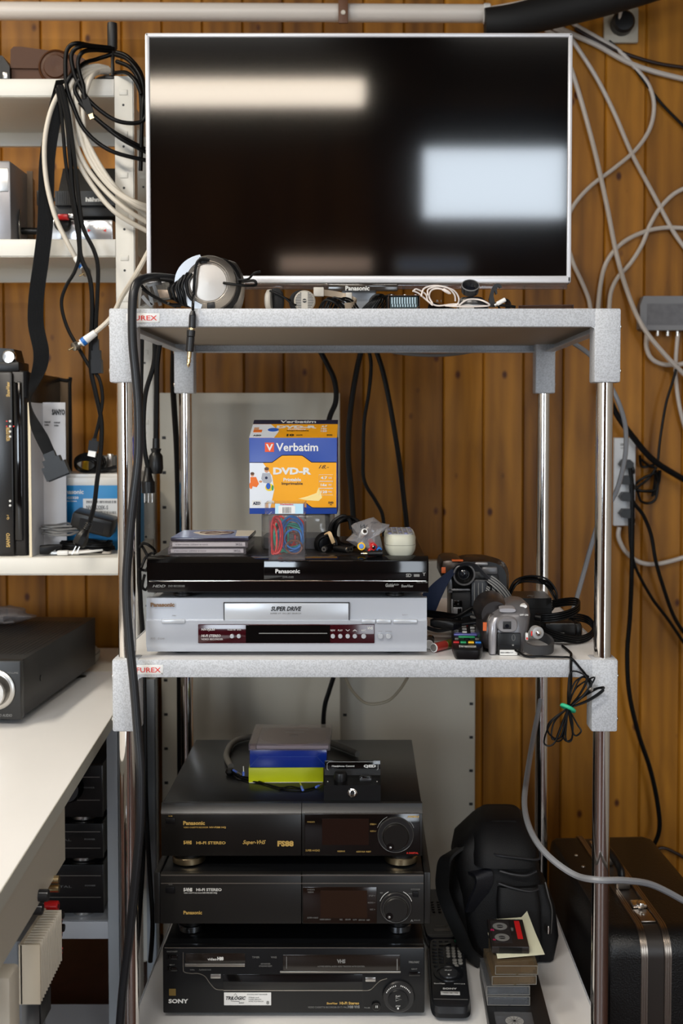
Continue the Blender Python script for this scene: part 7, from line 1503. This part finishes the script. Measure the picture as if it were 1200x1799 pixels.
wc('wall_cable', 'white cable sweeping from above the television right to the wall edge', [(955, 38), (980, 48), (1010, 62), (1050, 80), (1100, 108), (1150, 126), (1215, 142)], .0062)
wc('wall_cable', 'white cable curving from the top right corner back to the right television edge', [(985, -20), (986, 10), (993, 30), (1008, 42), (1050, 66), (1086, 88), (1115, 118), (1140, 150), (1149, 185), (1142, 225), (1118, 262), (1080, 295), (1040, 325), (1012, 355), (995, 385)], .0050)
wc('wall_cable', 'white cable running diagonally from the television corner to the far right edge', [(998, 60), (1020, 92), (1050, 140), (1080, 200), (1110, 270), (1150, 345), (1185, 410), (1215, 450)], .0052)
wc('wall_cable', 'white cable dropping from the right television edge past the grey junction box', [(1003, 120, -.006), (1022, 180, -.006), (1046, 270, -.006), (1066, 360, -.006), (1084, 450, -.006), (1105, 520, -.012), (1130, 575, -.052), (1170, 625, -.052), (1215, 670, -.03)], .0056)
wc('wall_cable', 'white cable arching over above the grey junction box from behind the rack', [(1050, 550), (1055, 500), (1066, 460), (1092, 428), (1130, 408), (1170, 400), (1215, 402)], .0054)
wc('wall_cable', 'white cable with a kink crossing up to the right edge', [(1070, 550), (1073, 515), (1085, 488), (1108, 462), (1128, 430), (1142, 395), (1160, 365), (1185, 340), (1215, 326)], .0052)
wc('wall_cable', 'short white cable below the right television corner', [(1000, 440), (1008, 465), (1022, 495), (1034, 525), (1038, 550)], .0050)
wc('wall_cable', 'thin black cable crossing the white ones at top right', [(1070, 72), (1100, 100), (1130, 140), (1165, 185), (1215, 235)], .0036, black_cable)
wc('wall_cable', 'dark cable along the upper right wall', [(1010, 50), (1060, 78), (1110, 98), (1160, 112), (1215, 120)], .0042, M('brown_black_cable', (40, 22, 14), .5))
for k in range(2): wc('wall_cable', ('upper', 'lower')[k]+' loose white cable end above the right television corner', [(972-k*14, 50+k*3), (985-k*14, 56+k*3), (1000-k*10, 66+k*4)], .005)
# junction box
a, c = at(1125, 520, WYf-.035), at(1245, 580, WYf-.035)
t = thing('junction_box', 'grey junction box on the wall right of the rack', 'junction box', ((a.x+c.x)/2, WYf, c.z))
b = B('housing', t, M('box_grey', (122, 122, 124), .45, .2), world=True); b.prism([(a.x, c.z+.004), (a.x+.006, c.z), (c.x, c.z), (c.x, a.z), (a.x+.008, a.z), (a.x, a.z-.022)], WYf-.035, WYf-.001, 'xz'); b.done()
b = B('worn_label', t, M('box_grey_dark', (104, 104, 108), .5, var=.3, vscale=60), 'worn darker label', True); b.box(a.x+.016, c.x-.01, WYf-.0356, WYf-.034, c.z+.012, a.z-.018); b.done()
for x in (1155, 1173, 1190):
    b = B('connector', t, chrome, world=True); q = at(x, 586, WYf-.02); b.cyl((q.x, WYf-.02, q.z-.006), (q.x, WYf-.02, c.z+.001), .0045, 14); b.done()
wc('wall_cable', 'white cable looping from the underside of the grey junction box', [(1137, 584), (1136, 610), (1145, 630), (1165, 640), (1195, 640), (1220, 632)], .0056, Y=WYf-.02)
wc('wall_cable', 'white cable dropping from the right end of the grey junction box', [(1191, 586), (1187, 640), (1190, 690), (1200, 740), (1220, 800)], .0048, Y=WYf-.02)
# power strip
Yp = WYf-.030; a, c = at(1079, 769, Yp), at(1116, 924, Yp)
t = thing('power_strip', 'white power strip mounted upright on the wall with four black plugs', 'power strip', ((a.x+c.x)/2, WYf, c.z))
b = B('body', t, M('strip_white', (206, 208, 210), .4), world=True); b.box(a.x, c.x, Yp, WYf, c.z, a.z, .003); b.m(ink_grey); q = at(1097, 781, Yp); b.text('SEMKO', q.x, q.z, .006, Yp-.0002, .020, .03); b.text('16A 250V', q.x, q.z-.008, .004, Yp-.0002, .018, .02); b.done()
for k, y in enumerate((815, 843, 872, 901)):
    q = at(1097, y, Yp)
    pl = thing('mains_plug', 'black flat plug, %s in the white power strip' % ('topmost', 'second from the top', 'third from the top', 'lowest')[k], 'plug', (q.x, Yp-.0005, q.z), group='plugs in the power strip')
    b = B('body', pl, black_plastic); b.prism([(-.016, 0), (-.008, .011), (.008, .011), (.017, .003), (.017, -.006), (.006, -.011), (-.008, -.010)], -.024, 0, 'xz'); b.done()
    b = B('collar', pl, black_plastic); b.tube([(.012, -.014, -.002), (.017, -.018, -.012), (.018, -.016, -.022)], .004, 8, 5); b.done()
Yk = Yp-.022
for nm, lab, pts, r_ in (('mains_cable', 'black cable running straight down from the power strip', [(1107, 822), (1110, 850), (1111, 900), (1110, 1000), (1107, 1080), (1102, 1150), (1106, 1220), (1122, 1290), (1142, 1350), (1155, 1410), (1158, 1460), (1140, 1500), (1128, 1510)], .0056),
    ('mains_cable', 'black cable bowing right from the power strip and on down', [(1108, 850), (1112, 880), (1130, 905), (1144, 940), (1152, 985), (1165, 1030), (1185, 1085), (1215, 1130)], .0046),
    ('mains_cable', 'thinner black cable slanting down right below the power strip', [(1106, 910), (1108, 960), (1118, 1000), (1145, 1050), (1175, 1090), (1215, 1150)], .0038),
    ('mains_cable', 'thick black cable crossing from behind the front pole to the right edge', [(1062, 680), (1082, 725), (1110, 765), (1150, 810), (1215, 850)], .0072),
    ('mains_cable', 'black cable rising beside the tangle to the right of the power strip', [(1156, 810), (1160, 770), (1170, 710), (1182, 670), (1190, 640)], .0034)):
    wc(nm, lab, pts, r_, black_cable, Y=Yk-(.012 if 'thick' in lab else 0))
b = B('cable_tangle', None, black_cable); Yt = WYf-.02; rnd = random.Random(3)
for P in (((1154, 820), (1140, 840), (1118, 858), (1120, 862), (1150, 864)), ((1150, 862), (1125, 862), (1116, 852), (1130, 840), (1155, 830)), ((1120, 862), (1126, 880), (1140, 884), (1152, 876), (1156, 850), (1152, 830)), ((1152, 826), (1150, 850), (1146, 872)), ((1158, 826), (1155, 850), (1149, 870)), ((1125, 806), (1140, 818), (1152, 822)), ((1124, 800), (1128, 820), (1150, 816)), ((1160, 826), (1158, 846), (1150, 868))): b.tube([at(x, y, Yt+rnd.uniform(-.006, .004)) for x, y in P], .0032, 7, 6)
tag(b.done(), 'small tangle of black lead hanging right of the power strip', 'cable')
wc('wall_cable', 'white cable curving from the bottom of the power strip to the right', [(1088, 926), (1087, 945), (1100, 970), (1125, 988), (1160, 990), (1215, 975)], .0055, Y=WYf-.02)
wc('wall_cable', 'brown cable lying on the wall behind the lower right case', [(1130, 1512), (1160, 1490), (1190, 1500), (1215, 1515)], .004, M('brown_black_cable', (40, 22, 14), .5))
# grey cable around the front right pole down to the shelf and the lower loop
Yg = 2.36
cable('grey_cable', 'long grey cable passing behind the front right pole, down and across the black case', [(1008, 603, Yg), (1030, 618, Yg), (1044, 632, Yg), (1062, 660, 2.40), (1084, 700, 2.40), (1097, 740, 2.38), (1100, 775, 2.36), (1096, 815, 2.36), (1082, 865, 2.36), (1055, 910, 2.36), (1040, 955, 2.36), (1026, 1005, 2.36), (1010, 1062, 2.36), (990, 1120, 2.36), (968, 1160, 2.35), (955, 1195, 2.34), (948, 1240, 2.28), (938, 1290, 2.20), (925, 1370, 2.02), (922, 1420, 1.90), (935, 1465, 1.80), (965, 1505, 1.74), (1010, 1537, 1.70), (1050, 1546, 1.66), (1100, 1547, 1.68), (1150, 1556, 1.72), (1215, 1590, 1.76)], .0050, M('cool_grey_cable', (132, 134, 138), .4))
cable('under_cable', 'grey cable tucked along the underside rear of the top shelf', [(640, 600, 2.34), (680, 616, 2.34), (730, 623, 2.34), (790, 623, 2.34), (860, 612, 2.34)], .0035, grey_cable)
cable('under_cable', 'cream cable hanging in a loop below the middle shelf', [(606, 1190, 2.2), (620, 1215, 2.22), (645, 1236, 2.24), (680, 1232, 2.24), (702, 1212, 2.22), (716, 1190, 2.2)], .0030, M('cream_cable', (160, 150, 130), .5))
# black leads behind the rack
Yb4 = 2.36
for lab, pts, r_ in (('short thick black cable curving down behind the disc carton', [(560, 612, Yb4), (575, 640, Yb4), (588, 670, Yb4), (590, 705, Yb4), (578, 738, Yb4), (570, 800, Yb4), (575, 900, Yb4), (580, 1000, Yb4), (582, 1080, Yb4)], .0055),
    ('black cable hanging straight, left one of three behind the rack', [(637, 606, Yb4), (625, 660, Yb4), (615, 730, Yb4), (612, 800, Yb4), (618, 870, Yb4), (624, 960, Yb4), (626, 1040, Yb4)], .0058),
    ('thin wavy black cable, middle one of three behind the rack', [(645, 604, Yb4), (652, 640, Yb4), (648, 690, Yb4), (640, 740, Yb4), (638, 800, Yb4), (640, 845, Yb4), (660, 880, Yb4), (672, 905, Yb4), (674, 940, Yb4), (670, 1000, Yb4)], .0038),
    ('black cable slanting right, right one of three behind the rack', [(658, 608, Yb4), (672, 650, Yb4), (685, 710, Yb4), (700, 800, Yb4), (710, 880, Yb4), (718, 960, Yb4), (720, 1040, Yb4)], .0052),
    ('short black cable behind the gap above the lower recorders', [(586, 1190, 2.4), (578, 1215, 2.4), (570, 1245, 2.4), (568, 1300, 2.4), (568, 1500, 2.4), (568, 1740, 2.4)], .0050)):
    cable('black_cable', lab, pts, r_, black_cable)
# leads at the rear left post
Yl = 2.10
for lab, pts, r_ in (('black lead hanging down left of the pale post with a moulded plug', [(272, 600, Yl), (270, 640, Yl), (256, 690, Yl), (252, 740, Yl), (254, 790, Yl), (262, 830, Yl)], .0045),
    ('black lead right of the pale post ending in a round mains socket', [(281, 600, Yl), (276, 640, Yl), (275, 700, Yl), (274, 775, Yl)], .0050),
    ('long straight black lead behind the front left pole', [(249, 596, 2.0), (247, 700, 2.0), (244, 830, 2.0), (243, 960, 2.0), (247, 1060, 2.0), (251, 1120, 2.0), (254, 1250, 2.0), (256, 1400, 2.0), (262, 1520, 2.0), (268, 1620, 2.0), (264, 1690, 2.0)], .0042),
    ('dark lead beside the rear left pole', [(305, 615, 2.40), (304, 680, 2.40), (310, 780, 2.40), (313, 880, 2.40), (314, 960, 2.40), (316, 1300, 2.40), (318, 1700, 2.40)], .0062)):
    cable('hanging_lead', lab, pts, r_, black_cable)
def plug_thing(nm, lab, top, bot, secs, mat, Y, pins=None):
    a, c = at(*top, Y), at(*bot, Y); t = thing(nm, lab, 'plug', (a.x, Y, c.z)); d = (c-a); L = d.length; d.normalize()
    b = B('body', t, mat, world=True); b.lathe([(r, h*L) for h, r in secs], a, d, 20); b.done(); return t, a, c, d
plug_thing('mains_connector', 'black round-shouldered mains socket hanging right of the pale post', (274, 770), (274, 832), [(0, .006), (.28, .0065), (.30, .010), (.40, .008), (.5, .0125), (.85, .0135), (1, .011)], black_plastic, Yl)
t, a, c, d = plug_thing('mains_plug', 'black cone-shaped plug with bright pins hanging beside the pale post', (259, 822), (261, 866), [(0, .005), (.1, .006), (.5, .010), (.55, .0125), (1, .0125)], black_plastic, Yl-.01)
for o in (-.007, 0, .007):
    b = B('pin', t, steel, world=True); p_ = c+Vector((o, 0, 0)); b.cyl(p_, p_+Vector((0, 0, -.018)), .0017, 10, bev=.0005); b.done()
b = B('lead', None, black_cable); rnd = random.Random(9)
for P in (((245, 962), (252, 955), (262, 958), (272, 968), (274, 980)), ((248, 998), (256, 980), (268, 972), (276, 978)), ((250, 960), (258, 975), (262, 990), (258, 1000)), ((244, 1000), (256, 1002), (264, 998), (272, 996)), ((254, 1010), (250, 1030), (256, 1036), (262, 1028))): b.tube([at(x, y, 1.98+rnd.uniform(-.01, .01)) for x, y in P], .0026, 7, 6)
tag(b.done(), 'small tangle of black leads at the left end of the disc recorder', 'cable')
# thick black cable over the left end of the top shelf
cable('thick_cable', 'thick black cable draped over the left end of the top shelf down to the floor', [(332, 494, 1.84), (300, 489, 1.80), (268, 487, 1.74), (246, 493, 1.70), (236, 508, 1.688), (232.5, 540, 1.683), (233, 600, 1.68), (239, 665, 1.678), (243, 720, 1.675), (243, 800, 1.672), (234, 880, 1.67), (226, 960, 1.67), (222, 1030, 1.67), (226, 1110, 1.668), (235, 1200, 1.664), (242, 1290, 1.66), (247, 1360, 1.655), (246, 1450, 1.65), (238, 1540, 1.645), (228, 1640, 1.64), (216, 1740, 1.635), (209, 1830, 1.63)], .0066, M('thick_cable_rubber', (30, 31, 34), .34, spec=.4), seg=14)
cable('thick_cable', 'second dark cable beside the thick one below the middle shelf', [(248, 1195, 2.09), (250, 1300, 2.09), (252, 1400, 2.09), (250, 1500, 2.09), (244, 1600, 2.08), (236, 1700, 2.07), (228, 1820, 2.05)], .0062, black_cable)
# ---------------------------------------------------------------- hanging bundles at the corner of the white shelf unit
YH = 2.165
iv = [[(190, 120, .06), (170, 116, .04), (145, 122, .02), (125, 140), (100, 170, -.01), (85, 210, -.016), (78, 260, -.018), (82, 320, -.018), (97, 380, -.016), (118, 425, -.012), (134, 455, -.004)],
      [(192, 124, .06), (160, 122, .03), (130, 140), (116, 180), (118, 230), (135, 280), (165, 330), (205, 375), (262, 408, .02)],
      [(192, 126, .06), (165, 126, .03), (138, 145), (124, 180), (128, 235), (150, 290), (185, 335), (225, 370), (265, 394, .02)],
      [(190, 128, .06), (170, 128, .03), (150, 145), (136, 185), (140, 235), (160, 285), (195, 330), (235, 358), (268, 372, .02)],
      [(192, 122, .06), (175, 124, .04), (158, 140), (146, 190), (152, 250), (172, 295), (205, 335), (240, 356), (268, 364, .02)],
      [(265, 384, .03), (225, 352, .01), (190, 312), (160, 262), (140, 215), (134, 170), (142, 142, .01)]]
t = thing('cable_bundle', 'ivory aerial cables looped over the corner of the white shelf unit', 'cable', at(140, 420, YH))
for P in iv:
    b = B('cable', t, ivory_cable, world=True); b.tube([at(x, y, YH-.004+(o[0] if o else 0)) for x, y, *o in P], .0046, 10, 8); b.done()
def coax(top, bot, tip, Y, lab):
    a, c, e = at(*top, Y), at(*bot, Y), at(*tip, Y); t = thing('coax_plug', lab, 'plug', c)
    b = B('sleeve', t, white_pl, world=True); b.cyl(a, a.lerp(c, .72), .0062, 18, r1=.0078, bev=.0006); b.cyl(a.lerp(c, .9), c, .0076, 18, bev=.0004); b.done()
    b = B('ring', t, blue_pl, 'blue ring', True); b.cyl(a.lerp(c, .70), a.lerp(c, .92), .0079, 20); b.done()
    b = B('contact', t, nickel, 'metal angled tip', True); b.cyl(c, e, .0048, 16); b.lathe([(.0001, -.0051), (.008, -.005), (.008, .005), (.006, .006), (.0001, .006)], e, (-.6, -.6, -.3), 20); b.m(brass); b.cyl(e, e+Vector((-.012, -.006, -.008)), .0018, 10); b.done()
coax((133, 452), (147, 470), (152, 478), YH-.008, 'white plug with a blue ring at the end of the hanging ivory cable')
cable('aerial_lead', 'ivory cable running from the screen edge down to the blue ringed plug', [(262, 440, 2.02), (240, 480, 2.04), (215, 520, 2.10), (195, 558, 2.12), (165, 586, 2.12)], .0044, ivory_cable)
coax((168, 584), (143, 603), (133, 608), 2.12, 'white plug with a blue ring pointing left beside the trolley corner')
t = thing('cable_bundle', 'black video cables looped over the corner of the white shelf unit', 'cable', at(150, 280, YH))
bk = [[(195, 84, .06), (160, 80, .03), (135, 76), (120, 84), (115, 105), (117, 150), (128, 185), (150, 230), (195, 265), (262, 283, .02)],
      [(200, 86, .06), (168, 82, .03), (140, 82), (126, 95), (128, 120), (137, 145), (160, 180), (205, 212), (250, 213, .01), (256, 180, .01), (248, 130, .02), (225, 100, .04), (205, 92, .05)],
      [(195, 90, .06), (165, 88, .03), (145, 92), (137, 108), (140, 130), (146, 150), (148, 168)],
      [(262, 270, .02), (215, 245), (180, 218), (150, 190), (134, 165), (132, 152), (140, 140)],
      [(255, 262, .02), (200, 232), (160, 200), (140, 180)],
      [(203, 96, .05), (225, 105, .03), (245, 130, .01), (252, 160, .01), (250, 200, .01), (247, 300, .02)],
      [(205, 108, .05), (228, 118, .03), (243, 140, .01), (248, 180, .01), (249, 260, .02)],
      [(203, 128, .05), (222, 128, .02), (238, 142, .0), (248, 165, .0)],
      [(195, 96, .06), (170, 104, .05), (150, 110, .03), (136, 122, .01), (120, 140), (108, 175, .01)]]
for P in bk:
    b = B('cable', t, black_cable, world=True); b.tube([at(x, y, YH-.012+(o[0] if o else 0)) for x, y, *o in P], .0040, 10, 8); b.done()
# HDMI end
a, c, e = at(147, 166, YH-.014), at(159, 200, YH-.014), at(162.5, 209, YH-.014)
t = thing('video_plug', 'black video plug with gold tip hanging in front of the ivory cables', 'plug', e)
b = B('body', t, dark_grey, world=True); b.cyl(a, a.lerp(c, .25), .0050, 14, r1=.0055); b.strip([a.lerp(c, .2), c], .0135, .007, 0, (1, 0, .3)); b.done()
b = B('tip', t, brass, world=True); b.strip([c, e], .0085, .004, 0, (1, 0, .3)); b.done()
# flat ribbon scart lead
rib = M('ribbon_black', (9, 9, 10), .4, spec=.18)
t = thing('scart_lead', 'flat black ribbed lead hanging at left with a large multi-pin plug', 'cable', at(100, 850, YH-.03))
P = [(112, 140, .02), (104, 170), (92, 220), (83, 280), (81, 340), (79, 400), (72, 460), (64, 520), (63, 570), (72, 615), (70, 645), (58, 680), (52, 705), (60, 740), (74, 770), (88, 800)]
Pv = [at(x, y, YH-.008+(o[0] if o else 0)) for x, y, *o in P]
wid = lambda f: .0300*(1-.80*math.exp(-((f-.80)/.07)**2))*(1-.25*max(0, (f-.86)/.14))
b = B('ribbon', t, rib, world=True)
for k in range(12):
    f0 = (k-5.5)/12
    SP = spline(Pv, 6); n = len(SP); T = []
    for i, p_ in enumerate(SP):
        f = i/(n-1); tw = .9*math.exp(-((f-.80)/.08)**2); T.append(p_+Vector((math.cos(tw), math.sin(tw)*-.8, .12))*(f0*wid(f)))
    b.tube(T, lambda f: .00128 if f < .68 or f > .92 else .0010, 6, 0)
b.done()
a, c = at(88, 800, YH-.008), at(104, 838, YH-.008)
d = (c-a).normalized()
b = B('plug', t, black_plastic, 'large black multi-pin plug', True); b.strip([a-d*.006, a+d*.006], .022, .010, 0, (1, 0, -.45)); b.strip([a+d*.006, a+d*.018], .034, .015, 0, (1, 0, -.45)); b.strip([a+d*.018, c], .046, .018, 0, (1, 0, -.45))
b.m(dark_grey); b.strip([c, c+d*.002], .040, .012, 0, (1, 0, -.45)); b.done()
# thinner black leads with ends
for lab, pts, r_ in (('black mains lead hanging from the shelf corner down to a three-pin plug', [(104, 150), (112, 185), (119, 225), (123, 275), (128, 340), (138, 400), (142, 450), (158, 490), (162, 540), (160, 600), (160, 650), (168, 690), (178, 740), (177, 790), (170, 850), (165, 890), (155, 925)], .0044),
    ('thin black lead swinging left and crossing down to a white tipped plug', [(100, 155), (108, 200), (116, 290), (130, 370), (139, 440), (132, 475), (115, 505), (108, 535), (118, 575), (140, 615), (158, 645), (174, 665), (180, 700), (174, 740), (166, 772)], .0034),
    ('black lead ending in a boxy power connector', [(108, 150), (120, 200), (132, 290), (142, 380), (150, 410), (165, 440), (172, 470), (171, 520), (169, 560), (168, 598)], .0040)):
    cable('hanging_lead', lab, [(x, y, YH-.020) for x, y in pts], r_, black_cable)
a, c = at(168, 596, YH-.020), at(171, 656, YH-.020)
t = thing('power_connector', 'black boxy power connector hanging near the left front pole', 'plug', c)
b = B('body', t, dark_grey, world=True); b.strip([a, a.lerp(c, .35)], .011, .009, 0, (1, 0, 0)); b.strip([a.lerp(c, .33), a.lerp(c, .6)], .0165, .014, 0, (1, 0, 0)); b.strip([a.lerp(c, .6), c], .0195, .016, 0, (1, 0, 0)); b.done()
a, c, e = at(166, 770, YH-.020), at(163, 792, YH-.020), at(161, 802, YH-.020)
t = thing('usb_plug', 'black plug with a white tip hanging in front of the wall', 'plug', e)
b = B('body', t, dark_grey, world=True); b.strip([a, a.lerp(c, .25)], .008, .006, 0, (1, 0, .1)); b.strip([a.lerp(c, .2), c], .017, .009, 0, (1, 0, .2)); b.done()
b = B('tip', t, white_pl, 'white tip', True); b.strip([c, e], .014, .007, 0, (1, 0, .2)); b.done()
a, c = at(157, 918, YH-.024), at(133, 968, YH-.030)
t = thing('mains_plug', 'black mains plug with flat metal pins hanging in front of the lowest white shelf', 'plug', c)
b = B('body', t, black_plastic, world=True); d = (c-a).normalized(); b.lathe([(.0055, 0), (.0060, .014), (.008, .016), (.0125, .030), (.0135, .044), (.010, .048), (.0001, .048)], a, d, 8)
for k in range(4): b.lathe([(.0068, .002+.0035*k), (.0072, .003+.0035*k), (.0068, .004+.0035*k)], a, d, 14)
b.done()
for o in (-.0045, .0045):
    b = B('pin', t, steel, world=True); p_ = a+d*.047+Vector((o, 0, o*.4)); b.strip([p_, p_+d*.017], .0036, .0014, 0, (0, 1, 0)); b.done()
